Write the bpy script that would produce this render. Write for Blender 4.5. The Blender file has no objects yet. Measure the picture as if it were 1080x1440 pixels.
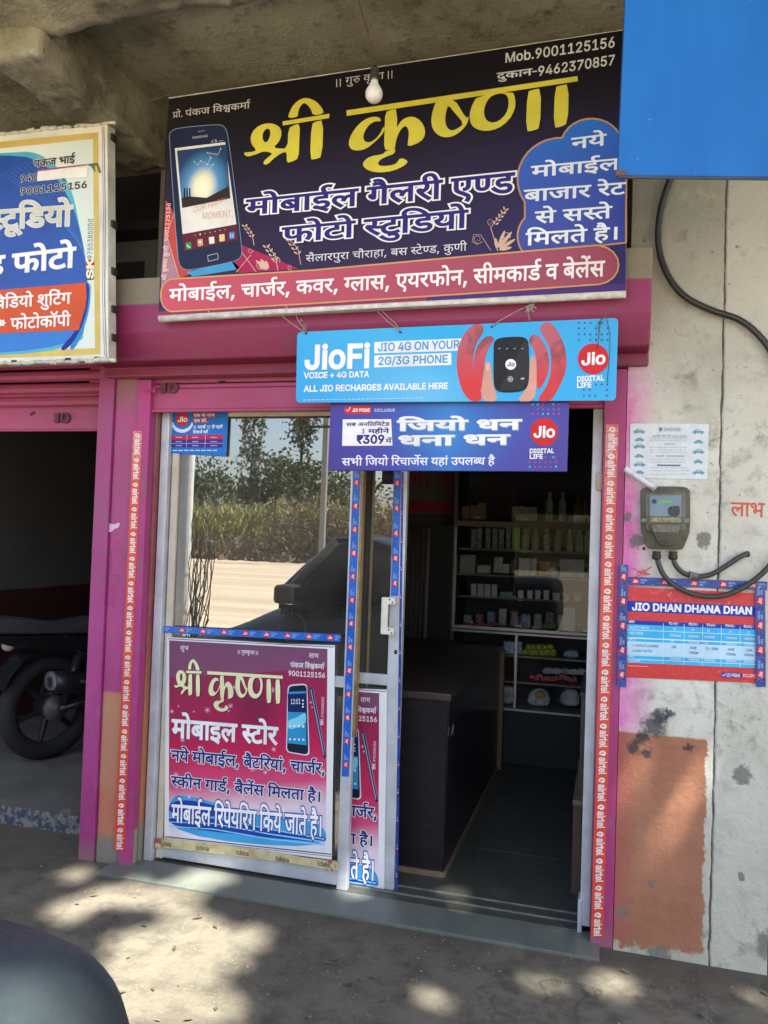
import bpy, math, random
import numpy as np
from mathutils import Vector, Matrix
from mathutils.geometry import delaunay_2d_cdt
from mathutils import noise as mnoise

# ------------------------------------------------------------------ camera, sky, sun, exposure
SC = bpy.context.scene
COL = SC.collection
FPX, YAW, PITCH, ROLL = 1124.3, 0.276701, 0.0284136, 0.0343358      # focal length (px of a 1080 px wide picture) and angles
CAM = np.array([0.0, -3.0, 1.44])
_cy, _sy, _cp, _sp = math.cos(YAW), math.sin(YAW), math.cos(PITCH), math.sin(PITCH)
FW = np.array([-_sy * _cp, _cy * _cp, _sp])
_r = np.array([_cy, _sy, 0.0]); _u = np.cross(_r, FW)
RT = _r * math.cos(ROLL) + _u * math.sin(ROLL)
UP = _u * math.cos(ROLL) - _r * math.sin(ROLL)
cd = bpy.data.cameras.new('camera'); cam = bpy.data.objects.new('camera', cd); COL.objects.link(cam)
cd.sensor_fit = 'HORIZONTAL'; cd.sensor_width = 36.0; cd.lens = 36.0 * FPX / 1080.0
cd.clip_start = 0.02; cd.clip_end = 2000.0
cam.matrix_world = Matrix(((RT[0], UP[0], -FW[0], CAM[0]), (RT[1], UP[1], -FW[1], CAM[1]), (RT[2], UP[2], -FW[2], CAM[2]), (0, 0, 0, 1)))
SC.camera = cam

SUN = Vector((0.41, -0.45, 1.0)).normalized()
W = bpy.data.worlds.new('World'); SC.world = W; W.use_nodes = True
_wn = W.node_tree; _bg = _wn.nodes['Background']
_sky = _wn.nodes.new('ShaderNodeTexSky'); _sky.sky_type = 'NISHITA'; _sky.sun_disc = False
_sky.sun_elevation = math.asin(SUN.z); _sky.sun_rotation = math.atan2(SUN.x, SUN.y)
_sky.dust_density = 2.5; _sky.air_density = 1.0
_wn.links.new(_sky.outputs[0], _bg.inputs[0]); _bg.inputs[1].default_value = 0.10
sd = bpy.data.lights.new('sun', 'SUN'); sd.energy = 5.0; sd.angle = math.radians(0.55); sd.color = (1.0, 0.95, 0.86)
sun = bpy.data.objects.new('sun', sd); COL.objects.link(sun); sun.rotation_euler = SUN.to_track_quat('Z', 'Y').to_euler(); sun.location = (6, -8, 14)
SC.view_settings.view_transform = 'Standard'; SC.view_settings.look = 'None'; SC.view_settings.gamma = 1.0
SC.view_settings.exposure = 2.25
SC.cycles.max_bounces = 10; SC.cycles.diffuse_bounces = 6; SC.cycles.transparent_max_bounces = 12

# ------------------------------------------------------------------ helpers
rnd = random.Random(7)
def ray(x, y): return FW + RT * (x - 540.0) / FPX - UP * (y - 720.0) / FPX
def onY(x, y, Y=0.0):
    d = ray(x, y); return CAM + d * ((Y - CAM[1]) / d[1])
def onZ(x, y, Z=0.0):
    d = ray(x, y); return CAM + d * ((Z - CAM[2]) / d[2])

def tag(o, label=None, cat=None, group=None, kind=None):
    if label: o['label'] = label
    if cat: o['category'] = cat
    if group: o['group'] = group
    if kind: o['kind'] = kind
    return o
def empty(name, loc, label, cat, group=None):
    o = bpy.data.objects.new(name, None); COL.objects.link(o); o.location = loc; o.empty_display_size = 0.05
    return tag(o, label, cat, group)
def adopt(o, p):
    o.parent = p
    q = p; off = Vector((0, 0, 0))
    if p.type == 'EMPTY': off = Vector(p.location)
    o.matrix_parent_inverse = Matrix.Translation(-off)
def link_mesh(name, me, mats, parent=None):
    o = bpy.data.objects.new(name, me); COL.objects.link(o)
    for m in (mats if isinstance(mats, (list, tuple)) else [mats]): me.materials.append(m)
    if parent is not None: adopt(o, parent)
    return o
def copy_tree(o, loc, parent=None):
    c = o.copy(); COL.objects.link(c)
    if parent is not None: c.parent = parent; c.matrix_parent_inverse = o.matrix_parent_inverse.copy()
    else: c.location = loc
    for ch in list(o.children): copy_tree(ch, None, c)
    return c

class MB:
    """collects shapes; build() links them as one mesh object"""
    def __init__(s): s.v = []; s.f = []; s.mi = []; s.cur = 0
    def add(s, vs, fs):
        n = len(s.v); s.v += [tuple(float(c) for c in v) for v in vs]
        for f in fs: s.f.append(tuple(i + n for i in f)); s.mi.append(s.cur)
        return s
    def box(s, x0, x1, y0, y1, z0, z1):
        vs = [(x0, y0, z0), (x1, y0, z0), (x1, y1, z0), (x0, y1, z0), (x0, y0, z1), (x1, y0, z1), (x1, y1, z1), (x0, y1, z1)]
        return s.add(vs, [(0, 3, 2, 1), (4, 5, 6, 7), (0, 1, 5, 4), (1, 2, 6, 5), (2, 3, 7, 6), (3, 0, 4, 7)])
    def obox(s, c, ax, ay, az):
        c, ax, ay, az = map(np.array, (c, ax, ay, az))
        vs = [c + i * ax + j * ay + k * az for k in (-1, 1) for j in (-1, 1) for i in (-1, 1)]
        return s.add(vs, [(0, 2, 3, 1), (4, 5, 7, 6), (0, 1, 5, 4), (1, 3, 7, 5), (3, 2, 6, 7), (2, 0, 4, 6)])
    def prism(s, loop, vec):
        loop = [np.array(p, float) for p in loop]; vec = np.array(vec, float); n = len(loop)
        vs = loop + [p + vec for p in loop]
        fs = [tuple(range(n)), tuple(range(2 * n - 1, n - 1, -1))] + [(i, n + i, n + (i + 1) % n, (i + 1) % n) for i in range(n)]
        return s.add(vs, fs)
    def tube(s, path, r, n=8, caps=True):
        P = [np.array(p, float) for p in path]; R = r if isinstance(r, (list, tuple)) else [r] * len(P)
        T = [P[min(i + 1, len(P) - 1)] - P[max(i - 1, 0)] for i in range(len(P))]
        T = [t / (np.linalg.norm(t) + 1e-12) for t in T]
        a = np.array([0, 0, 1.0]) if abs(T[0][2]) < 0.9 else np.array([1.0, 0, 0])
        U = np.cross(T[0], a); U /= np.linalg.norm(U); vs = []
        for p, t, rr in zip(P, T, R):
            U = U - t * np.dot(U, t); U /= np.linalg.norm(U) + 1e-12; V = np.cross(t, U)
            vs += [p + rr * (U * math.cos(2 * math.pi * k / n) + V * math.sin(2 * math.pi * k / n)) for k in range(n)]
        fs = []
        for i in range(len(P) - 1):
            for k in range(n):
                k2 = (k + 1) % n; fs.append((i * n + k, i * n + k2, (i + 1) * n + k2, (i + 1) * n + k))
        if caps: fs += [tuple(range(n - 1, -1, -1)), tuple(range((len(P) - 1) * n, len(P) * n))]
        return s.add(vs, fs)
    def lathe(s, c, axis, prof, n=20):
        c = np.array(c, float); t = np.array(axis, float); t /= np.linalg.norm(t)
        return s.tube2([c + t * h for r, h in prof], [r for r, h in prof], t, n)
    def tube2(s, P, R, t, n):
        a = np.array([0, 0, 1.0]) if abs(t[2]) < 0.9 else np.array([1.0, 0, 0])
        U = np.cross(t, a); U /= np.linalg.norm(U); V = np.cross(t, U); vs = []; fs = []
        for p, rr in zip(P, R):
            vs += [p + max(rr, 1e-4) * (U * math.cos(2 * math.pi * k / n) + V * math.sin(2 * math.pi * k / n)) for k in range(n)]
        for i in range(len(P) - 1):
            for k in range(n):
                k2 = (k + 1) % n; fs.append((i * n + k, i * n + k2, (i + 1) * n + k2, (i + 1) * n + k))
        fs += [tuple(range(n - 1, -1, -1)), tuple(range((len(P) - 1) * n, len(P) * n))]
        return s.add(vs, fs)
    def build(s, name, mats, parent=None, bevel=0.0, smooth=False, seg=2, sub=0):
        me = bpy.data.meshes.new(name); me.from_pydata(s.v, [], s.f)
        o = link_mesh(name, me, mats, parent)
        if any(s.mi): me.polygons.foreach_set('material_index', s.mi)
        import bmesh
        bm = bmesh.new(); bm.from_mesh(me); bmesh.ops.recalc_face_normals(bm, faces=bm.faces[:]); bm.to_mesh(me); bm.free()
        if smooth: me.polygons.foreach_set('use_smooth', [True] * len(me.polygons))
        if sub:
            md = o.modifiers.new('subdivision', 'SUBSURF'); md.levels = sub; md.render_levels = sub
        if bevel:
            md = o.modifiers.new('bevel', 'BEVEL'); md.width = bevel; md.segments = seg; md.limit_method = 'ANGLE'; md.angle_limit = math.radians(40)
        return o

# ------------------------------------------------------------------ materials
class G:
    def __init__(s, name):
        s.m = bpy.data.materials.new(name); s.m.use_nodes = True; s.t = s.m.node_tree; s.b = s.t.nodes['Principled BSDF']
        s._c = {}
    def n(s, typ, **kw):
        nd = s.t.nodes.new(typ)
        for k, v in kw.items():
            if k.startswith('_'): setattr(nd, k[1:], v)
        return nd
    def put(s, sock, v):
        if hasattr(v, 'is_output'): s.t.links.new(v, sock)
        elif isinstance(v, (tuple, list)) and len(v) == 3 and sock.type == 'RGBA': sock.default_value = (*v, 1)
        else: sock.default_value = v
    def co(s, which='Object'):
        if 'tc' not in s._c: s._c['tc'] = s.n('ShaderNodeTexCoord')
        return s._c['tc'].outputs[which]
    def xyz(s, which='Object'):
        if which not in s._c:
            q = s.n('ShaderNodeSeparateXYZ'); s.t.links.new(s.co(which), q.inputs[0]); s._c[which] = q
        return s._c[which].outputs
    def scaled(s, v, sc):
        q = s.n('ShaderNodeMapping'); s.t.links.new(v, q.inputs[0]); q.inputs['Scale'].default_value = sc; return q.outputs[0]
    def noise(s, scale, detail=4, rough=0.55, co=None, dist=0.0):
        q = s.n('ShaderNodeTexNoise'); s.t.links.new(co or s.co(), q.inputs['Vector'])
        q.inputs['Scale'].default_value = scale; q.inputs['Detail'].default_value = detail; q.inputs['Roughness'].default_value = rough
        q.inputs['Distortion'].default_value = dist
        return q.outputs[0]
    def voro(s, scale, co=None, feat='F1'):
        q = s.n('ShaderNodeTexVoronoi'); q.feature = feat; s.t.links.new(co or s.co(), q.inputs['Vector']); q.inputs['Scale'].default_value = scale
        return q.outputs[0]
    def math(s, op, a, b=0.0, c=0.0):
        q = s.n('ShaderNodeMath', _operation=op); s.put(q.inputs[0], a); s.put(q.inputs[1], b); s.put(q.inputs[2], c); return q.outputs[0]
    def step(s, v, lo, hi, a=0.0, b=1.0):
        q = s.n('ShaderNodeMapRange'); q.clamp = True; s.put(q.inputs[0], v)
        q.inputs[1].default_value = lo; q.inputs[2].default_value = hi; q.inputs[3].default_value = a; q.inputs[4].default_value = b
        return q.outputs[0]
    def mix(s, f, a, b, mode='MIX'):
        q = s.n('ShaderNodeMix'); q.data_type = 'RGBA'; q.blend_type = mode
        s.put(q.inputs[0], f); s.put(q.inputs[6], a); s.put(q.inputs[7], b); return q.outputs[2]
    def ramp(s, f, stops, interp='LINEAR'):
        q = s.n('ShaderNodeValToRGB'); s.put(q.inputs[0], f); e = q.color_ramp; e.interpolation = interp
        while len(e.elements) < len(stops): e.elements.new(0.5)
        for el, (p, c) in zip(e.elements, stops): el.position = p; el.color = (*c, 1)
        return q.outputs[0]
    def dot(s, x, z, r, soft=0.3, wob=0.02, sc=18):
        """a stain or patch of its own shape round the point (x, z) of an upright wall"""
        X, Y, Z = s.xyz()
        dx = s.math('SUBTRACT', X, x); dz = s.math('SUBTRACT', Z, z)
        d = s.math('SQRT', s.math('ADD', s.math('MULTIPLY', dx, dx), s.math('MULTIPLY', dz, dz)))
        k = ('w', sc)
        if k not in s._c: s._c[k] = s.math('SUBTRACT', s.noise(sc, 3), 0.5)
        d = s.math('ADD', d, s.math('MULTIPLY', s._c[k], wob * 4))
        return s.step(d, r, r * (1 - soft), 0.0, 1.0)
    def out(s, col=None, rough=None, bump=None, bstr=0.3, bdist=0.01, metal=None, spec=None):
        if col is not None: s.put(s.b.inputs['Base Color'], col)
        if rough is not None: s.put(s.b.inputs['Roughness'], rough)
        if metal is not None: s.put(s.b.inputs['Metallic'], metal)
        if spec is not None: s.put(s.b.inputs['Specular IOR Level'], spec)
        if bump is not None:
            q = s.n('ShaderNodeBump'); q.inputs['Strength'].default_value = bstr; q.inputs['Distance'].default_value = bdist
            s.t.links.new(bump, q.inputs['Height']); s.t.links.new(q.outputs[0], s.b.inputs['Normal'])
        return s.m
def hx(h):
    h = h.lstrip('#'); v = [int(h[i:i + 2], 16) / 255 for i in (0, 2, 4)]
    return tuple(c / 12.92 if c <= 0.04045 else ((c + 0.055) / 1.055) ** 2.4 for c in v)
def lighten(c, k): return tuple(min(1, x * k) for x in c)
_pc = {}
def plain(c, rough=0.5, metal=0.0, var=0.18, scale=12, bump=0.0, spec=0.5):
    """a painted or printed surface: one colour with slight wear"""
    if isinstance(c, str): c = hx(c)
    k = (tuple(round(x, 4) for x in c), rough, metal, var, scale, bump, spec)
    if k not in _pc:
        g = G('paint'); f = g.noise(scale, 5, 0.6)
        col = g.mix(g.step(f, 0.3, 0.72), lighten(c, 1 - var), lighten(c, 1 + var * 0.6))
        _pc[k] = g.out(col, g.step(f, 0.2, 0.8, max(0.05, rough - 0.1), min(1, rough + 0.12)), bump=g.noise(scale * (6 if bump > 0.1 else 2.5), 4) if bump else None, bstr=bump, metal=metal, spec=spec)
    return _pc[k]
def ink(c): return plain(c, 0.5, var=0.16, scale=7, bump=0.07, spec=0.25)

# ------------------------------------------------------------------ flat printed shapes and lettering
# letter outlines as plain step numbers (x step * 2 + on-curve flag, y step), 400 units to the em
GLYPH_STEPS = [
[[195,16,-37,27,203,60,-46,5,-76,11,-29,7,-34,-12,-74,-22,-37,-11,-37,27,34,8,60,17,31,9,-42,15,-32,29,1,15,0,21,68,31,59,0,52,0,70,-29,1,-24,0,-17,-36,-28,-27,-11,34,-6,96,-12,45,-2,1,96,-61,0,1,29,211,0,1,-29,-83,0,1,-220,-63,0,1,94],[135,199,0,-10,28,-21,37,-11,26,9,30,22,1,12,0,14,-32,12,-25,0,-24,0,-38,-13]],
[[-147,246,-14,14,-14,26,1,13,0,26,68,33,61,0,48,0,64,-22,46,-49,21,-38,89,0,1,-29,-81,0,1,-220,-63,0,1,220,-71,0,1,29,71,0,-22,41,-50,40,-43,0,-32,0,-34,-20,1,-17,0,-13,16,-22,13,-12]],
[],
[[623,220,-259,0,1,-80,38,20,57,0,52,0,64,-34,1,-30,0,-19,-24,-41,-27,-20,-55,16,20,13,24,33,1,17,0,19,-30,18,-27,0,-44,0,-43,-29,1,-103,-65,0,1,70,-18,-8,-58,-15,-39,0,-36,0,-68,15,-40,31,1,23,0,32,88,38,73,0,18,0,46,-3,13,-1,-5,-30,-12,2,-40,2,-13,0,-48,0,-50,-20,1,-19,0,-21,48,-21,33,0,36,0,54,17,25,12,1,116,-295,0,1,29,623,0]],
[[23,-93,-20,-5,-54,-9,-31,0,-60,0,-68,31,1,26,0,22,70,33,71,2,7,-26,-46,-3,-42,-18,1,-13,0,-13,40,-13,27,0,24,0,38,6,29,7]],
[[329,114,29,-27,-32,-11,-68,-18,-51,0,-32,0,-52,11,-17,9,-20,10,-18,30,1,25,1,77,-63,0,1,29,313,0,1,-29,-147,0],[211,87,20,0,40,6,19,5,-159,105,1,-55,0,-17,4,-19,10,-12,11,-4,18,-9]],
[[509,220,1,-220,-65,0,1,220,-105,0,1,-92,0,-16,-14,-24,-13,-9,-16,-10,-54,-11,-37,0,-74,0,-33,24,-14,9,-14,28,1,22,1,79,-63,0,1,29,591,0,1,-29],[201,87,40,0,17,13,10,6,6,18,1,17,1,79,-143,0,1,-79,0,-15,6,-19,9,-7,10,-6,26,-7]],
[[137,220,1,-220,-63,0,1,220,-71,0,1,29,219,0,1,-29]],
[[37,21,137,40,-44,4,-25,13,-20,10,-18,30,1,25,1,77,-63,0,1,29,467,0,1,-29,-81,0,1,-220,-65,0,1,77,-243,-82],[319,220,-189,0,1,-72,0,-17,4,-19,12,-12,9,-4,18,-9,41,0,30,0,58,15,21,10]],
[[137,220,1,-220,-63,0,1,220,-71,0,1,29,219,0,1,-29],[73,246,-16,32,-34,36,-40,15,-25,0,-18,0,-28,-3,-9,-2,-19,29,32,5,41,0,44,0,64,-20,50,-49,23,-43]],
[[59,22,0,14,28,12,21,0,22,0,28,-12,1,-14,0,-15,-28,-13,-21,0,-20,0,-28,13]],
[[385,220,1,-220,-65,0,1,76,-22,-7,-56,-11,-35,0,-32,0,-52,11,-17,9,-20,10,-18,30,1,25,1,77,-63,0,1,29,467,0,1,-29],[319,220,-189,0,1,-72,0,-17,4,-19,12,-12,9,-4,18,-9,41,0,32,0,56,15,21,10]],
[[-147,309,0,9,26,14,19,0,18,0,26,-14,1,-9,0,-10,-26,-13,-17,0,-18,0,-26,13]],
[[523,220,1,-220,-63,0,1,148,-109,0,-32,0,-13,1,30,-12,34,-32,1,-18,0,-18,-32,-25,-54,-12,-31,0,-42,0,-78,24,-70,57,-33,47,59,10,36,-53,80,-56,47,0,26,0,34,14,1,16,0,17,-50,32,-35,11,25,25,217,0,1,44,-457,0,1,29,607,0,1,-29]],
[[73,220,-71,0,1,29,65,0,-10,9,-12,20,1,12,0,31,94,37,77,0,114,0,174,-61,65,-51,-67,0,-122,84,-147,0,-56,0,-62,-24,1,-20,0,-12,14,-18,11,-7,87,0,1,-29,-81,0,1,-220,-63,0]],
[[457,220,-81,0,1,-220,-63,0,1,66,-22,-7,-60,-12,-41,0,-42,0,-68,17,-40,30,1,20,0,35,92,37,77,0,10,0,32,-2,30,-1,9,-1,-3,-30,-16,2,-38,2,-17,0,-50,0,-56,-21,1,-20,0,-21,50,-19,37,0,42,0,60,18,21,11,1,116,-309,0,1,29,457,0]],
[[487,220,1,-275,-65,0,1,31,-18,-6,-54,-8,-31,0,-40,0,-60,16,-36,28,1,18,0,29,80,33,65,0,14,0,46,-2,13,-2,-5,-28,-12,2,-32,2,-13,0,-42,0,-46,-18,1,-17,0,-17,46,-16,37,0,30,0,48,11,17,7,1,91,-56,2,-114,15,-43,10,-34,-12,-74,-22,-37,-11,-37,27,34,8,60,17,31,9,-42,15,-32,29,1,15,0,21,68,31,59,0,52,0,70,-29,1,-24,0,-17,-36,-28,-27,-11,66,-12,99,-4,1,92,-49,0,1,29,199,0,1,-29],[199,157,26,9,30,22,1,12,0,14,-32,12,-25,0,-24,0,-38,-13,1,-14,0,-10,28,-21]],
[[409,220,1,-220,-65,0,1,100,-175,0,1,-15,0,-13,-24,-12,-13,0,-16,0,-34,10,-28,16,-18,18,1,7,0,7,20,10,29,0,21,0,1,92,-99,0,1,29,491,0,1,-29],[343,220,-175,0,1,-92,177,0]],
[[-151,246,-16,14,-24,30,1,15,0,27,72,26,53,0,26,0,42,-5,17,-4,-15,-27,-14,4,-30,5,-17,0,-32,0,-34,-18,1,-14,0,-13,22,-26,21,-14]],
[[167,220,1,-126,0,-11,-20,-12,-17,0,-20,0,-44,17,-32,24,1,11,0,9,22,12,29,0,21,0,1,76,-101,0,1,29,463,0,1,-29,-81,0,1,-220,-65,0,1,220]],
[[-197,-5,42,9,49,0,60,0,66,-30,1,-26,0,-24,-74,-31,-69,0,-78,0,-112,37,-47,30,49,17,32,-19,56,-25,64,-11,39,0,86,0,1,29,0,13,-40,13,-23,0,-22,0,-34,-4,-17,-5]],
[[417,118,0,-18,-28,-35,-21,-15,-57,17,16,9,26,28,1,14,0,14,-26,16,-27,0,-28,0,-23,-8,-18,-13,-58,-18,-33,-7,36,-21,94,-45,53,-19,-43,-22,-46,20,-84,40,-64,35,-17,12,-18,13,-10,14,1,7,0,8,24,13,29,0,20,0,28,-9,13,-8,32,8,28,24,1,15,0,9,-8,18,-3,6,-191,0,1,29,463,0,1,-29,-205,0,12,-14,1,-23,0,-6,1,-5,20,4,27,0,42,0,60,-29]],
[[237,-5,32,7,35,2,-8,7,-14,13,-5,5,-10,-1,-22,-1,-11,0,-34,0,-68,9,-56,18,-36,32,1,23,0,17,26,26,21,8,26,12,76,10,49,0,5,0,1,38,-235,0,1,29,429,0,1,-29,-127,0,1,-66,-37,0,-46,0,-58,-6,-19,-6,-18,-6,-20,-18,1,-13,0,-21,64,-28,67,0,4,0,10,0,7,0,-6,8,1,6,0,14,34,12,21,0,34,0,36,-20,1,-11,0,-13,-22,-14,-17,-4,8,-7,18,-15,15,-10,40,-5,44,-28,1,-21,0,-24,-74,-31,-67,0,-78,0,-112,37,-47,30,49,17,32,-19,56,-25,62,-11,41,0,84,0,1,29,0,13,-38,13,-25,0,-22,0,-34,-4,-15,-5]],
[[1,249,457,0,1,-29,-83,0,1,-220,-63,0,1,119,-143,0,1,-21,0,-12,-24,-11,-17,0,-18,0,-44,17,-30,24,1,11,0,9,22,12,27,0,231,0,1,72,-307,0]],
[[41,135,193,0,1,-33,-191,0]],
[[469,220,-81,0,1,-220,-65,0,1,66,-20,-7,-62,-12,-45,0,-44,0,-72,17,-40,30,1,20,0,35,98,37,79,0,12,0,32,-2,30,-1,11,-1,-5,-28,-16,2,-40,2,-19,0,-16,0,-13,-1,109,-67,16,5,13,7,1,118,-319,0,1,29,469,0],[103,115,0,-21,54,-20,39,0,14,0,26,2,13,2,-111,70,-32,-11]],
[[217,89,-22,0,-46,-6,-19,-4,-36,11,-52,30,1,21,0,11,16,16,15,5,18,7,50,6,39,0,77,0,1,34,-251,0,1,29,405,0,1,-29,-87,0,1,-62,-147,0,-24,0,-20,-3,-7,-3,-12,-4,1,-9,0,-10,22,-13,15,-5,36,7,45,0,60,0,78,-30,1,-26,0,-26,-66,-30,-59,-4,22,-5,50,-9,29,-4,-25,-28,-46,10,-84,23,-35,11,-46,2,-56,11,1,13,0,9,22,11,21,0,16,0,36,-8,25,-10,10,-1,11,0,56,0,60,17,1,17,0,13,-38,15],[235,246,-16,14,-24,30,1,15,0,27,72,26,53,0,26,0,44,-5,17,-4,-17,-27,-14,4,-30,5,-17,0,-32,0,-34,-18,1,-14,0,-13,22,-26,21,-14]],
[[1,220,1,29,555,0,1,-29,-81,0,1,-220,-65,0,1,142,-4,0,-5,0,-20,0,-40,-9,-36,-25,-15,-25,-59,10,8,18,17,14,-18,7,-38,9,-23,0,-32,0,-36,-18,1,-15,0,-15,36,-27,64,-30,49,-20,-43,-21,-46,20,-78,37,-44,37,1,21,0,21,40,27,58,12,31,0,34,0,58,-11,29,-11,46,22,71,0,4,0,3,0,1,50]],
[[-143,246,-20,16,-36,15,-36,4,-19,0,-16,0,-34,-5,-15,-3,-19,27,18,4,40,5,25,0,36,0,56,-17,19,-15,5,1,-16,20,-30,23,-36,10,-23,0,-20,0,-26,-3,-9,-3,-19,28,32,5,43,0,42,0,64,-20,50,-49,23,-43]],
[[317,17,-43,-22,-46,20,-84,40,-64,35,-17,12,-18,13,-10,14,1,7,0,8,24,13,29,0,20,0,28,-9,13,-8,32,8,28,24,1,15,0,9,-8,18,-3,6,-191,0,1,29,341,0,1,-29,-83,0,12,-14,1,-23,0,-22,-34,-30,-62,-21,-37,-8,36,-21,94,-45]],
[[455,220,-73,0,1,-68,0,-20,-12,-24,-15,-10,-28,-19,-65,-2,-11,29,18,2,24,4,9,5,10,5,8,14,1,16,1,68,-185,0,1,-79,0,-18,4,-23,16,-16,32,-12,29,-8,89,-25,50,-14,42,-26,1,-20,0,-16,-26,-29,-9,-8,-57,17,10,8,18,18,1,9,0,8,-12,11,-38,14,-39,11,-69,20,-30,10,-44,19,-11,14,-12,14,1,27,1,94,-63,0,1,29,455,0]],
[[201,58,-74,0,-33,24,-14,9,-14,28,1,22,1,79,-63,0,1,29,385,0,1,-29,-47,0,1,-92,0,-16,-14,-24,-13,-9,-16,-10,-54,-11],[201,87,40,0,17,13,10,6,6,18,1,17,1,79,-143,0,1,-79,0,-15,6,-19,9,-7,10,-6,26,-7]],
[[287,89,-22,0,-48,-6,-17,-4,-38,11,-50,30,1,21,0,11,16,16,15,5,18,7,50,6,39,0,75,0,1,34,-319,0,1,29,475,0,1,-29,-87,0,1,-62,-147,0,-24,0,-22,-3,-5,-3,-12,-4,1,-9,0,-10,22,-13,13,-5,38,7,45,0,58,0,80,-30,1,-26,0,-27,-80,-35,-77,0,-78,0,-124,35,-47,28,49,20,46,-27,96,-26,61,0,92,0,1,31,0,14,-38,14]],
[[369,220,1,-80,20,9,46,11,29,0,52,0,66,-34,1,-30,0,-19,-24,-41,-27,-20,-57,16,20,13,26,33,1,17,0,19,-32,18,-27,0,-42,0,-45,-29,1,-103,-63,0,1,77,-20,-7,-52,-12,-33,0,-32,0,-50,12,-15,9,-20,11,-16,29,1,23,1,78,-63,0,1,29,629,0,1,-29],[129,220,1,-76,0,-22,10,-19,13,-7,16,-9,33,0,34,0,50,13,23,11,1,109]],
[[417,220,-119,0,1,-80,-43,0,-38,0,-50,-7,-19,-6,-44,-15,1,-26,0,-19,36,-25,56,-12,35,0,44,0,60,10,35,8,23,-29,-36,-8,-78,-11,-43,0,-54,0,-88,21,-50,39,1,28,0,26,56,36,88,18,51,0,3,0,1,52,-231,0,1,29,417,0]],
[[297,129,24,0,40,2,23,2,7,-29,-20,-2,-40,-2,-23,0,-34,0,-74,6,-25,5,-16,-5,-19,-5,32,-21,90,-44,49,-19,-43,-22,-44,20,-80,40,-60,35,-17,12,-18,13,-8,14,1,7,0,8,24,13,29,0,20,0,28,-9,13,-8,18,8,12,23,1,12,0,12,-8,19,-5,6,-159,0,1,29,323,0,1,-29,-97,0,6,-6,8,-19,1,-12,0,-17,-14,-24,-13,-9,42,-4]],
[[477,249,1,-29,-83,0,1,-220,-63,0,1,72,-22,-8,-62,-11,-41,0,-72,0,-88,48,-11,40,50,5,48,19,1,18,0,11,-18,19,-11,7,-97,0,1,29],[105,120,16,-19,48,-20,41,0,40,0,58,17,23,12,1,110,-159,0,24,-20,1,-22,0,-43]],
[[471,220,1,-220,-65,0,1,106,-22,-3,-46,-3,-31,0,-34,0,-74,6,-25,5,-16,-5,-19,-5,32,-21,90,-44,49,-19,-43,-22,-44,20,-80,40,-60,35,-17,12,-18,13,-8,14,1,7,0,8,24,13,29,0,20,0,28,-9,13,-8,18,8,12,23,1,12,0,12,-8,19,-5,6,-159,0,1,29,553,0,1,-29],[297,129,30,0,52,3,27,4,1,84,-179,0,6,-6,8,-19,1,-12,0,-17,-14,-24,-13,-9,42,-4]],
[[521,220,-83,0,1,-220,-63,0,1,66,-20,-7,-58,-12,-39,0,-62,0,-80,35,1,28,0,12,20,20,17,6,-117,0,1,28,235,0,16,0,28,0,5,0,-5,-28,-25,0,-46,0,-58,-20,1,-18,0,-18,48,-17,31,0,40,0,56,17,23,12,1,116,-371,0,1,29,521,0]],
[[137,220,1,-220,-63,0,1,220,-71,0,1,29,219,0,1,-29],[65,246,-22,16,-36,15,-34,4,-19,0,-16,0,-34,-5,-15,-3,-21,27,20,4,40,5,23,0,36,0,56,-17,21,-15,3,1,-16,20,-30,23,-34,10,-25,0,-18,0,-26,-3,-11,-3,-17,28,32,5,41,0,44,0,64,-20,50,-49,23,-43]],
[[257,28,30,4,36,14,1,13,0,15,-46,18,-51,0,-56,0,-58,-23,1,-19,0,-13,18,-23,58,-28,57,-22,-43,-21,-72,29,-80,49,1,31,0,15,26,24,21,8,-16,7,-20,21,1,14,0,11,16,16,13,5,20,7,46,6,35,0,105,0,1,34,-287,0,1,29,437,0,1,-29,-81,0,1,-62,-169,0,-24,0,-22,-3,-5,-3,-12,-4,1,-9,0,-8,16,-13,11,-4,38,6,45,0,54,0,70,-17,32,-27,1,-15,0,-23,-54,-30,-51,-7]],
[[37,-52,12,24,22,54,7,20,79,0,7,-4,-12,-21,-38,-51,-19,-22]],
[[-135,246,-16,32,-32,36,-40,15,-27,0,-18,0,-26,-3,-11,-2,-19,29,32,5,43,0,42,0,64,-20,50,-49,23,-43]],
[[167,220,1,-126,0,-11,-20,-12,-17,0,-20,0,-44,17,-32,24,1,11,0,9,22,12,29,0,21,0,1,76,-101,0,1,29,237,0,1,-29]],
[[-135,246,-16,32,-32,36,-40,15,-27,0,-18,0,-26,-3,-11,-2,-19,29,32,5,43,0,42,0,64,-20,50,-49,23,-43],[-89,328,0,10,26,14,19,0,18,0,26,-14,1,-10,0,-9,-26,-14,-17,0,-18,0,-26,14]],
[[385,220,1,-220,-63,0,1,131,-87,0,-48,0,-48,-5,-15,-6,-20,-8,1,-17,0,-20,60,-36,57,-23,-41,-21,-38,16,-62,32,-38,35,1,19,0,14,22,22,17,7,24,10,66,10,55,0,103,0,1,60,-319,0,1,29,469,0,1,-29]],
[[157,249,65,0,1,-249,-63,0]],
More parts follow.
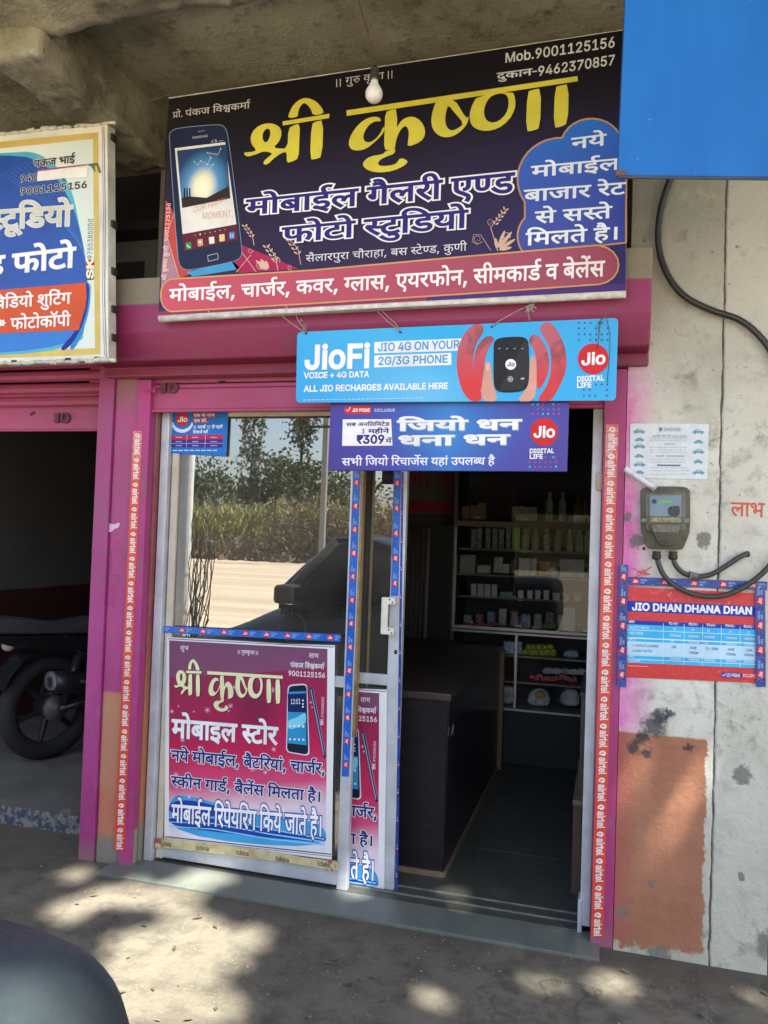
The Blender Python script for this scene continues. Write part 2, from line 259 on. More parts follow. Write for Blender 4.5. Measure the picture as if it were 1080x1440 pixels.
[[99,76,-28,0,-38,14,1,12,0,12,28,12,25,0,14,0,30,-6,25,-10,40,7,52,34,1,26,0,23,-48,26,-35,0,-26,0,-24,-10,1,-10,0,-6,16,-14,46,-9,45,-1,-13,-28,-74,2,-76,34,1,23,0,20,58,26,55,0,36,0,66,-17,42,-34,1,-26,0,-28,-56,-46,-47,-14,36,-15,66,-38,27,-18,-51,-17,-40,28,-68,38,-27,12,-22,-2],[473,220,1,-220,-63,0,1,220,-71,0,1,29,221,0,1,-29]],
[[141,253,28,0,48,-9,17,-10,16,-7,18,-27,1,-25,1,-47,161,0,1,92,-103,0,1,29,253,0,1,-29,-81,0,1,-220,-65,0,1,100,-159,0,1,-15,0,-13,-24,-12,-15,0,-14,0,-34,10,-30,16,-16,18,1,7,0,7,20,10,29,0,23,0,1,42,0,19,-8,20,-7,6,-16,12,-33,0,-22,0,-22,-10,1,-9,0,-11,36,-12,47,-1,-5,-28,-60,2,-72,24,1,26,0,24,62,21]],
[[217,89,-22,0,-46,-6,-19,-4,-36,11,-52,30,1,21,0,11,16,16,15,5,18,7,50,6,39,0,77,0,1,34,-251,0,1,29,405,0,1,-29,-87,0,1,-62,-147,0,-24,0,-20,-3,-7,-3,-12,-4,1,-9,0,-10,22,-13,15,-5,36,7,45,0,60,0,78,-30,1,-26,0,-26,-66,-30,-59,-4,22,-5,50,-9,29,-4,-25,-28,-46,10,-84,23,-35,11,-46,2,-56,11,1,13,0,9,22,11,21,0,16,0,36,-8,25,-10,10,-1,11,0,56,0,60,17,1,17,0,13,-38,15]],
[[-49,-98,-20,-4,-46,-5,-21,0,-60,0,-68,31,1,26,0,22,74,32,63,0,60,0,90,-22,68,-36,29,-22,-49,-15,-42,33,-90,35,-57,0,-42,0,-42,-15,1,-13,0,-15,40,-12,27,0,22,0,32,4,19,4]],
[[137,220,1,-220,-63,0,1,220,-71,0,1,29,219,0,1,-29],[239,345,-18,-40,-86,-33,-61,0,-56,0,-88,36,-25,37,57,10,22,-28,52,-27,45,0,44,0,44,29,15,27]],
[[377,87,0,-28,-72,-27,-53,0,-70,0,-106,51,-49,59,57,11,34,-43,80,-49,51,0,30,0,38,14,1,16,0,15,-32,23,-25,10,-22,-2,-23,-1,-3,28,54,1,46,18,1,15,0,14,-38,13,-23,0,-30,0,-48,-8,-27,-7,-19,28,22,5,62,10,39,0,62,0,68,-31,1,-24,0,-31,-53,-17,8,-4,9,-4,30,-2,29,0,26,0,40,2,23,3,1,75,-59,0,1,29,209,0,1,-29,-83,0,1,-220,-63,0,1,116,-20,-2,-36,-2,-21,0,-14,0,-19,1,12,-12]],
[[505,220,-83,0,1,-220,-63,0,1,60,-24,-8,-60,-11,-45,0,-62,0,-76,33,1,26,0,11,16,20,15,8,-38,7,-46,29,1,22,0,24,66,32,51,0,42,0,56,-23,1,-18,0,-18,-31,-17,-47,16,8,4,8,9,1,4,0,6,-16,11,-19,0,-24,0,-32,-17,1,-14,0,-13,26,-16,38,-7,23,-1,24,3,29,0,10,0,20,-1,7,0,-5,-28,-4,0,-14,0,-3,0,-40,0,-46,-16,1,-15,0,-17,46,-16,37,0,42,0,60,17,21,12,1,122,-49,0,1,29,199,0]],
[[-135,246,-16,32,-32,36,-40,15,-27,0,-18,0,-26,-3,-11,-2,-19,29,32,5,43,0,38,0,48,-13,25,-17,20,30,81,0,26,0,42,-5,17,-4,-15,-27,-14,4,-30,5,-17,0,-32,0,-34,-18,1,-14,0,-5,1,-4,16,-18,13,-26]],
[[1,249,451,0,1,-29,-87,0,26,-15,1,-19,0,-36,-63,-19,30,-13,46,-34,1,-23,0,-20,-36,-27,-64,-14,-37,0,-46,0,-82,24,-76,56,-33,45,57,10,22,-31,54,-48,64,-26,37,0,32,0,44,14,1,20,0,16,-36,28,-31,12,-24,-2,-27,0,-3,28,58,0,58,20,1,19,0,12,-24,18,-19,5,-279,0]],
[[769,220,-81,0,1,-220,-65,0,1,60,-24,-8,-58,-11,-45,0,-62,0,-76,33,1,26,0,11,14,20,17,8,-38,7,-48,29,1,22,0,24,66,32,51,0,42,0,58,-23,1,-18,0,-18,-31,-17,-49,16,10,4,6,9,1,4,0,6,-16,11,-19,0,-22,0,-32,-17,1,-14,0,-13,24,-16,40,-7,23,-1,24,3,29,0,8,0,22,-1,7,0,-5,-28,-6,0,-12,0,-3,0,-40,0,-46,-16,1,-15,0,-17,46,-16,35,0,42,0,60,17,21,12,1,122,-47,0,1,29,197,0],[1,249,277,0,1,-29,-275,0],[355,78,-32,-13,-78,-18,-51,0,-44,0,-72,17,-40,30,1,20,0,35,98,37,79,0,16,0,42,-2,13,-1,-3,-28,-14,1,-34,2,-15,0,-16,0,-13,-1,109,-67,16,6,17,8],[103,115,0,-21,54,-20,39,0,28,0,27,4,-113,70,-32,-11]],
[[443,220,1,-220,-63,0,1,72,-24,-8,-64,-11,-43,0,-68,0,-94,39,-17,37,76,8,62,28,1,22,0,20,-38,20,-29,0,-20,0,-24,-9,1,-10,0,-20,65,-4,-5,-28,-52,4,-62,24,1,24,0,22,60,23,43,0,32,0,60,-14,38,-29,1,-22,0,-30,-64,-37,-57,-11,18,-15,46,-14,43,0,40,0,60,16,27,13,1,110,-65,0,1,29,213,0,1,-29]],
[[37,21,129,41,-40,4,-23,13,-20,12,-16,28,1,23,1,78,-63,0,1,29,629,0,1,-29,-259,0,1,-80,20,9,46,11,29,0,52,0,66,-34,1,-30,0,-19,-24,-41,-27,-20,-57,16,20,13,26,33,1,17,0,19,-32,18,-27,0,-42,0,-45,-29,1,-103,-63,0,1,78,-4,-2,-3,0,-223,-81],[129,220,1,-76,0,-22,10,-19,13,-7,16,-9,33,0,34,0,50,13,23,11,1,109]],
[[129,220,1,-72,0,-17,4,-19,12,-12,9,-4,18,-9,41,0,34,0,56,16,21,10,29,-27,-32,-12,-66,-16,-45,0,-32,0,-52,11,-17,9,-20,10,-18,30,1,25,1,77,-63,0,1,29,259,0,1,-29]],
[[377,87,0,-28,-72,-27,-53,0,-70,0,-106,51,-49,59,57,11,34,-43,80,-49,51,0,30,0,38,14,1,16,0,15,-32,23,-25,10,-22,-2,-23,-1,-3,28,54,1,46,18,1,15,0,14,-38,13,-23,0,-30,0,-48,-8,-27,-7,-19,28,22,5,62,10,39,0,62,0,68,-31,1,-24,0,-31,-53,-17,8,-4,9,-4,30,-2,29,0,26,0,40,2,23,3,1,75,-59,0,1,29,415,0,1,-29,-81,0,1,-220,-65,0,1,220,-141,0,1,-220,-63,0,1,116,-20,-2,-36,-2,-21,0,-14,0,-19,1,12,-12]],
[[331,-23,-16,13,-30,28,-9,11,-10,-1,-22,-1,-11,0,-34,0,-68,9,-56,18,-36,32,1,23,0,17,26,26,21,8,26,12,76,10,49,0,5,0,1,38,-235,0,1,29,429,0,1,-29,-127,0,1,-66,-37,0,-46,0,-58,-6,-19,-6,-18,-6,-20,-18,1,-13,0,-21,64,-28,67,0,4,0,10,0,7,0,-6,8,1,6,0,14,34,12,21,0,34,0,36,-20,1,-11,0,-13,-22,-14,-17,-4,10,-9,26,-21,21,-14]],
[[71,0,1,291,107,0,145,-183,4,-7,12,-19,16,-23,12,-23,7,-9,-15,0,6,9,12,22,14,23,14,20,5,7,143,183,107,0,1,-291,-71,0,1,166,0,9,0,23,0,26,2,26,1,12,7,0,-8,-13,-18,-28,-18,-26,-16,-22,-3,-7,-129,-166,-65,0,-131,166,-4,7,-16,21,-16,26,-20,28,-9,14,9,0,0,-11,2,-25,0,-26,0,-24,1,-10,1,-166]],
[[241,-5,-60,0,-90,29,-50,50,1,34,0,34,50,51,90,28,61,0,60,0,88,-28,52,-51,1,-34,0,-34,-52,-50,-88,-29],[241,27,44,0,56,23,28,36,1,22,0,22,-28,37,-56,23,-43,0,-44,0,-56,-23,-28,-37,1,-22,0,-22,28,-36,56,-23]],
[[265,-5,-40,0,-52,15,-28,18,-5,6,-7,0,1,-34,-67,0,1,291,71,0,1,-108,7,0,6,6,28,18,50,14,43,0,54,0,84,-27,48,-51,1,-35,0,-34,-48,-51,-82,-28],[255,27,42,0,54,22,28,37,1,23,0,23,-28,36,-54,22,-41,0,-40,0,-54,-21,-28,-36,1,-24,0,-24,28,-37,54,-21]],
[[109,-2,-20,0,-32,15,1,11,0,11,32,15,21,0,24,0,30,-15,1,-11,0,-11,-30,-15]],
[[261,295,52,0,84,-25,48,-43,1,-28,0,-21,-36,-46,-45,-35,-131,-97,-79,0,195,142,9,0,-8,-8,-30,-14,-42,-8,-21,0,-54,0,-78,22,-44,40,1,28,0,27,48,42,84,24],[261,263,-34,0,-52,-16,-30,-28,1,-17,0,-19,30,-27,52,-16,35,0,32,0,52,16,30,27,1,18,0,18,-30,28,-52,16]],
[[261,-4,-66,0,-90,35,-48,67,1,47,0,47,48,67,92,36,65,0,64,0,92,-36,48,-67,1,-47,0,-47,-48,-67,-92,-35],[261,28,42,0,60,28,30,52,1,37,0,38,-30,52,-60,28,-41,0,-44,0,-58,-28,-32,-52,1,-38,0,-37,32,-52,58,-28]],
[[89,0,1,31,361,0,1,-31],[317,291,1,-291,-71,0,1,257,-3,0,-139,-53,1,40,127,47]],
[[75,0,1,27,195,105,32,17,42,27,22,24,1,13,0,15,-28,23,-50,12,-29,0,-34,0,-50,-14,-26,-24,1,-17,-69,0,0,26,48,39,80,22,53,0,52,0,80,-22,46,-37,1,-22,0,-16,-22,-30,-56,-38,-51,-27,-127,-68,1,-2,269,0,1,-33]],
[[253,-4,-52,0,-80,20,-48,35,-1,23,73,0,2,-14,30,-20,50,-11,29,0,36,0,54,16,32,29,1,18,0,19,-34,30,-56,17,-35,0,-28,0,-54,-9,-17,-7,-69,5,35,144,309,0,1,-33,-243,0,-19,-84,3,0,18,7,56,9,31,0,38,0,68,-14,50,-26,28,-36,1,-21,0,-28,-50,-44,-88,-25]],
[[261,-4,-54,0,-84,25,-48,43,1,28,0,21,36,46,47,35,133,97,81,0,-193,-142,-5,0,8,8,28,14,42,8,23,0,54,0,78,-22,44,-40,1,-27,0,-28,-48,-42,-84,-24],[261,28,32,0,52,16,30,28,1,18,0,18,-30,27,-52,16,-31,0,-34,0,-52,-15,-30,-28,1,-18,0,-18,30,-28,52,-16]],
[[49,59,1,31,233,201,73,0,-225,-197,1,-2,347,0,1,-33],[323,0,1,68,1,14,1,100,71,0,1,-182]],
[[249,-4,-52,0,-88,18,-56,35,-3,25,77,0,4,-15,34,-20,54,-10,33,0,36,0,58,12,32,24,1,17,0,16,-28,26,-64,17,-53,0,-47,0,1,29,149,86,1,2,-249,0,1,33,349,0,1,-27,-183,-106,1,6,64,4,92,-22,50,-40,1,-24,0,-25,-52,-39,-90,-22]],
[[113,0,259,256,1,2,-297,0,1,33,377,0,1,-35,-259,-256]],
[[261,-4,-60,0,-90,21,-50,37,1,23,0,19,28,31,52,21,33,3,1,2,-42,5,-50,36,1,24,0,22,46,35,82,20,53,0,50,0,80,-20,46,-35,1,-22,0,-24,-50,-36,-39,-5,1,-2,30,-3,52,-21,32,-31,1,-19,0,-23,-52,-37,-90,-21],[261,28,38,0,56,13,30,23,1,15,0,17,-32,24,-56,14,-35,0,-38,0,-56,-14,-34,-24,1,-17,0,-15,32,-23,56,-13],[261,166,30,0,48,12,28,22,1,15,0,15,-28,21,-48,12,-29,0,-32,0,-48,-12,-28,-21,1,-15,0,-15,28,-22,48,-12]],
[[257,-5,-62,0,-94,20,-52,37,-1,24,77,0,2,-16,40,-22,58,-10,35,0,40,0,64,13,36,23,1,16,0,14,-32,18,-52,11,-31,4,-69,10,-70,10,-78,37,1,29,0,25,54,37,90,20,57,0,58,0,88,-20,50,-35,3,-22,-71,0,-6,21,-70,23,-51,0,-38,0,-56,-12,-32,-22,1,-13,0,-15,38,-19,52,-10,21,-3,61,-8,22,-3,58,-11,50,-18,34,-28,1,-21,0,-23,-50,-39,-94,-22]],
[[121,83,1,40,20,13,40,26,42,23,23,12,175,94,99,0,-249,-133,-3,0],[71,0,1,291,75,0,1,-99,1,-63,1,-19,1,-110],[429,0,-211,148,49,29,253,-177]],
[[213,-4,-76,0,-96,46,1,41,1,16,75,0,1,-16,0,-26,54,-28,45,0,46,0,54,28,1,26,1,208,75,0,1,-208,0,-41,-96,-46]],
[[63,0,1,218,71,0,1,-218],[99,254,-20,0,-30,14,1,9,0,10,30,13,21,0,20,0,28,-13,1,-10,0,-9,-28,-14]],
[[71,0,1,291,353,0,1,-33,-277,0,1,-100,253,0,1,-32,-251,0,1,-126]],
[[37,0,1,33,105,0,1,225,-103,0,1,33,281,0,1,-33,-101,0,1,-225,103,0,1,-33]],
[[307,-4,-74,0,-116,36,-68,67,1,46,0,47,68,66,116,37,75,0,74,0,118,-37,66,-66,1,-47,0,-46,-66,-67,-118,-36],[307,30,52,0,84,27,50,51,1,37,0,38,-50,51,-84,26,-51,0,-52,0,-84,-26,-50,-51,1,-38,0,-37,50,-51,84,-27]],
[],
[[309,-4,-78,0,-116,36,-66,68,1,45,0,47,66,66,114,37,77,0,46,0,80,-14,62,-25,42,-35,9,-21,-75,0,-10,14,-28,22,-42,16,-52,8,-29,0,-52,0,-84,-26,-48,-51,1,-38,0,-37,50,-51,84,-27,55,0,50,0,74,21,42,39,1,26,23,-2,-171,0,1,32,225,0,1,-32,0,-36,-64,-53,-106,-29]],
[[71,0,1,291,89,0,237,-186,10,-7,26,-23,32,-29,15,-16,-9,0,-4,17,-2,31,-2,26,1,8,1,179,75,0,1,-291,-87,0,-209,166,-16,11,-28,25,-38,33,-27,25,15,0,2,-22,4,-37,0,-27,1,-8,1,-166]],
[[235,0,1,119,-213,172,87,0,117,-94,18,-16,32,-29,17,-21,-29,0,16,22,30,29,19,15,115,94,87,0,-213,-172,1,-119]],
[[299,-5,-68,0,-104,27,-56,47,1,30,1,192,75,0,1,-189,0,-21,38,-33,68,-18,49,0,48,0,68,18,36,33,1,21,1,189,75,0,1,-192,0,-30,-56,-47,-102,-27]],
[[71,0,1,291,201,0,68,0,88,-23,42,-41,1,-26,0,-26,-42,-40,-88,-22,-67,0,-157,0,1,33,155,0,46,0,56,13,26,25,1,17,0,17,-26,26,-56,14,-45,0,-121,0,1,-258],[405,0,-139,131,85,0,143,-131]],
[[271,305,-185,-349,-65,0,189,349]],
[[71,0,1,291,201,0,68,0,88,-25,42,-42,1,-26,0,-26,-42,-42,-88,-25,-67,0,-141,0,1,33,139,0,46,0,56,16,26,27,1,17,0,18,-26,27,-56,15,-45,0,-121,0,1,-258]],
[[71,0,1,291,75,0,1,-126,307,0,1,126,75,0,1,-291,-73,0,1,132,-305,0,1,-132]],
[[71,0,1,291,355,0,1,-33,-279,0,1,-95,263,0,1,-33,-261,0,1,-97,285,0,1,-33]],
[[235,0,-213,291,79,0,125,-173,10,-14,32,-50,21,-36,-13,0,22,37,30,49,11,14,121,173,81,0,-211,-291]],
[[307,-4,-74,0,-118,36,-66,67,1,46,0,47,66,66,118,37,75,0,44,0,78,-13,64,-25,40,-35,9,-22,-73,0,-6,14,-30,23,-44,16,-52,7,-27,0,-52,0,-86,-26,-48,-51,1,-38,0,-37,50,-51,84,-27,53,0,28,0,52,8,44,16,30,23,7,15,75,0,-6,-23,-42,-35,-64,-25,-78,-13]],
[[227,20,1,188,67,0,1,-188],[71,98,1,32,379,0,1,-32]],
[[253,0,-139,0,1,33,137,0,70,0,94,27,46,51,1,35,0,35,-46,50,-90,27,-67,0,-145,0,1,33,153,0,84,0,122,-35,64,-65,1,-45,0,-46,-66,-65,-124,-35],[145,291,1,-291,-73,0,1,291]],
[[21,0,213,291,87,0,215,-291,-77,0,-123,173,-12,16,-30,47,-19,38,15,0,-22,-38,-30,-48,-9,-15,-119,-173],[127,81,1,33,301,0,1,-33]],
[[39,258,1,33,441,0,1,-33,-181,0,1,-258,-73,0,1,258]],
[[71,0,1,291,75,0,1,-258,271,0,1,-33]],
[[71,0,1,291,207,0,62,0,78,-21,40,-35,1,-21,0,-19,-28,-24,-42,-15,-25,-3,1,-3,28,-1,54,-17,36,-32,1,-22,0,-22,-40,-36,-86,-20,-67,0],[145,33,139,0,68,0,56,26,1,19,0,14,-30,25,-54,15,-37,0,-139,0],[145,163,129,0,32,0,50,13,30,22,1,15,0,19,-52,26,-55,0,-131,0]],
[[23,0,229,163,1,-28,-213,156,85,0,85,-62,20,-13,24,-19,20,-18,13,-13,-11,0,12,13,20,18,24,19,21,13,85,62,85,0,-213,-154,1,27,227,-164,-85,0,-101,74,-16,12,-24,17,-18,18,-11,12,17,0,-12,-12,-20,-17,-24,-18,-15,-12,-103,-74]],
[[413,222,-19,-34,-369,0,21,34],[237,0,-205,126,-1,25,105,0,40,0,56,12,28,23,1,17,0,25,-60,30,-63,0,-109,0,21,33,91,0,68,0,90,-23,44,-40,1,-25,0,-23,-38,-38,-86,-23,-69,0,-1,0,191,-117,1,-2],[413,291,-19,-34,-291,1,21,33]],
[[91,180,-7,111,77,0,-7,-111]],
[[109,-2,-20,0,-32,15,1,11,0,11,32,15,21,0,24,0,30,-15,1,-11,0,-11,-30,-15],[109,156,-20,0,-32,15,1,11,0,11,32,15,21,0,24,0,30,-15,1,-11,0,-11,-30,-15]],
[[387,140,1,-32,-255,0,1,32]],
[[101,118,0,32,26,70,46,65,29,24,69,0,-30,-31,-44,-66,-22,-65,1,-29,0,-26,20,-52,44,-60,33,-34,-67,0,-50,42,-50,88]],
[[45,-54,34,35,44,60,20,53,1,24,0,29,-24,65,-44,66,-29,31,69,0,30,-24,46,-65,24,-70,1,-32,0,-43,-52,-88,-47,-41]],
[[227,-5,-54,0,-84,28,-48,51,1,34,0,35,48,51,84,27,55,0,42,0,50,-14,28,-18,7,-6,7,0,1,108,71,0,1,-291,-67,0,1,34,-7,0,-6,-6,-28,-18,-50,-15],[237,27,40,0,54,21,28,37,1,24,0,24,-26,36,-56,21,-39,0,-42,0,-54,-22,-28,-36,1,-23,0,-23,28,-37,56,-22]],
[[185,-5,-42,0,-66,15,-40,31,1,21,0,19,28,23,50,14,60,6,31,2,40,3,50,3,22,6,1,8,1,2,0,13,-20,19,-40,10,-29,0,-32,0,-44,-10,-28,-14,-5,-8,-67,11,16,20,58,23,68,9,35,0,22,0,56,-5,52,-16,34,-30,1,-26,1,-144,-69,0,1,30,-3,0,-8,-8,-32,-16,-54,-11],[197,26,40,0,52,15,28,25,1,13,1,30,-4,-2,-28,-5,-36,-2,-36,-3,-9,0,-26,-2,-44,-7,-26,-15,1,-13,0,-11,24,-15,40,-8]],
[[55,-79,19,30,9,-1,22,-2,34,2,28,15,13,16,13,18,-167,219,79,0,95,-129,14,-21,20,-39,13,-19,-25,0,12,19,20,40,15,20,95,129,77,0,-191,-251,-12,-17,-38,-22,-50,-11,-29,0,-18,0,-28,3]],
[[133,131,1,-131,-69,0,1,218,69,0,1,-52,-9,0,20,30,74,25,51,0,44,0,66,-18,38,-37,1,-27,1,-139,-71,0,1,136,0,25,-52,29,-45,0,-30,0,-52,-14,-28,-26]],
[[161,-2,-50,0,-48,27,1,23,1,243,71,0,1,-234,0,-15,14,-12,23,0,12,0,12,1,5,1,15,-30,-10,-2,-26,-2]],
[[63,0,1,218,69,0,1,-48,-5,0,10,17,38,23,52,12,29,0,48,0,60,-29,9,-24,-9,0,8,17,42,23,58,13,37,0,38,0,62,-16,38,-33,1,-26,1,-147,-71,0,1,146,0,24,-52,20,-35,0,-28,0,-44,-12,-22,-22,1,-14,1,-142,-69,0,1,150,0,18,-50,22,-35,0,-26,0,-44,-12,-28,-23,1,-17,1,-138]],
[[235,218,1,-30,-225,0,1,30],[75,270,71,0,1,-213,0,-15,24,-14,29,0,6,0,20,2,11,1,15,-30,-12,-2,-26,-2,-13,0,-58,0,-62,30,1,27]],
[[247,-5,-64,0,-92,29,-50,50,1,34,0,33,48,51,90,29,59,0,36,0,68,-11,54,-26,34,-42,1,-30,1,-15,-339,0,1,30,303,0,-33,-11,0,22,-26,33,-54,19,-39,0,-38,0,-56,-20,-30,-30,1,-18,1,-20,0,-24,34,-34,60,-18,41,0,26,0,42,8,30,15,9,11,69,-9,-10,-17,-48,-25,-72,-14]],
[[63,0,1,218,69,0,1,-33,5,0,12,16,62,21,41,0,8,0,20,-1,9,0,1,-35,-4,0,-24,2,-15,0,-30,0,-50,-14,-28,-22,1,-15,1,-137]],
[[81,94,-3,197,79,0,-3,-197],[117,-2,-22,0,-32,15,1,11,0,10,32,16,23,0,20,0,32,-16,1,-10,0,-11,-32,-15]],
[[43,-70,35,111,81,0,-59,-111]]]
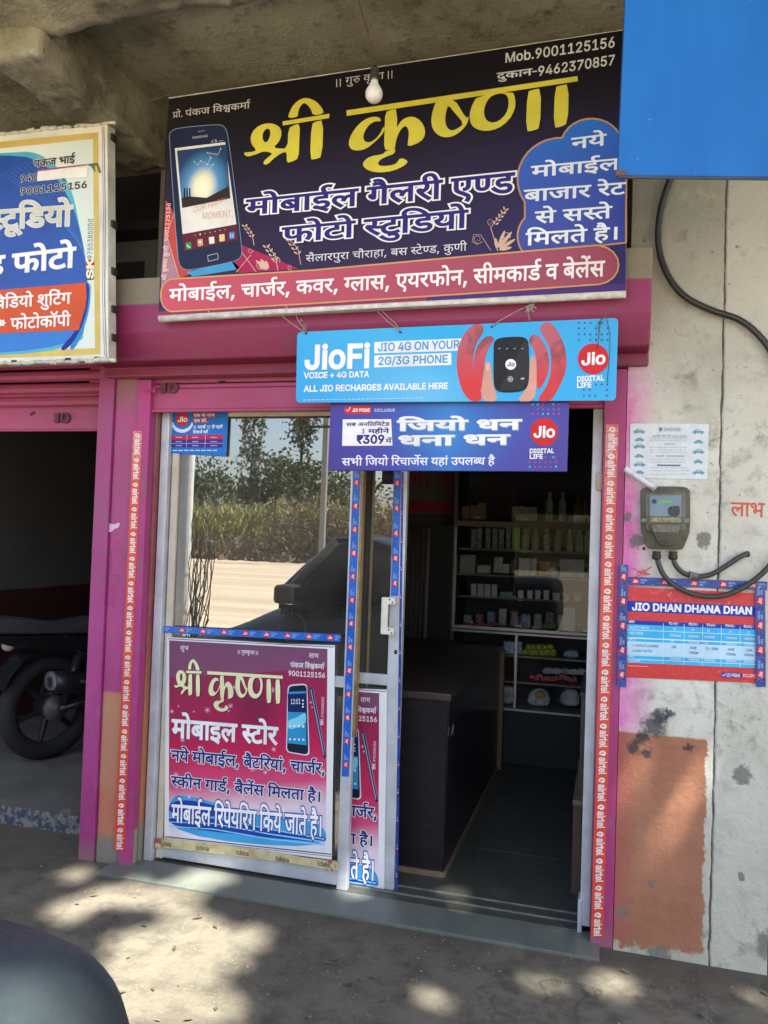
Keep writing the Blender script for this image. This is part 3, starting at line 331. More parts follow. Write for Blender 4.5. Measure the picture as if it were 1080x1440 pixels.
RUN_TABLE = {
'श्री कृष्णा': (1338, [0,0,0,1,283,0,2,386,0,3,490,0,4,707,0,5,795,0,6,946,0,7,1235,0]),
'प्रो.': (438, [8,0,0,9,227,0,10,331,0]),
'पंकज विश्वकर्मा': (2185, [11,0,0,12,227,0,3,227,0,13,532,0,2,829,0,14,933,0,15,1036,0,16,1259,0,3,1537,0,17,1842,0,7,2081,0,18,2185,0]),
'गुरु कृपा': (1190, [19,0,0,20,225,0,21,225,0,2,450,0,3,554,0,4,771,0,11,859,0,7,1086,0]),
'दुकान-': (974, [22,0,0,3,208,0,7,513,0,23,616,0,24,838,0]),
'मोबाईल गैलरी एण्ड': (2753, [17,0,0,9,239,0,25,343,0,7,571,0,26,675,0,27,871,0,2,1142,0,19,1246,0,28,1472,0,27,1472,0,29,1743,0,1,1906,0,2,2010,0,30,2114,0,31,2335,0,32,2522,0]),
'फोटो स्टुडियो': (1848, [33,0,0,9,308,0,34,412,0,9,614,0,2,717,0,35,821,0,34,977,0,20,1161,0,14,1178,0,32,1282,0,36,1513,0,9,1745,0]),
'सैलारपुरा चौराहा, बस स्टेण्ड, कुणी': (4845, [37,0,0,28,270,0,27,270,0,7,542,0,29,645,0,11,809,0,20,1036,0,29,1036,0,7,1200,0,2,1303,0,38,1407,0,39,1661,0,29,1764,0,7,1928,0,40,2032,0,7,2244,0,41,2348,0,2,2455,0,25,2559,0,37,2787,0,2,3058,0,35,3162,0,34,3317,0,42,3501,0,31,3519,0,32,3706,0,41,3936,0,2,4044,0,3,4148,0,20,4364,0,6,4452,0,1,4742,0]),
'मोबाईल, चार्जर, कवर, ग्लास, एयरफोन, सीमकार्ड व बेलेंस': (8168, [17,0,0,9,239,0,25,343,0,7,571,0,26,675,0,27,871,0,41,1142,0,2,1250,0,38,1354,0,7,1607,0,13,1711,0,18,2008,0,29,2008,0,41,2171,0,2,2278,0,3,2382,0,15,2687,0,29,2910,0,41,3073,0,2,3180,0,43,3284,0,27,3397,0,7,3668,0,37,3772,0,41,4042,0,2,4149,0,30,4253,0,36,4474,0,29,4706,0,33,4870,0,9,5178,0,23,5282,0,41,5504,0,2,5611,0,37,5715,0,1,5986,0,17,6089,0,3,6328,0,7,6633,0,32,6737,0,18,6965,0,2,6968,0,15,7072,0,2,7294,0,25,7398,0,42,7626,0,27,7626,0,44,7898,0,37,7898,0]),
'नये': (454, [23,0,0,36,222,0,42,454,0]),
'मोबाईल': (1142, [17,0,0,9,239,0,25,343,0,7,571,0,26,675,0,27,871,0]),
'बाजार रेट': (1365, [25,0,0,7,228,0,13,332,0,7,629,0,29,732,0,2,896,0,29,1000,0,42,1164,0,34,1164,0]),
'से सस्ते': (1028, [37,0,0,42,270,0,2,270,0,37,374,0,35,645,0,45,800,0,42,1028,0]),
'मिलते है।': (1310, [14,0,0,17,104,0,27,343,0,45,614,0,42,842,0,2,842,0,40,946,0,28,1158,0,46,1158,0]),
'श्री कृष्णा कुणी': (2140, [0,0,0,1,283,0,2,386,0,3,490,0,4,707,0,5,795,0,6,946,0,7,1235,0,2,1338,0,3,1442,0,20,1659,0,6,1747,0,1,2036,0]),
'शुभ': (553, [47,0,0,20,272,0,48,272,0]),
'गुरुकृपा': (1086, [19,0,0,20,225,0,21,225,0,3,450,0,4,667,0,11,755,0,7,982,0]),
'लाभ': (656, [27,0,0,7,271,0,48,375,0]),
'मोबाइल स्टोर': (1871, [17,0,0,9,239,0,25,343,0,7,571,0,49,675,0,27,871,0,2,1142,0,35,1246,0,34,1402,0,9,1604,0,29,1707,0]),
'नये मोबाईल, बैटरियां, चार्जर,': (4080, [23,0,0,36,222,0,42,454,0,2,454,0,17,558,0,9,797,0,25,901,0,7,1129,0,26,1233,0,27,1429,0,41,1700,0,2,1808,0,25,1912,0,28,2140,0,34,2140,0,14,2342,0,29,2445,0,36,2609,0,7,2841,0,12,2944,0,41,2944,0,2,3052,0,38,3156,0,7,3409,0,13,3513,0,18,3810,0,29,3810,0,41,3973,0]),
'स्कीन गार्ड, बैलेंस मिलता है।': (3948, [35,0,0,3,156,0,1,460,0,23,564,0,2,786,0,19,890,0,7,1115,0,32,1219,0,18,1447,0,41,1450,0,2,1557,0,25,1661,0,28,1889,0,27,1889,0,44,2160,0,37,2160,0,2,2431,0,14,2535,0,17,2638,0,27,2878,0,45,3149,0,7,3377,0,2,3480,0,40,3584,0,28,3797,0,46,3797,0]),
'मोबाईल रिपेयरिंग किये जाते है।': (4410, [17,0,0,9,239,0,25,343,0,7,571,0,26,675,0,27,871,0,2,1142,0,14,1246,0,29,1350,0,11,1514,0,42,1741,0,36,1741,0,14,1973,0,29,2076,0,12,2240,0,19,2240,0,2,2465,0,14,2569,0,3,2673,0,36,2978,0,42,3210,0,2,3210,0,13,3314,0,7,3610,0,45,3714,0,42,3942,0,2,3942,0,40,4046,0,28,4258,0,46,4258,0]),
'पंकज भाई': (1514, [11,0,0,12,227,0,3,227,0,13,532,0,2,829,0,48,933,0,7,1214,0,26,1318,0]),
'स्टूडियो': (1027, [35,0,0,34,156,0,50,340,0,14,357,0,32,461,0,36,692,0,9,924,0]),
'एण्ड फोटो': (1460, [30,0,0,31,221,0,32,408,0,2,639,0,33,743,0,9,1051,0,34,1155,0,9,1356,0]),
'विडियो शुटिंग': (1902, [14,0,0,15,104,0,14,326,0,32,430,0,36,660,0,9,892,0,2,996,0,47,1100,0,20,1372,0,14,1372,0,34,1476,0,12,1660,0,19,1677,0]),
'फोटोकॉपी': (1456, [33,0,0,9,308,0,34,412,0,9,614,0,3,717,0,51,1022,0,11,1126,0,1,1353,0]),
'सब अनलिमिटेड': (2280, [37,0,0,25,270,0,2,499,0,52,603,0,23,908,0,14,1130,0,27,1234,0,14,1505,0,17,1609,0,34,1848,0,42,2032,0,32,2050,0]),
'महीने': (777, [17,0,0,40,239,0,1,452,0,23,555,0,42,777,0]),
'में': (239, [17,0,0,44,239,0]),
'जियो धन': (1308, [14,0,0,13,104,0,36,400,0,9,632,0,2,736,0,53,840,0,23,1086,0]),
'धना धन': (1144, [53,0,0,23,246,0,7,468,0,2,572,0,53,676,0,23,922,0]),
'सभी जियो रिचार्जेस यहां उपलब्ध है': (4959, [37,0,0,48,270,0,1,552,0,2,655,0,14,759,0,13,863,0,36,1160,0,9,1392,0,2,1495,0,14,1599,0,29,1703,0,38,1866,0,7,2120,0,13,2224,0,54,2520,0,37,2520,0,2,2791,0,36,2895,0,40,3127,0,7,3339,0,12,3443,0,2,3443,0,55,3547,0,11,3766,0,27,3993,0,56,4264,0,2,4643,0,40,4747,0,28,4959,0]),
'एक के साथ': (1670, [30,0,0,3,221,0,2,526,0,3,630,0,42,846,0,2,935,0,37,1039,0,7,1309,0,57,1413,0]),
'एक फ्री.': (1149, [30,0,0,3,221,0,2,526,0,58,630,0,1,938,0,10,1042,0]),
'मार्च': (596, [17,0,0,7,239,0,38,343,0,18,596,0]),
'से पहले': (1085, [37,0,0,42,270,0,2,270,0,11,374,0,40,602,0,27,814,0,42,1085,0]),
'रिचार्ज करें': (1494, [14,0,0,29,104,0,38,267,0,7,521,0,13,624,0,18,921,0,2,921,0,3,1025,0,29,1330,0,44,1494,0]),
'प्यारे': (622, [59,0,0,36,123,0,7,355,0,29,459,0,42,622,0]),
'आपके हित में जारी सूचना': (3658, [60,0,0,11,409,0,3,636,0,42,853,0,2,941,0,14,1045,0,40,1149,0,45,1361,0,2,1589,0,17,1693,0,44,1932,0,2,1932,0,13,2036,0,7,2333,0,29,2437,0,1,2600,0,2,2704,0,37,2808,0,50,3078,0,38,3078,0,23,3332,0,7,3554,0]),
'दोपहिया वाहन': (2055, [61,0,0,9,208,0,11,312,0,14,539,0,40,642,0,36,855,0,7,1087,0,2,1190,0,15,1294,0,7,1517,0,40,1620,0,23,1833,0]),
'यहां उपलब्ध': (1748, [36,0,0,40,232,0,7,444,0,12,548,0,2,548,0,55,652,0,11,871,0,27,1098,0,56,1370,0]),
'क': (305, [3,0,0]),
'Mob.9001125156': (3547, [62,0,0,63,361,0,64,601,0,65,846,0,66,954,0,67,1213,0,67,1472,0,68,1732,0,68,1991,0,69,2250,0,70,2510,0,68,2769,0,70,3028,0,71,3288,0]),
'9462370857': (2594, [66,0,0,72,259,0,71,519,0,69,778,0,73,1038,0,74,1297,0,67,1556,0,75,1816,0,70,2075,0,74,2334,0]),
'9001125156': (2594, [66,0,0,67,259,0,67,519,0,68,778,0,68,1038,0,69,1297,0,70,1556,0,68,1816,0,70,2075,0,71,2334,0]),
'9755385050': (2594, [66,0,0,74,259,0,70,519,0,70,778,0,73,1038,0,75,1297,0,70,1556,0,67,1816,0,70,2075,0,67,2334,0]),
'940': (778, [66,0,0,72,259,0,67,519,0]),
'SK': (525, [76,0,0,77,257,0]),
'JioFi': (898, [78,0,0,79,228,0,63,325,0,80,565,0,79,801,0]),
'JIO 4G ON YOUR': (3330, [78,0,0,81,228,0,82,405,0,83,710,0,72,818,0,84,1077,0,83,1376,0,82,1483,0,85,1789,0,83,2090,0,86,2198,0,82,2469,0,87,2775,0,88,3073,0]),
'2G/3G PHONE': (2768, [69,0,0,84,259,0,89,558,0,73,702,0,84,961,0,83,1260,0,90,1367,0,91,1623,0,82,1920,0,85,2226,0,92,2527,0]),
'VOICE + 4G DATA': (3529, [93,0,0,82,276,0,81,582,0,94,758,0,92,1050,0,83,1291,0,95,1398,0,83,1658,0,72,1765,0,84,2024,0,83,2323,0,96,2430,0,97,2719,0,98,2995,0,97,3253,0]),
'ALL JIO RECHARGES AVAILABLE HERE': (7555, [97,0,0,99,276,0,99,502,0,83,728,0,78,836,0,81,1064,0,82,1240,0,83,1546,0,88,1654,0,92,1911,0,94,2152,0,91,2444,0,97,2741,0,88,3017,0,84,3274,0,92,3573,0,76,3813,0,83,4070,0,97,4177,0,93,4453,0,97,4729,0,81,5005,0,99,5182,0,97,5408,0,100,5684,0,99,5946,0,92,6172,0,83,6412,0,91,6520,0,92,6817,0,88,7057,0,92,7315,0]),
'Jio': (565, [78,0,0,79,228,0,63,325,0]),
'DIGITAL': (1700, [96,0,0,81,289,0,84,465,0,81,764,0,98,940,0,97,1198,0,99,1474,0]),
'LIFE': (879, [99,0,0,81,226,0,80,402,0,92,639,0]),
'JIO PRIME': (2109, [78,0,0,81,228,0,82,405,0,83,710,0,90,818,0,88,1074,0,81,1331,0,62,1507,0,92,1868,0]),
'EXCLUSIVE': (2279, [92,0,0,101,240,0,94,513,0,99,806,0,87,1032,0,76,1329,0,81,1586,0,93,1762,0,92,2038,0]),
'3': (259, [73,0,0]),
'₹309': (995, [102,0,0,73,217,0,67,476,0,66,735,0]),
'31': (519, [73,0,0,68,259,0]),
"'17": (639, [103,0,0,68,120,0,74,379,0]),
'12:51': (1145, [68,0,0,69,259,0,104,519,0,70,626,0,68,886,0]),
'JIO DHAN DHANA DHAN': (4799, [78,0,0,81,228,0,82,405,0,83,710,0,96,818,0,91,1107,0,97,1404,0,85,1680,0,83,1981,0,96,2089,0,91,2377,0,97,2675,0,85,2950,0,97,3252,0,83,3528,0,96,3635,0,91,3924,0,97,4221,0,85,4497,0]),
'MRP': (874, [62,0,0,88,361,0,90,619,0]),
'₹149/-': (1398, [102,0,0,68,217,0,72,476,0,66,735,0,89,995,0,105,1139,0]),
'₹309/-': (1398, [102,0,0,73,217,0,67,476,0,66,735,0,89,995,0,105,1139,0]),
'₹349/-': (1398, [102,0,0,73,217,0,72,476,0,66,735,0,89,995,0,105,1139,0]),
'₹399/-': (1398, [102,0,0,73,217,0,66,476,0,66,735,0,89,995,0,105,1139,0]),
'₹509/-': (1398, [102,0,0,70,217,0,67,476,0,66,735,0,89,995,0,105,1139,0]),
'VALIDITY (DAYS)': (3462, [93,0,0,97,276,0,99,552,0,81,778,0,96,954,0,81,1243,0,98,1420,0,86,1678,0,83,1949,0,106,2057,0,96,2213,0,97,2502,0,86,2778,0,76,3049,0,107,3306,0]),
'FREE VOICE': (2373, [80,0,0,88,236,0,92,494,0,92,734,0,83,974,0,93,1082,0,82,1358,0,81,1664,0,94,1840,0,92,2132,0]),
'DATA': (1099, [96,0,0,97,289,0,98,565,0,97,823,0]),
'1. DATA AT 4G SPEED': (4269, [68,0,0,65,259,0,83,367,0,96,474,0,97,763,0,98,1039,0,97,1297,0,83,1573,0,97,1680,0,98,1956,0,83,2215,0,72,2322,0,84,2582,0,83,2880,0,76,2987,0,90,3244,0,92,3500,0,92,3740,0,96,3980,0]),
'2. DAILY 4G FUP': (3275, [69,0,0,65,259,0,83,367,0,96,474,0,97,763,0,81,1039,0,99,1215,0,86,1442,0,83,1713,0,72,1820,0,84,2080,0,83,2378,0,80,2486,0,87,2722,0,90,3019,0]),
'SMS': (875, [76,0,0,62,257,0,76,618,0]),
'JIO APPS': (1862, [78,0,0,81,228,0,82,405,0,83,710,0,97,818,0,90,1094,0,90,1350,0,76,1605,0]),
'28': (519, [69,0,0,75,259,0]),
'2GB': (820, [69,0,0,84,259,0,100,558,0]),
'84GB': (1079, [75,0,0,72,259,0,84,519,0,100,817,0]),
'10 + 10GB': (2072, [68,0,0,67,259,0,83,519,0,95,626,0,83,886,0,68,993,0,67,1252,0,84,1512,0,100,1810,0]),
'56GB': (1079, [70,0,0,71,259,0,84,519,0,100,817,0]),
'112GB': (1338, [68,0,0,68,259,0,69,519,0,84,778,0,100,1076,0]),
'1GB/day': (1658, [68,0,0,84,259,0,100,558,0,89,820,0,108,964,0,109,1208,0,110,1433,0]),
'2GB/day': (1658, [69,0,0,84,259,0,100,558,0,89,820,0,108,964,0,109,1208,0,110,1433,0]),
'Unlimited': (1797, [87,0,0,111,298,0,112,534,0,79,644,0,113,741,0,79,1092,0,114,1188,0,115,1319,0,108,1552,0]),
'100': (778, [68,0,0,67,259,0,67,519,0]),
'airtel': (946, [109,0,0,79,225,0,116,322,0,114,472,0,115,603,0,112,836,0]),
'!dea': (818, [117,0,0,108,115,0,115,360,0,109,593,0]),
'SAMSUNG': (2048, [76,0,0,97,257,0,62,533,0,76,894,0,87,1150,0,85,1448,0,84,1750,0]),
'SHRIRAM': (1882, [76,0,0,91,257,0,88,554,0,81,811,0,88,988,0,97,1245,0,62,1521,0]),
'OUR HAPPY': (2324, [82,0,0,87,306,0,88,604,0,83,861,0,91,968,0,97,1266,0,90,1542,0,90,1797,0,86,2052,0]),
'MOMENT,': (1936, [62,0,0,82,361,0,62,667,0,92,1028,0,85,1269,0,98,1570,0,118,1828,0]),
'H': (297, [91,0,0])}

def _contour(c):
    x = y = 0; out = []
    for i in range(0, len(c), 2):
        on = c[i] & 1; x += (c[i] - on) // 2; y += c[i + 1]; out.append((x * 2.5, y * 2.5, on))
    return out
GLYPH = [[_contour(c) for c in g_] for g_ in GLYPH_STEPS]
RUN = {t_: ([(a[i], a[i + 1] * 2.5, a[i + 2] * 2.5) for i in range(0, len(a), 3)], w_ * 2.5) for t_, (w_, a) in RUN_TABLE.items()}
def _curve(c, n):
    q = []; m = len(c)
    for i in range(m):
        x, y, on = c[i]; x2, y2, on2 = c[(i + 1) % m]
        q.append((x, y, on))
        if not on and not on2: q.append(((x + x2) / 2, (y + y2) / 2, 1))
    k = next(i for i, p in enumerate(q) if p[2]); q = q[k:] + q[:k] + [q[k]]
    pts = []; i = 0
    while i < len(q) - 1:
        if q[i + 1][2]: pts.append(q[i][:2]); i += 1
        else:
            a, b, d = q[i], q[i + 1], q[i + 2]
            for t in range(n):
                s = t / n; pts.append(((1 - s) ** 2 * a[0] + 2 * s * (1 - s) * b[0] + s * s * d[0], (1 - s) ** 2 * a[1] + 2 * s * (1 - s) * b[1] + s * s * d[1]))
            i += 2
    out = []
    for p in pts:
        if not out or abs(p[0] - out[-1][0]) + abs(p[1] - out[-1][1]) > 0.5: out.append(p)
    return np.array(out, float)
def _fat(P, d):
    """grow an outline by d (font units)"""
    if d == 0: return P
    a = np.roll(P, 1, 0); b = np.roll(P, -1, 0)
    def nrm(v): return v / (np.linalg.norm(v, axis=1, keepdims=True) + 1e-9)
    t1 = nrm(P - a); t2 = nrm(b - P)
    n1 = np.stack([-t1[:, 1], t1[:, 0]], 1); n2 = np.stack([-t2[:, 1], t2[:, 0]], 1)
    m = nrm(n1 + n2); c = np.clip((m * n1).sum(1, keepdims=True), 0.5, 1)
    return P + m * d / c
def text(t, x0, y0, x1, y1, h0, h1=None, bold=0, q=3, mode=None, up=None):
    """outlines of a line of writing. For Devanagari (x0,y0)-(x1,y1) is its head line, for Latin its base line; h is the letter height"""
    r, w = RUN[t]; h1 = h1 or h0
    dev = any(0x900 <= ord(c) <= 0x97f for c in t) if mode is None else mode == 'd'
    cap = 622.0 if dev else 728.0
    res = []
    for g, gx, gy in r:
        for c in GLYPH[g]:
            P = _fat(_curve(c, q), bold) + np.array([gx, gy])
            s = P[:, 0] / w; h = h0 + (h1 - h0) * s
            v = (cap - P[:, 1]) / cap * h if dev else -P[:, 1] / cap * h
            if up is None: dx, dy = -0.03, 1.0
            else: dx, dy = -up[0], -up[1]
            res.append(np.stack([x0 + (x1 - x0) * s + v * dx, y0 + (y1 - y0) * s + v * dy], 1))
    return res
def area(P):
    x, y = P[:, 0], P[:, 1]; return 0.5 * np.sum(x * np.roll(y, -1) - np.roll(x, -1) * y)
def solid(*loops):
    """outer loop first, then its holes"""
    L = [np.array(l, float) for l in loops]; out = []
    for i, l in enumerate(L):
        a = area(l)
        if (a < 0) != (i > 0): l = l[::-1]
        out.append(l)
    return out
def many(*shapes):
    out = []
    for l in shapes:
        l = np.array(l, float); out.append(l if area(l) > 0 else l[::-1])
    return out
def smooth(l, n=2):
    P = np.array(l, float)
    for _ in range(n):
        b = np.roll(P, -1, 0); P = np.stack([P * 0.75 + b * 0.25, P * 0.25 + b * 0.75], 1).reshape(-1, 2)
    return P
def circle(x, y, r, ry=None, n=24):
    ry = ry or r
    return [(x + r * math.cos(2 * math.pi * k / n), y + ry * math.sin(2 * math.pi * k / n)) for k in range(n)]
def rect(x0, y0, x1, y1): return [(x0, y0), (x1, y0), (x1, y1), (x0, y1)]
def line(pts, w, w1=None):
    """a stroke of some width along a path"""
    P = np.array(pts, float); n = len(P); w1 = w if w1 is None else w1
    T = np.array([P[min(i + 1, n - 1)] - P[max(i - 1, 0)] for i in range(n)]); T /= np.linalg.norm(T, axis=1, keepdims=True) + 1e-9
    N = np.stack([-T[:, 1], T[:, 0]], 1); k = np.linspace(w, w1, n)[:, None] / 2
    return np.vstack([P + N * k, (P - N * k)[::-1]])
def roundrect(q, r, n=4):
    """quad with rounded corners"""
    q = [np.array(p, float) for p in q]; out = []
    for i in range(4):
        p = q[i]; a = q[i - 1] - p; b = q[(i + 1) % 4] - p
        a = a / np.linalg.norm(a) * r; b = b / np.linalg.norm(b) * r
        for k in range(n + 1):
            t = k / n; out.append(p + a * (1 - t) ** 2 + b * t ** 2)
    return np.array(out)
def fill(loops, sgn=None):
    """triangulate loops by the non-zero rule: 2-D points, triangles"""
    P = []; E = []
    for l in loops:
        n = len(P); m = len(l); P += [tuple(p) for p in l]; E += [(n + i, n + (i + 1) % m) for i in range(m)]
    r = delaunay_2d_cdt([Vector(p) for p in P], E, [], 0, 1e-4)
    V = np.array([(v.x, v.y) for v in r[0]]); F = np.array([f for f in r[2] if len(f) == 3])
    C = V[F].mean(1)
    A = np.vstack([np.asarray(l, float) for l in loops]); B = np.vstack([np.roll(np.asarray(l, float), -1, 0) for l in loops])
    s = 1 if sum(area(np.asarray(l, float)) for l in loops) > 0 else -1
    keep = np.zeros(len(F), bool)
    for k0 in range(0, len(F), 400):
        c = C[k0:k0 + 400]
        y = c[:, 1][:, None]; x = c[:, 0][:, None]
        a1, b1 = A[:, 1][None], B[:, 1][None]
        upw = (a1 <= y) & (b1 > y); dnw = (a1 > y) & (b1 <= y)
        cr = (B[:, 0] - A[:, 0])[None] * (y - a1) - (x - A[:, 0][None]) * (b1 - a1)
        wn = (upw & (cr > 0)).sum(1) * 1 - (dnw & (cr < 0)).sum(1)
        keep[k0:k0 + 400] = wn * s > 0
    return V, F[keep]
class Plane:
    """an upright (or tilted) flat sheet in the place; at() finds the point of the sheet seen at a pixel of the photograph"""
    def __init__(s, p, n, quad=None):
        s.p = np.array(p, float); s.n = np.array(n, float) / np.linalg.norm(n)
        s.q = None
        if quad is not None:      # homography photo px -> unit square, for the print's own uv (TL,TR,BR,BL)
            A = []; B = []
            for (x, y), (u, v) in zip(quad, ((0, 1), (1, 1), (1, 0), (0, 0))):
                A.append([x, y, 1, 0, 0, 0, -u * x, -u * y]); B.append(u)
                A.append([0, 0, 0, x, y, 1, -v * x, -v * y]); B.append(v)
            s.q = np.append(np.linalg.solve(np.array(A, float), np.array(B, float)), 1).reshape(3, 3)
    def at(s, x, y, off=0.0):
        d = ray(x, y); p = s.p + s.n * off
        return CAM + d * (np.dot(p - CAM, s.n) / np.dot(d, s.n))
    def uv(s, x, y):
        if s.q is None: return (x / 1000.0, -y / 1000.0)
        a = s.q @ np.array([x, y, 1.0]); return (a[0] / a[2], a[1] / a[2])
def facade(Y, quad=None): return Plane((0, Y, 0), (0, -1, 0), quad)
LAY = 0.0007
def decal(name, loops, pl, lay, m, parent, sub=None):
    """printed or painted shape lying on a sheet, lay = how many ink layers up"""
    groups = loops if isinstance(loops[0], list) and isinstance(loops[0][0], np.ndarray) else [loops]
    V3 = []; F3 = []; UV = []
    for gl in groups:
        V, F = fill(gl); n = len(V3)
        V3 += [tuple(pl.at(x, y, lay * LAY)) for x, y in V]; UV += [pl.uv(x, y) for x, y in V]
        F3 += [tuple(int(i) + n for i in f) for f in F]
    return sheet(name, V3, F3, UV, m, parent, pl)
def sheet(name, V3, F3, UV, m, parent, pl):
    out = []
    for f in F3:
        a, b, c = (np.array(V3[i]) for i in f)
        out.append(f if np.dot(np.cross(b - a, c - a), pl.n) > 0 else f[::-1])
    me = bpy.data.meshes.new(name); me.from_pydata(V3, [], out)
    uvl = me.uv_layers.new(name='print')
    li = np.zeros(len(me.loops), int); me.loops.foreach_get('vertex_index', li)
    uvl.data.foreach_set('uv', np.array(UV)[li].ravel())
    return link_mesh(name, me, m, parent)
def board(name, loop, pl, thick, mats, parent, bevel=0.0, off=0.0):
    """a panel of real thickness whose face lies on the sheet; mats = face, edge"""
    L = smooth(loop, 0); n = len(L)
    f = [pl.at(x, y, off) for x, y in L]; b = [p - pl.n * thick for p in f]
    vs = [tuple(p) for p in f + b]
    fs = [tuple(range(n)), tuple(range(2 * n - 1, n - 1, -1))] + [(i, (i + 1) % n, n + (i + 1) % n, n + i) for i in range(n)]
    me = bpy.data.meshes.new(name); me.from_pydata(vs, [], fs)
    import bmesh
    bm = bmesh.new(); bm.from_mesh(me); bmesh.ops.recalc_face_normals(bm, faces=bm.faces[:]); bm.to_mesh(me); bm.free()
    uvl = me.uv_layers.new(name='print'); UV = [pl.uv(x, y) for x, y in L] * 2
    for lp in me.loops: uvl.data[lp.index].uv = UV[lp.vertex_index]
    o = link_mesh(name, me, mats, parent)
    if len(mats) > 1: me.polygons.foreach_set('material_index', [0] + [1] * (len(fs) - 1))
    if bevel:
        md = o.modifiers.new('bevel', 'BEVEL'); md.width = bevel; md.segments = 2; md.limit_method = 'ANGLE'
    return o
def T(name, t, a, b, h, m, pl, lay, parent, h1=None, bold=0, q=3, outline=0, om=None, mode=None, up=None):
    """a line of writing on a sheet, optionally with a wider outline under it"""
    if outline: decal('lettering_outline', text(t, *a, *b, h, h1, bold + outline, 2, mode, up), pl, lay - 0.6, om, parent)
    return decal(name, text(t, *a, *b, h, h1, bold, q, mode, up), pl, lay, m, parent)
WHITE = ink('#e9e9ea')
# ------------------------------------------------------------------ ground, road, threshold
def m_ground():
    g = G('ground'); X, Y, Z = g.xyz()
    n1 = g.noise(1.3, 6, 0.6); n2 = g.noise(9, 6, 0.65); n3 = g.noise(60, 4, 0.7)
    conc = g.mix(g.step(n1, 0.3, 0.7), (0.088, 0.078, 0.056), (0.178, 0.160, 0.118))
    conc = g.mix(g.step(n2, 0.45, 0.7), conc, (0.062, 0.055, 0.040))
    conc = g.mix(g.step(n3, 0.55, 0.75, 0, 0.5), conc, (0.23, 0.205, 0.155))
    sand = g.mix(g.step(g.noise(0.35, 6, 0.6, co=g.scaled(g.co(), (0.25, 2.2, 1))), 0.35, 0.65), (0.36, 0.285, 0.18), (0.56, 0.465, 0.325))
    sand = g.mix(g.step(n2, 0.4, 0.75, 0, 0.6), sand, (0.26, 0.20, 0.125))
    e = g.step(g.math('ADD', Y, g.math('MULTIPLY', g.noise(0.9, 4), 1.6)), -4.0, -3.2)
    # hairline cracks, and dirt swept up along the foot of the building
    wv = g.n('ShaderNodeVectorMath', _operation='ADD'); g.t.links.new(g.co(), wv.inputs[0]); nc = g.n('ShaderNodeTexNoise'); g.t.links.new(g.co(), nc.inputs['Vector']); nc.inputs['Scale'].default_value = 3.0; nc.inputs['Detail'].default_value = 6
    sc_ = g.n('ShaderNodeVectorMath', _operation='SCALE'); g.t.links.new(nc.outputs[1], sc_.inputs[0]); sc_.inputs['Scale'].default_value = 0.7; g.t.links.new(sc_.outputs[0], wv.inputs[1])
    vd = g.voro(0.85, wv.outputs[0], 'DISTANCE_TO_EDGE'); ck = g.math('MULTIPLY', g.step(vd, 0.007, 0.002), g.step(g.noise(1.1, 3), 0.52, 0.60)); conc = g.mix(g.math('MULTIPLY', ck, 0.5), conc, (0.03, 0.025, 0.018))
    ft = g.step(g.math('ADD', Y, g.math('MULTIPLY', n2, 0.12)), -0.20, -0.06); conc = g.mix(g.math('MULTIPLY', ft, 0.6), conc, (0.07, 0.058, 0.042))
    oil = g.step(g.noise(2.6, 5, 0.6, dist=0.8), 0.60, 0.68); conc = g.mix(g.math('MULTIPLY', oil, 0.45), conc, (0.06, 0.05, 0.038))
    col = g.mix(e, sand, conc)
    h = g.math('ADD', g.math('MULTIPLY', n2, 0.5), g.math('MULTIPLY', n3, 0.35))
    return g.out(col, 0.92, bump=h, bstr=0.55, bdist=0.02)
mb = MB()
gx = [-150, -40, -12, -6, -4, -3, -2, -1, 0, 1, 2, 6, 20, 150]; gy = [-260, -90, -40, -20, -10, -6, -4, -3, -2, -1, -0.4, 0, 3, 8, 40]
vs = [(x, y, (0.0 if y > -5 else 0.012 * (-5 - y) if y > -40 else 0.42)) for y in gy for x in gx]; n = len(gx)
vs = [(x, y, 0.0) for x, y, z in vs]
mb.add(vs, [(j * n + i, j * n + i + 1, (j + 1) * n + i + 1, (j + 1) * n + i) for j in range(len(gy) - 1) for i in range(n - 1)])
tag(mb.build('ground', m_ground()), kind='structure')

def m_kota(dark=1.0):
    g = G('kota_stone'); X, Y, Z = g.xyz()
    n = g.noise(3, 6, 0.6); n2 = g.noise(30, 5, 0.7)
    c = g.mix(g.step(n, 0.3, 0.7), (0.085 * dark, 0.115 * dark, 0.105 * dark), (0.15 * dark, 0.18 * dark, 0.16 * dark))
    c = g.mix(g.step(n2, 0.45, 0.7, 0, 0.65), c, (0.19 * dark, 0.175 * dark, 0.135 * dark)); c = g.mix(g.step(g.noise(1.7, 6, 0.65), 0.42, 0.65, 0, 0.6), c, (0.15 * dark, 0.135 * dark, 0.10 * dark))
    jy = g.math('ABSOLUTE', g.math('SUBTRACT', g.math('FRACT', g.math('MULTIPLY', g.math('SUBTRACT', Y, 0.08), 1.55)), 0.0))
    c = g.mix(g.step(jy, 0.012, 0.006), c, (0.22, 0.20, 0.17))
    return g.out(c, g.step(n2, 0.3, 0.7, 0.32, 0.55), bump=n2, bstr=0.12)
KOTA = m_kota()
mb = MB(); mb.box(-2.0, 0.0, -0.105, 0.075, -0.05, 0.012); 
tag(mb.build('threshold_slab', m_kota(0.95), bevel=0.002), kind='structure')
mb = MB(); mb.box(-2.1, 0.12, 0.078, 3.0, -0.05, 0.008)
tag(mb.build('shop_floor', m_kota(0.42)), kind='structure')
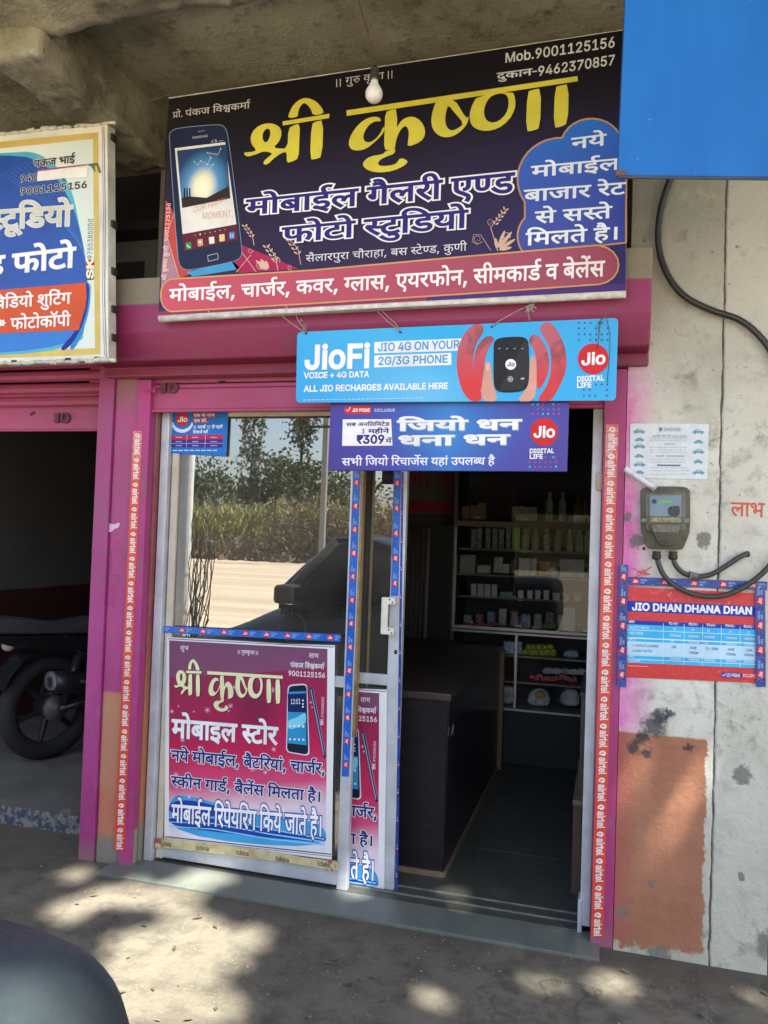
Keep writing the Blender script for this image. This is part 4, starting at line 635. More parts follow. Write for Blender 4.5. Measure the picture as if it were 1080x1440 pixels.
# raised floor of the next bay with its flaking blue edge
g = G('garage_floor'); n1 = g.noise(4, 6); fl = g.out(g.mix(g.step(n1, 0.3, 0.7), (0.085, 0.08, 0.068), (0.15, 0.14, 0.12)), 0.85, bump=g.noise(40, 4), bstr=0.3)
g = G('flaking_blue_paint'); ns = g.noise(26, 6, 0.7)
bl = g.out(g.mix(g.step(g.noise(55, 5), 0.45, 0.7, 0, .7), g.mix(g.step(ns, 0.47, 0.53), (0.030, 0.045, 0.085), (0.20, 0.19, 0.155)), (0.06, 0.055, 0.045)), 0.7, bump=ns, bstr=0.4)
mb = MB(); mb.box(-6.0, -2.19, 0.24, 5.0, -0.05, 0.082); mb.cur = 1; mb.box(-6.0, -2.19, 0.232, 0.2398, -0.05, 0.084)
tag(mb.build('garage_floor', [fl, bl], bevel=0.003), kind='structure')

# ------------------------------------------------------------------ concrete and plaster
def m_concrete():
    g = G('rough_concrete'); X, Y, Z = g.xyz()
    n1 = g.noise(1.6, 7, 0.62, dist=0.4); n2 = g.noise(11, 7, 0.7); n3 = g.noise(70, 4, 0.7)
    c = g.ramp(n1, [(0.28, (0.085, 0.078, 0.05)), (0.46, (0.25, 0.235, 0.165)), (0.72, (0.44, 0.42, 0.32))])
    c = g.mix(g.step(n2, 0.52, 0.68, 0, 0.75), c, (0.06, 0.052, 0.036))
    c = g.mix(g.step(g.noise(5, 5, 0.6, dist=1.2), 0.60, 0.66, 0, 0.55), c, (0.30, 0.28, 0.22))
    c = g.mix(g.step(n3, 0.6, 0.75, 0, 0.3), c, (0.33, 0.31, 0.25))
    h = g.math('ADD', g.math('MULTIPLY', n2, 0.8), g.math('MULTIPLY', n3, 0.25))
    return g.out(c, 0.93, bump=h, bstr=0.8, bdist=0.03)
CONC = m_concrete()
def m_wall():
    g = G('stained_plaster'); X, Y, Z = g.xyz()
    n1 = g.noise(2.2, 7, 0.6); n2 = g.noise(14, 7, 0.68, dist=0.3); n3 = g.noise(90, 4, 0.7)
    c = g.ramp(n1, [(0.3, (0.44, 0.425, 0.35)), (0.5, (0.64, 0.625, 0.54)), (0.7, (0.76, 0.75, 0.68))])
    zz = g.step(Z, 1.75, 2.6); c = g.mix(zz, c, g.mix(n2, (0.19, 0.19, 0.15), (0.34, 0.335, 0.27)))       # darker olive towards the top
    low = g.step(g.math('ADD', Z, g.math('MULTIPLY', n2, 0.5)), 1.25, 0.3); c = g.mix(g.math('MULTIPLY', low, 0.7), c, g.mix(n2, (0.26, 0.24, 0.155), (0.45, 0.43, 0.31)))
    colm = g.step(X, 0.362, 0.368); c = g.mix(g.math('MULTIPLY', colm, 0.5), c, (0.52, 0.50, 0.42))
    grime = g.math('MULTIPLY', g.step(n2, 0.50, 0.68), g.step(g.noise(3.1, 3), 0.36, 0.6)); c = g.mix(g.math('MULTIPLY', grime, 0.8), c, (0.16, 0.15, 0.11)); c = g.mix(g.step(g.noise(6, 6, 0.7, dist=0.8), 0.54, 0.68, 0, 0.45), c, (0.40, 0.38, 0.30)); c = g.mix(g.step(g.noise(38, 5, 0.72), 0.63, 0.68, 0, 0.75), c, (0.15, 0.14, 0.105))
    # pink overspray by the shutter rail
    pk = g.math('ADD', X, g.math('MULTIPLY', g.math('SUBTRACT', g.noise(5, 4), 0.5), 0.16))
    pm = g.math('MULTIPLY', g.step(pk, 0.150, 0.045), g.math('MULTIPLY', g.step(Z, 0.72, 0.80), g.step(Z, 2.22, 1.95)))
    pm2 = g.math('MULTIPLY', pm, g.step(g.noise(30, 4, 0.7), 0.25, 0.6, 0.55, 1.0))
    c = g.mix(pm2, c, (0.66, 0.12, 0.42))
    # orange dado with worn right edge and foot
    ed = g.math('MULTIPLY', g.math('SUBTRACT', g.noise(22, 6, 0.7), 0.5), 0.06)
    dm = g.math('MULTIPLY', g.step(g.math('ADD', X, ed), 0.342, 0.336), g.math('MULTIPLY', g.step(g.math('ADD', Z, g.math('MULTIPLY', ed, 0.25)), 0.772, 0.764), g.step(g.math('ADD', Z, g.math('MULTIPLY', ed, 2.2)), 0.02, 0.035)))
    dc = g.mix(g.step(n1, 0.35, 0.65), (0.30, 0.108, 0.055), (0.42, 0.19, 0.105)); dc = g.mix(g.step(n2, 0.35, 0.65, 0, 0.4), dc, (0.27, 0.135, 0.085))
    dc = g.mix(g.math('MULTIPLY', g.step(X, 0.12, 0.05), 0.55), dc, (0.36, 0.06, 0.07))
    c = g.mix(dm, c, dc)
    for x, z, r in ((0.165, 0.80, 0.05), (0.185, 0.835, 0.035), (0.125, 0.755, 0.03), (0.10, 0.715, 0.028), (0.215, 0.845, 0.02), (0.28, 0.732, 0.018), (0.145, 0.70, 0.02)):
        c = g.mix(g.math('MULTIPLY', g.dot(x, z, r, 0.5, 0.014, 55), 0.85), c, (0.035, 0.033, 0.04))
    for x, z, r in ((0.315, 1.46, 0.030), (0.112, 1.235, 0.020), (0.092, 1.45, 0.03), (0.055, 1.53, 0.022), (0.165, 0.245, 0.011), (0.075, 0.135, 0.022), (0.20, 0.01, 0.04), (0.455, 0.66, 0.035), (0.46, 0.315, 0.014), (0.56, 0.10, 0.06), (0.165, 1.225, 0.014)):
        c = g.mix(g.math('MULTIPLY', g.dot(x, z, r, 0.3, 0.013, 45), 0.85), c, g.mix(n3, (0.10, 0.095, 0.08), (0.22, 0.21, 0.175)))
    # the joint between wall and column
    cr = g.math('ABSOLUTE', g.math('SUBTRACT', g.math('ADD', X, g.math('MULTIPLY', g.math('SUBTRACT', g.noise(9, 4), 0.5), 0.016)), 0.363))
    cw = g.step(g.noise(13, 3), 0.3, 0.7, 0.001, 0.005)
    c = g.mix(g.math('MULTIPLY', g.math('LESS_THAN', cr, cw), 0.9), c, (0.05, 0.045, 0.04))
    sk = g.math('MULTIPLY', g.step(g.noise(36, 6, 0.75), 0.60, 0.66), g.math('MULTIPLY', g.step(Z, 1.72, 1.95), g.step(g.noise(4, 3), 0.46, 0.56))); c = g.mix(g.math('MULTIPLY', sk, 0.85), c, (0.06, 0.055, 0.04))
    h = g.math('ADD', g.math('MULTIPLY', n2, 1.1), g.math('ADD', g.math('MULTIPLY', n3, 0.25), g.math('MULTIPLY', g.step(cr, 0.0, 0.008), 1.2)))
    return g.out(c, 0.88, bump=h, bstr=0.6, bdist=0.012)
PLASTER = m_wall()
def m_pink(c1, c2, dirt=(0.20, 0.12, 0.12), orange=False, topdirt=2.0):
    g = G('pink_paint'); X, Y, Z = g.xyz()
    n1 = g.noise(2.5, 6, 0.6); n2 = g.noise(20, 6, 0.65); n3 = g.noise(110, 3)
    c = g.mix(g.step(n1, 0.3, 0.7), c1, c2)
    c = g.mix(g.step(n2, 0.52, 0.70, 0, 0.6), c, dirt); c = g.mix(g.step(g.noise(1.6, 5, 0.65), 0.5, 0.7, 0, 0.45), c, lighten(dirt, 0.7))
    c = g.mix(g.step(g.noise(55, 5, 0.75), 0.625, 0.66, 0, 0.8), c, (0.10, 0.05, 0.06))
    c = g.mix(g.math('MULTIPLY', g.step(g.math('ADD', Z, g.math('MULTIPLY', n1, 0.3)), 0.24, 0.10), 0.7), c, (0.22, 0.17, 0.14))
    if orange:
        om = g.math('MULTIPLY', g.step(g.math('ADD', Z, g.math('MULTIPLY', n2, 0.03)), 0.745, 0.735), g.step(g.math('ADD', X, g.math('MULTIPLY', n1, 0.03)), -2.075, -2.06))
        c = g.mix(om, c, g.mix(g.step(n1, 0.35, 0.65), (0.46, 0.14, 0.085), (0.42, 0.21, 0.12)))
        c = g.mix(g.step(g.math('ADD', Z, g.math('MULTIPLY', g.noise(14, 5), 0.12)), 0.19, 0.15), c, (0.20, 0.185, 0.15))
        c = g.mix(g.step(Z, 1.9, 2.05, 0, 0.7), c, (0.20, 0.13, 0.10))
    return g.out(c, g.step(n2, 0.2, 0.8, 0.42, 0.72), bump=g.math('ADD', n2, g.math('MULTIPLY', n3, 0.3)), bstr=0.22, bdist=0.006)
PINK = m_pink((0.32, 0.020, 0.14), (0.42, 0.042, 0.205))
PILLAR = m_pink((0.31, 0.026, 0.145), (0.41, 0.05, 0.21), orange=True)
CRIM = m_pink((0.34, 0.035, 0.12), (0.42, 0.06, 0.17), dirt=(0.16, 0.05, 0.06))
SLAT = m_pink((0.30, 0.03, 0.10), (0.38, 0.06, 0.16), dirt=(0.22, 0.06, 0.08))
def m_maroon():
    g = G('maroon_jamb'); X, Y, Z = g.xyz(); n2 = g.noise(18, 6, 0.65)
    c = g.mix(g.step(n2, 0.35, 0.7), (0.24, 0.05, 0.07), (0.33, 0.10, 0.10))
    c = g.mix(g.step(Z, 0.95, 0.6), c, g.mix(n2, (0.34, 0.11, 0.05), (0.42, 0.17, 0.08)))
    c = g.mix(g.step(Z, 1.62, 1.95, 0, 0.7), c, (0.26, 0.17, 0.15))
    c = g.mix(g.step(g.math('ADD', Z, g.math('MULTIPLY', n2, 0.1)), 0.25, 0.18), c, (0.21, 0.19, 0.15))
    return g.out(c, 0.75, bump=n2, bstr=0.3)
def m_olive():
    g = G('dusty_plaster'); n2 = g.noise(12, 6, 0.65)
    return g.out(g.mix(n2, (0.16, 0.14, 0.10), (0.26, 0.235, 0.17)), 0.9, bump=n2, bstr=0.4)

# ---- the building and its parts
bld = empty('shop_building', (-1.0, 0.3, 0.0), 'grey concrete shop building with pink pillar and stained cream plaster wall under a rough slab', 'building')
mb = MB(); mb.box(0.046, 0.545, 0.0, 0.30, -0.05, 3.27); mb.build('plaster_wall', PLASTER, bld)
mb = MB(); mb.box(-2.088, -1.975, 0.012, 0.30, -0.05, 2.205); mb.build('pillar', PILLAR, bld, bevel=0.006)
mb = MB(); mb.box(-1.974, -1.902, 0.05, 0.16, -0.02, 2.20); mb.build('door_jamb', m_maroon(), bld, bevel=0.004)
mb = MB(); mb.box(-1.955, -1.905, 0.012, 0.049, -0.02, 0.16); mb.build('broken_plaster', CONC, bld, bevel=0.012)
OLV = m_olive()
mb = MB(); mb.box(-1.985, 0.046, 0.13, 0.30, 2.03, 3.27); mb.build('upper_wall', OLV, bld)
mb = MB(); mb.box(-2.7, -1.985, 0.60, 0.62, 2.2, 3.27); mb.box(-1.986, -1.90, 0.31, 2.0, 2.2, 3.27); mb.box(-6.0, -1.985, 0.65, 2.1, 3.271, 3.3); mb.box(-6.0, -1.985, 0.2, 2.1, 2.81, 2.85); mb.box(-6.0, -2.25, 0.05, 0.2, 2.07, 2.36); mb.build('recess_shade_wall', plain((0.010, 0.009, 0.008), 0.9), bld)  # near-black colour stands in for the shade of the deep recess
mb = MB(); mb.box(-6.0, 3.0, -1.02, 0.64, 3.272, 3.42)
slab = mb.build('concrete_slab', CONC, bld)
def rough_beam(name, x0, x1, y0, y1, z0, z1, nx, ny, amp):
    """a beam cast in rough shuttering: its underside and faces are uneven"""
    mb = MB(); r = random.Random(nx * 31 + ny)
    import itertools
    nz = max(2, int((z1 - z0) / 0.03))
    def P(i, j, k):
        p = Vector((x0 + (x1 - x0) * i / nx, y0 + (y1 - y0) * j / ny, z0 + (z1 - z0) * k / nz))
        a = mnoise.noise_vector(p * 5.0); b = mnoise.noise_vector(p * 19.0); c = mnoise.noise_vector(p * 47.0)
        f = 1.0 - 0.8 * k / nz
        return tuple(p + (a * 1.6 + b * 0.9 + c * 0.45) * amp * f)
    V = {}
    def vid(i, j, k):
        if (i, j, k) not in V: V[(i, j, k)] = len(mb.v); mb.v.append(P(i, j, k))
        return V[(i, j, k)]
    def q(a, b, c, d): mb.f.append((vid(*a), vid(*b), vid(*c), vid(*d))); mb.mi.append(0)
    for i in range(nx):
        for j in range(ny):
            for k in (0, nz): q((i, j, k), (i + 1, j, k), (i + 1, j + 1, k), (i, j + 1, k))
    for k in range(nz):
        for i in range(nx):
            for j in (0, ny): q((i, j, k), (i + 1, j, k), (i + 1, j, k + 1), (i, j, k + 1))
        for j in range(ny):
            for i in (0, nx): q((i, j, k), (i, j + 1, k), (i, j + 1, k + 1), (i, j, k + 1))
    return mb.build(name, CONC, bld, smooth=True)
rough_beam('cantilever_beam', -2.14, -1.945, -0.74, 0.128, 3.05, 3.30, 7, 30, 0.013)
rough_beam('edge_beam', -3.2, 2.2, -1.0, -0.69, 3.15, 3.40, 170, 10, 0.016)
rough_beam('cantilever_beam', 0.62, 0.82, -0.74, 0.28, 3.05, 3.30, 7, 30, 0.013)
# shop interior
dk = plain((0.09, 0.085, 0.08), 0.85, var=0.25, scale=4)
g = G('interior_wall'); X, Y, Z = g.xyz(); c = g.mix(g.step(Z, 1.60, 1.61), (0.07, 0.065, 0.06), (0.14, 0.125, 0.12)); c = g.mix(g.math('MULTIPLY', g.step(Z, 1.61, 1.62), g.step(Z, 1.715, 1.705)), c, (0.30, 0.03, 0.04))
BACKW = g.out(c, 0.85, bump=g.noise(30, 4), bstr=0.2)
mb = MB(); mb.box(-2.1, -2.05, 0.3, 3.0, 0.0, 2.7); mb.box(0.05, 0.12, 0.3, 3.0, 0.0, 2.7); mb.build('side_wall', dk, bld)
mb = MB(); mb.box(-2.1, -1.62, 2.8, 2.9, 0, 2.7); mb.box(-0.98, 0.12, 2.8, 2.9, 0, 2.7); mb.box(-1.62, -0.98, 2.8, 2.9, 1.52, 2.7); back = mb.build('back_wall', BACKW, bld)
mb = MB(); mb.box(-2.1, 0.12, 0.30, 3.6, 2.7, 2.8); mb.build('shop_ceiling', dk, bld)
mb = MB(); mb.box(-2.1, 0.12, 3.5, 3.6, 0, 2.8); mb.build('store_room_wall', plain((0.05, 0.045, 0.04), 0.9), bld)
bp = facade(2.797)
decal('painted_words', text('श्री कृष्णा', 573, 668, 684, 668, 17, 17, 18), bp, 1, plain((0.30, 0.02, 0.03), 0.6), bld)
# curtain panels in the back doorway
mb = MB()
for k in range(9):
    x = -1.60 + k * 0.035; mb.tube([(x, 2.86 + 0.012 * math.sin(k * 2.1), 0.02), (x, 2.86, 1.5)], 0.02, 6)
mb.build('curtain', plain((0.13, 0.11, 0.10), 0.9), bld, smooth=True)
# garage bay on the left
g = G('garage_wall'); X, Y, Z = g.xyz(); n = g.noise(3, 5)
GARW = g.out(g.mix(g.step(g.math('ADD', Z, g.math('MULTIPLY', n, 0.03)), 0.985, 0.995), g.mix(n, (0.040, 0.006, 0.004), (0.062, 0.010, 0.008)), g.mix(n, (0.10, 0.092, 0.085), (0.15, 0.14, 0.13))), 0.85, bump=g.noise(30, 4), bstr=0.2)
mb = MB(); mb.box(-4.05, -3.95, 0.25, 4.2, 0.08, 2.7); mb.box(-2.16, -2.102, 0.3, 4.2, 0.08, 2.7); mb.box(-4.0, -2.1, 4.1, 4.2, 0.08, 2.7); mb.box(-4.05, -2.1, 0.3, 4.2, 2.701, 2.8)
mb.build('garage_wall', GARW, bld)
mb = MB(); mb.box(-6.0, -4.051, 0.1, 0.3, -0.05, 2.2); mb.build('far_pillar', PILLAR, bld)
# next bay on the right, set back
mb = MB(); mb.box(0.546, 3.0, 0.42, 0.6, -0.05, 3.27); mb.box(0.30, 0.545, 0.301, 0.6, -0.05, 3.27); mb.build('side_bay_wall', plain((0.12, 0.12, 0.13), 0.85), bld)

# painted and scratched marks on the wall and the pillar
wp = facade(-0.0004)
RED = plain((0.58, 0.10, 0.04), 0.6, var=0.3, scale=60)
def strokes(name, ps, w, m, pl, par, lay=1): return decal(name, many(*[line(p, w * (0.9 + 0.2 * ((i * 37) % 10) / 10)) for i, p in enumerate(ps)]), pl, lay, m, par)
zz = lambda o, k, *p: [[(o[0] + x / k, o[1] + y / k) for x, y in q] for q in p]
Zm = (880, 660)
decal('painted_word', text('लाभ', 1028, 706.5, 1075, 708, 18.5, 19.5, 12), wp, 1, RED, bld)
strokes('painted_smudge', zz(Zm, 5.4, [(900, 490), (915, 472), (930, 488), (945, 480)], [(910, 478), (920, 470)]), 1.2, plain((0.62, 0.25, 0.22), 0.7), wp, bld)
strokes('painted_cross', zz(Zm, 5.4, [(55, 750), (110, 785), (185, 800)], [(195, 740), (130, 785), (70, 820)], [(80, 790), (150, 760), (120, 810), (180, 790), (100, 775)], [(90, 770), (160, 805)]), 1.6, plain((0.62, 0.06, 0.09), 0.6), wp, bld)
PEN = plain((0.16, 0.10, 0.20), 0.6)
strokes('pen_writing', zz(Zm, 5.4, [(30, 462), (62, 468), (45, 480), (66, 490), (30, 498)], [(5, 500), (115, 535)], [(30, 532), (15, 558), (45, 570)], [(42, 545), (32, 590)], [(55, 555), (75, 562), (62, 572), (74, 582), (48, 592)], [(85, 575), (105, 575), (95, 595), (80, 603), (110, 610)]), 0.45, PEN, wp, bld)
pp = facade(0.0116)
sp = (120, 760)
strokes('scratched_word', [[(a / 3.0, 760 + b / 3.0) for a, b in q] for q in ([(380, 38), (540, 45)], [(402, 40), (400, 85), (420, 92), (428, 60)], [(430, 42), (428, 105)], [(438, 60), (455, 68), (440, 95)], [(470, 45), (466, 130)], [(488, 70), (510, 60), (522, 80), (500, 105), (530, 115)], [(490, 0), (530, 38)], [(440, 140), (510, 150)], [(445, 150), (460, 170), (440, 180)], [(480, 150), (505, 165), (480, 180)], [(470, 215), (490, 240), (460, 265), (495, 280)], [(475, 235), (478, 285)])], 0.7, plain((0.24, 0.03, 0.14), 0.7), pp, bld)
decal('peeled_paint', many(smooth([(147, 742), (152, 735), (160, 738), (169, 734), (167, 742), (160, 744), (158, 748), (148, 748)], 1)), pp, 1, plain((0.62, 0.45, 0.62), 0.8), bld)

# ------------------------------------------------------------------ roller shutters
def shutter(name, label, x0, x1, hood_x0, hood_x1, zb, right_open=True):
    t = empty(name, ((x0 + x1) / 2, 0, 0), label, 'shutter', 'pink roller shutters rolled up above the bays')
    return t
sh = shutter('roller_shutter', 'pink roller shutter rolled up into its crimson hood above the glass doors', -1.95, 0, 0, 0, 0)
# hood profile (Y, z) from the back plate round to the underside
prof = [(0.12, 2.46), (-0.15, 2.46), (-0.15, 2.233), (-0.105, 2.125), (-0.03, 2.118), (-0.03, 2.078), (0.03, 2.072), (0.12, 2.072)]
mb = MB(); mb.prism([(-2.12, y, z) for y, z in prof], (2.235, 0, 0))
g = G('hood_paint'); X, Y, Z = g.xyz(); n2 = g.noise(14, 6); n3 = g.noise(60, 4)
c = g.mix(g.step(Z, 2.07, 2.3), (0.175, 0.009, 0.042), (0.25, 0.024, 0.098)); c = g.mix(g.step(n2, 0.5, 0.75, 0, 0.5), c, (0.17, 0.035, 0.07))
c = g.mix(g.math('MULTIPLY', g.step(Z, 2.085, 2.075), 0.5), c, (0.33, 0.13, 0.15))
c = g.mix(g.step(g.math('ADD', Z, g.math('MULTIPLY', n2, 0.012)), 2.352, 2.36), c, g.mix(n3, (0.17, 0.145, 0.10), (0.24, 0.205, 0.14)))
HOOD = g.out(c, g.step(n3, 0.3, 0.7, 0.42, 0.62), bump=n3, bstr=0.12)
mb.build('hood', HOOD, sh, bevel=0.006)
mb = MB()
for k in range(2): mb.box(-1.93, -0.03, 0.028, 0.034, 2.035 + k * 0.022, 2.053 + k * 0.022)
mb.box(-1.93, -0.03, 0.024, 0.036, 1.945, 2.033); mb.box(-1.93, -0.03, 0.012, 0.04, 1.931, 1.944)
bar = mb.build('bottom_bar', SLAT, sh, bevel=0.003)
def hasp(px, py, Y, par):
    p = onY(px, py, Y); mb = MB(); x, y, z = p
    mb.box(x - 0.022, x + 0.002, y - 0.012, y, z - 0.022, z + 0.022); mb.box(x + 0.014, x + 0.024, y - 0.014, y, z - 0.02, z + 0.02)
    mb.lathe((x + 0.036, y, z), (0, -1, 0), [(0.024, 0), (0.024, 0.010), (0.011, 0.012), (0.010, 0.004)], 14)
    mb.box(x - 0.014, x - 0.006, y - 0.0145, y - 0.0115, z - 0.01, z + 0.01)
    mb.build('hasp', plain((0.11, 0.02, 0.035), 0.6, var=0.4), par, bevel=0.002)
hasp(234, 546, 0.024, sh)
mb = MB(); p = onY(312, 536.5, 0.024); mb.box(p[0] - 0.014, p[0] + 0.014, p[1] - 0.003, p[1] + 0.002, p[2] - 0.004, p[2] + 0.004); mb.build('slot', plain((0.02, 0.01, 0.012), 0.8), sh)
mb = MB(); p = onY(210, 550, 0.01); mb.tube([(p[0] - 0.01, 0.0, p[2]), (p[0] + 0.035, 0.0, p[2])], 0.006, 8); mb.tube([(p[0] + 0.03, 0.0, p[2] - 0.012), (p[0] + 0.03, 0.0, p[2] + 0.012)], 0.004, 6); mb.build('slide_bolt', SLAT, sh)
def rail(x0, x1, ztop, par, m, y1=0.045):
    mb = MB(); mb.prism([(x0, 0.0, 0.0), (x1, 0.0, 0.0), (x1, y1, 0.0), (x1 - 0.012, y1, 0.0), (x1 - 0.012, 0.012, 0.0), (x0 + 0.008, 0.012, 0.0), (x0 + 0.008, y1, 0), (x0, y1, 0)], (0, 0, ztop))
    return mb.build('guide_rail', m, par, bevel=0.003)
rail(-1.972, -1.908, 2.07, sh, PINK); rail(-0.034, 0.044, 2.07, sh, m_pink((0.29, 0.02, 0.10), (0.37, 0.04, 0.175)))
sh2 = shutter('roller_shutter', 'pink roller shutter half seen under the photo studio signboard, above the dark garage bay', -4, -2.1, 0, 0, 0)
mb = MB(); zs = [onY(100, y, 0.05)[2] for y in (530, 553, 573.5, 605)]
mb.box(-3.96, -2.10, 0.045, 0.055, zs[3] + 0.004, zs[2] - 0.002); mb.box(-3.96, -2.10, 0.035, 0.062, zs[3] - 0.006, zs[3] + 0.003)
bar2 = mb.build('bottom_bar', SLAT, sh2, bevel=0.003)
mb = MB()
for k in range(6):
    z = zs[2] + k * 0.058; mb.tube([(-3.96, 0.056, z + 0.028), (-2.10, 0.056, z + 0.028)], [0.026, 0.026], 10); mb.box(-3.96, -2.1, 0.05, 0.06, z - 0.004, z + 0.003)
mb.build('slat', SLAT, sh2, smooth=False)
hasp(84, 588, 0.045, sh2)
mb = MB(); p = onY(46, 581.5, 0.045); mb.obox(p, (0.013, 0, 0.006), (0, 0.003, 0), (-0.003, 0, 0.005)); mb.build('slot', plain((0.05, 0.02, 0.02), 0.8), sh2)
rail(-2.165, -2.090, 2.15, sh2, m_pink((0.29, 0.024, 0.15), (0.37, 0.042, 0.205)))
# ------------------------------------------------------------------ glass doors
g = G('aluminium'); n = g.noise(9, 6, 0.6); n2 = g.noise(70, 4, 0.7)
ALU = g.out(g.mix(g.step(n, 0.35, 0.7), (0.60, 0.62, 0.66), (0.44, 0.45, 0.47)), g.step(n2, 0.3, 0.7, 0.38, 0.58), metal=0.35, bump=n2, bstr=0.08)
g = G('ivory_frame'); n = g.noise(9, 6, 0.6)
IVORY = g.out(g.mix(g.step(n, 0.35, 0.7), (0.58, 0.52, 0.42), (0.46, 0.40, 0.31)), 0.5, bump=g.noise(60, 3), bstr=0.08)
g = G('tinted_glass')
fr = g.n('ShaderNodeFresnel'); fr.inputs[0].default_value = 1.5
gl = g.n('ShaderNodeBsdfGlossy'); gl.inputs['Roughness'].default_value = 0.0; gl.inputs['Color'].default_value = (0.98, 0.99, 1, 1)
tr = g.n('ShaderNodeBsdfTransparent'); tr.inputs['Color'].default_value = (0.30, 0.31, 0.32, 1)
mx = g.n('ShaderNodeMixShader'); g.t.links.new(g.step(fr.outputs[0], 0.0, 1.0, 0.23, 1.0), mx.inputs[0])
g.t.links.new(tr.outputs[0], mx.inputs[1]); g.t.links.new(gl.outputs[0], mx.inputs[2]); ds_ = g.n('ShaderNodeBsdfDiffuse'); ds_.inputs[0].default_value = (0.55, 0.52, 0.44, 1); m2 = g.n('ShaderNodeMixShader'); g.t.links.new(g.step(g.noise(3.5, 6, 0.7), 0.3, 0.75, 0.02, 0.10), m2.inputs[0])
g.t.links.new(mx.outputs[0], m2.inputs[1]); g.t.links.new(ds_.outputs[0], m2.inputs[2]); g.t.links.new(m2.outputs[0], g.t.nodes['Material Output'].inputs[0])      # dust film, added as haze to pale the mirrored scene
GLASS = g.m
g = G('clear_glass')
fr = g.n('ShaderNodeFresnel'); fr.inputs[0].default_value = 1.45
gl = g.n('ShaderNodeBsdfGlossy'); gl.inputs['Roughness'].default_value = 0.01
tr = g.n('ShaderNodeBsdfTransparent'); tr.inputs['Color'].default_value = (0.88, 0.9, 0.9, 1)
mx = g.n('ShaderNodeMixShader'); g.t.links.new(g.step(fr.outputs[0], 0, 1, 0, 0.6), mx.inputs[0])
g.t.links.new(tr.outputs[0], mx.inputs[1]); g.t.links.new(gl.outputs[0], mx.inputs[2]); g.t.links.new(mx.outputs[0], g.t.nodes['Material Output'].inputs[0])
CLEAR = g.m
BLK = plain((0.012, 0.012, 0.013), 0.45)

fx0, fx1 = -1.895, -0.035
fr_ = empty('door_frame', (-0.97, 0.12, 0.0), 'fixed ivory and aluminium frame lining the shop doorway', 'door frame')
mb = MB(); mb.box(fx0, fx0 + 0.038, 0.075, 0.22, 0.0, 2.02); mb.build('jamb', ALU, fr_, bevel=0.003)
mb = MB(); mb.box(fx1 - 0.038, fx1, 0.065, 0.22, 0.035, 2.02); mb.box(fx1 - 0.046, fx1 - 0.03, 0.062, 0.13, 0.0, 0.13); mb.build('jamb', ALU, fr_, bevel=0.003)
mb = MB(); mb.box(fx0 + 0.039, fx1 - 0.039, 0.075, 0.22, 1.975, 2.03); mb.box(fx0 + 0.039, fx1 - 0.039, 0.083, 0.09, 1.955, 1.975); mb.build('head', IVORY, fr_, bevel=0.003)
mb = MB(); mb.box(fx0 + 0.039, fx1 - 0.039, 0.14, 0.146, 0.007, 0.014); mb.box(fx0 + 0.039, fx1 - 0.039, 0.21, 0.216, 0.007, 0.014); mb.build('track', plain((0.16, 0.15, 0.13), 0.6, var=.4, scale=20), fr_)
# plastic stop on the right jamb
p = onY(845, 677, 0.05)
mb = MB(); mb.box(p[0] - 0.016, p[0] + 0.012, 0.04, 0.066, p[2] - 0.034, p[2] + 0.034)
for k in (-1, 0, 1): mb.box(p[0] - 0.018, p[0] + 0.009, 0.037, 0.05, p[2] + k * 0.022 - 0.007, p[2] + k * 0.022 + 0.007)
mb.build('door_stop', IVORY, fr_, bevel=0.004)

def door(label, x0, x1, y, zmid, m, lb, sw=0.038):
    t = empty('sliding_door', ((x0 + x1) / 2, y, 0.015), label, 'sliding door', 'sliding glass doors of the shop')
    y0, y1 = y - 0.016, y + 0.016
    MB().box(x0, x0 + sw * 0.7, y0, y1, 0.015, 1.955).build('stile', lb, t, bevel=0.003)
    MB().box(x1 - sw, x1, y0, y1, 0.005, 1.955).build('stile', m, t, bevel=0.003)
    MB().box(x0 + sw * 0.7, x1 - sw, y0 + 0.002, y1 - 0.002, 0.02, 0.085).build('bottom_rail', m, t, bevel=0.003)
    MB().box(x0 + sw * 0.7, x1 - sw, y0 + 0.002, y1 - 0.002, 1.925, 1.953).build('top_rail', lb, t, bevel=0.003)
    MB().box(x0 + sw * 0.7, x1 - sw, y0 + 0.002, y1 - 0.002, zmid - 0.022, zmid + 0.022).build('mid_rail', m, t, bevel=0.003)
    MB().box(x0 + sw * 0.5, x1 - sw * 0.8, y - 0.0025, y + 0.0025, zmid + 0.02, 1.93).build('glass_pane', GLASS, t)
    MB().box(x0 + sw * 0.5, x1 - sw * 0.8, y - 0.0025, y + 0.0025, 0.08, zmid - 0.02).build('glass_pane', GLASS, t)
    return t
d1 = door('front sliding glass door with maroon poster, at the left of the doorway', -1.852, -0.982, 0.118, 0.835, ALU, IVORY, 0.045)
BRASS = plain((0.30, 0.20, 0.075), 0.55, metal=0.3, var=0.45, scale=30)
MB().box(-0.9815, -0.972, 0.1, 0.137, 0.62, 1.955).build('brass_edge', BRASS, d1)
d2 = door('rear sliding glass door whose right edge with pull handle shows at the doorway', -1.70, -0.806, 0.188, 0.845, ALU, IVORY, 0.058)
p = onY(546, 865, 0.168)
mb = MB(); z0, z1 = p[2] - 0.075, p[2] + 0.075
mb.box(p[0] - 0.02, p[0] + 0.008, 0.125, 0.145, z0 - 0.0, z1)
mb.build('pull_handle', plain((0.68, 0.64, 0.55), 0.4), d2, bevel=0.005)
mb = MB()
for z in (z0 + 0.014, z1 - 0.014): mb.box(p[0] + 0.002, p[0] + 0.036, 0.13, 0.1715, z - 0.014, z + 0.014)
mb.build('handle_bracket', plain((0.66, 0.64, 0.58), 0.4), d2, bevel=0.003)
mb = MB()
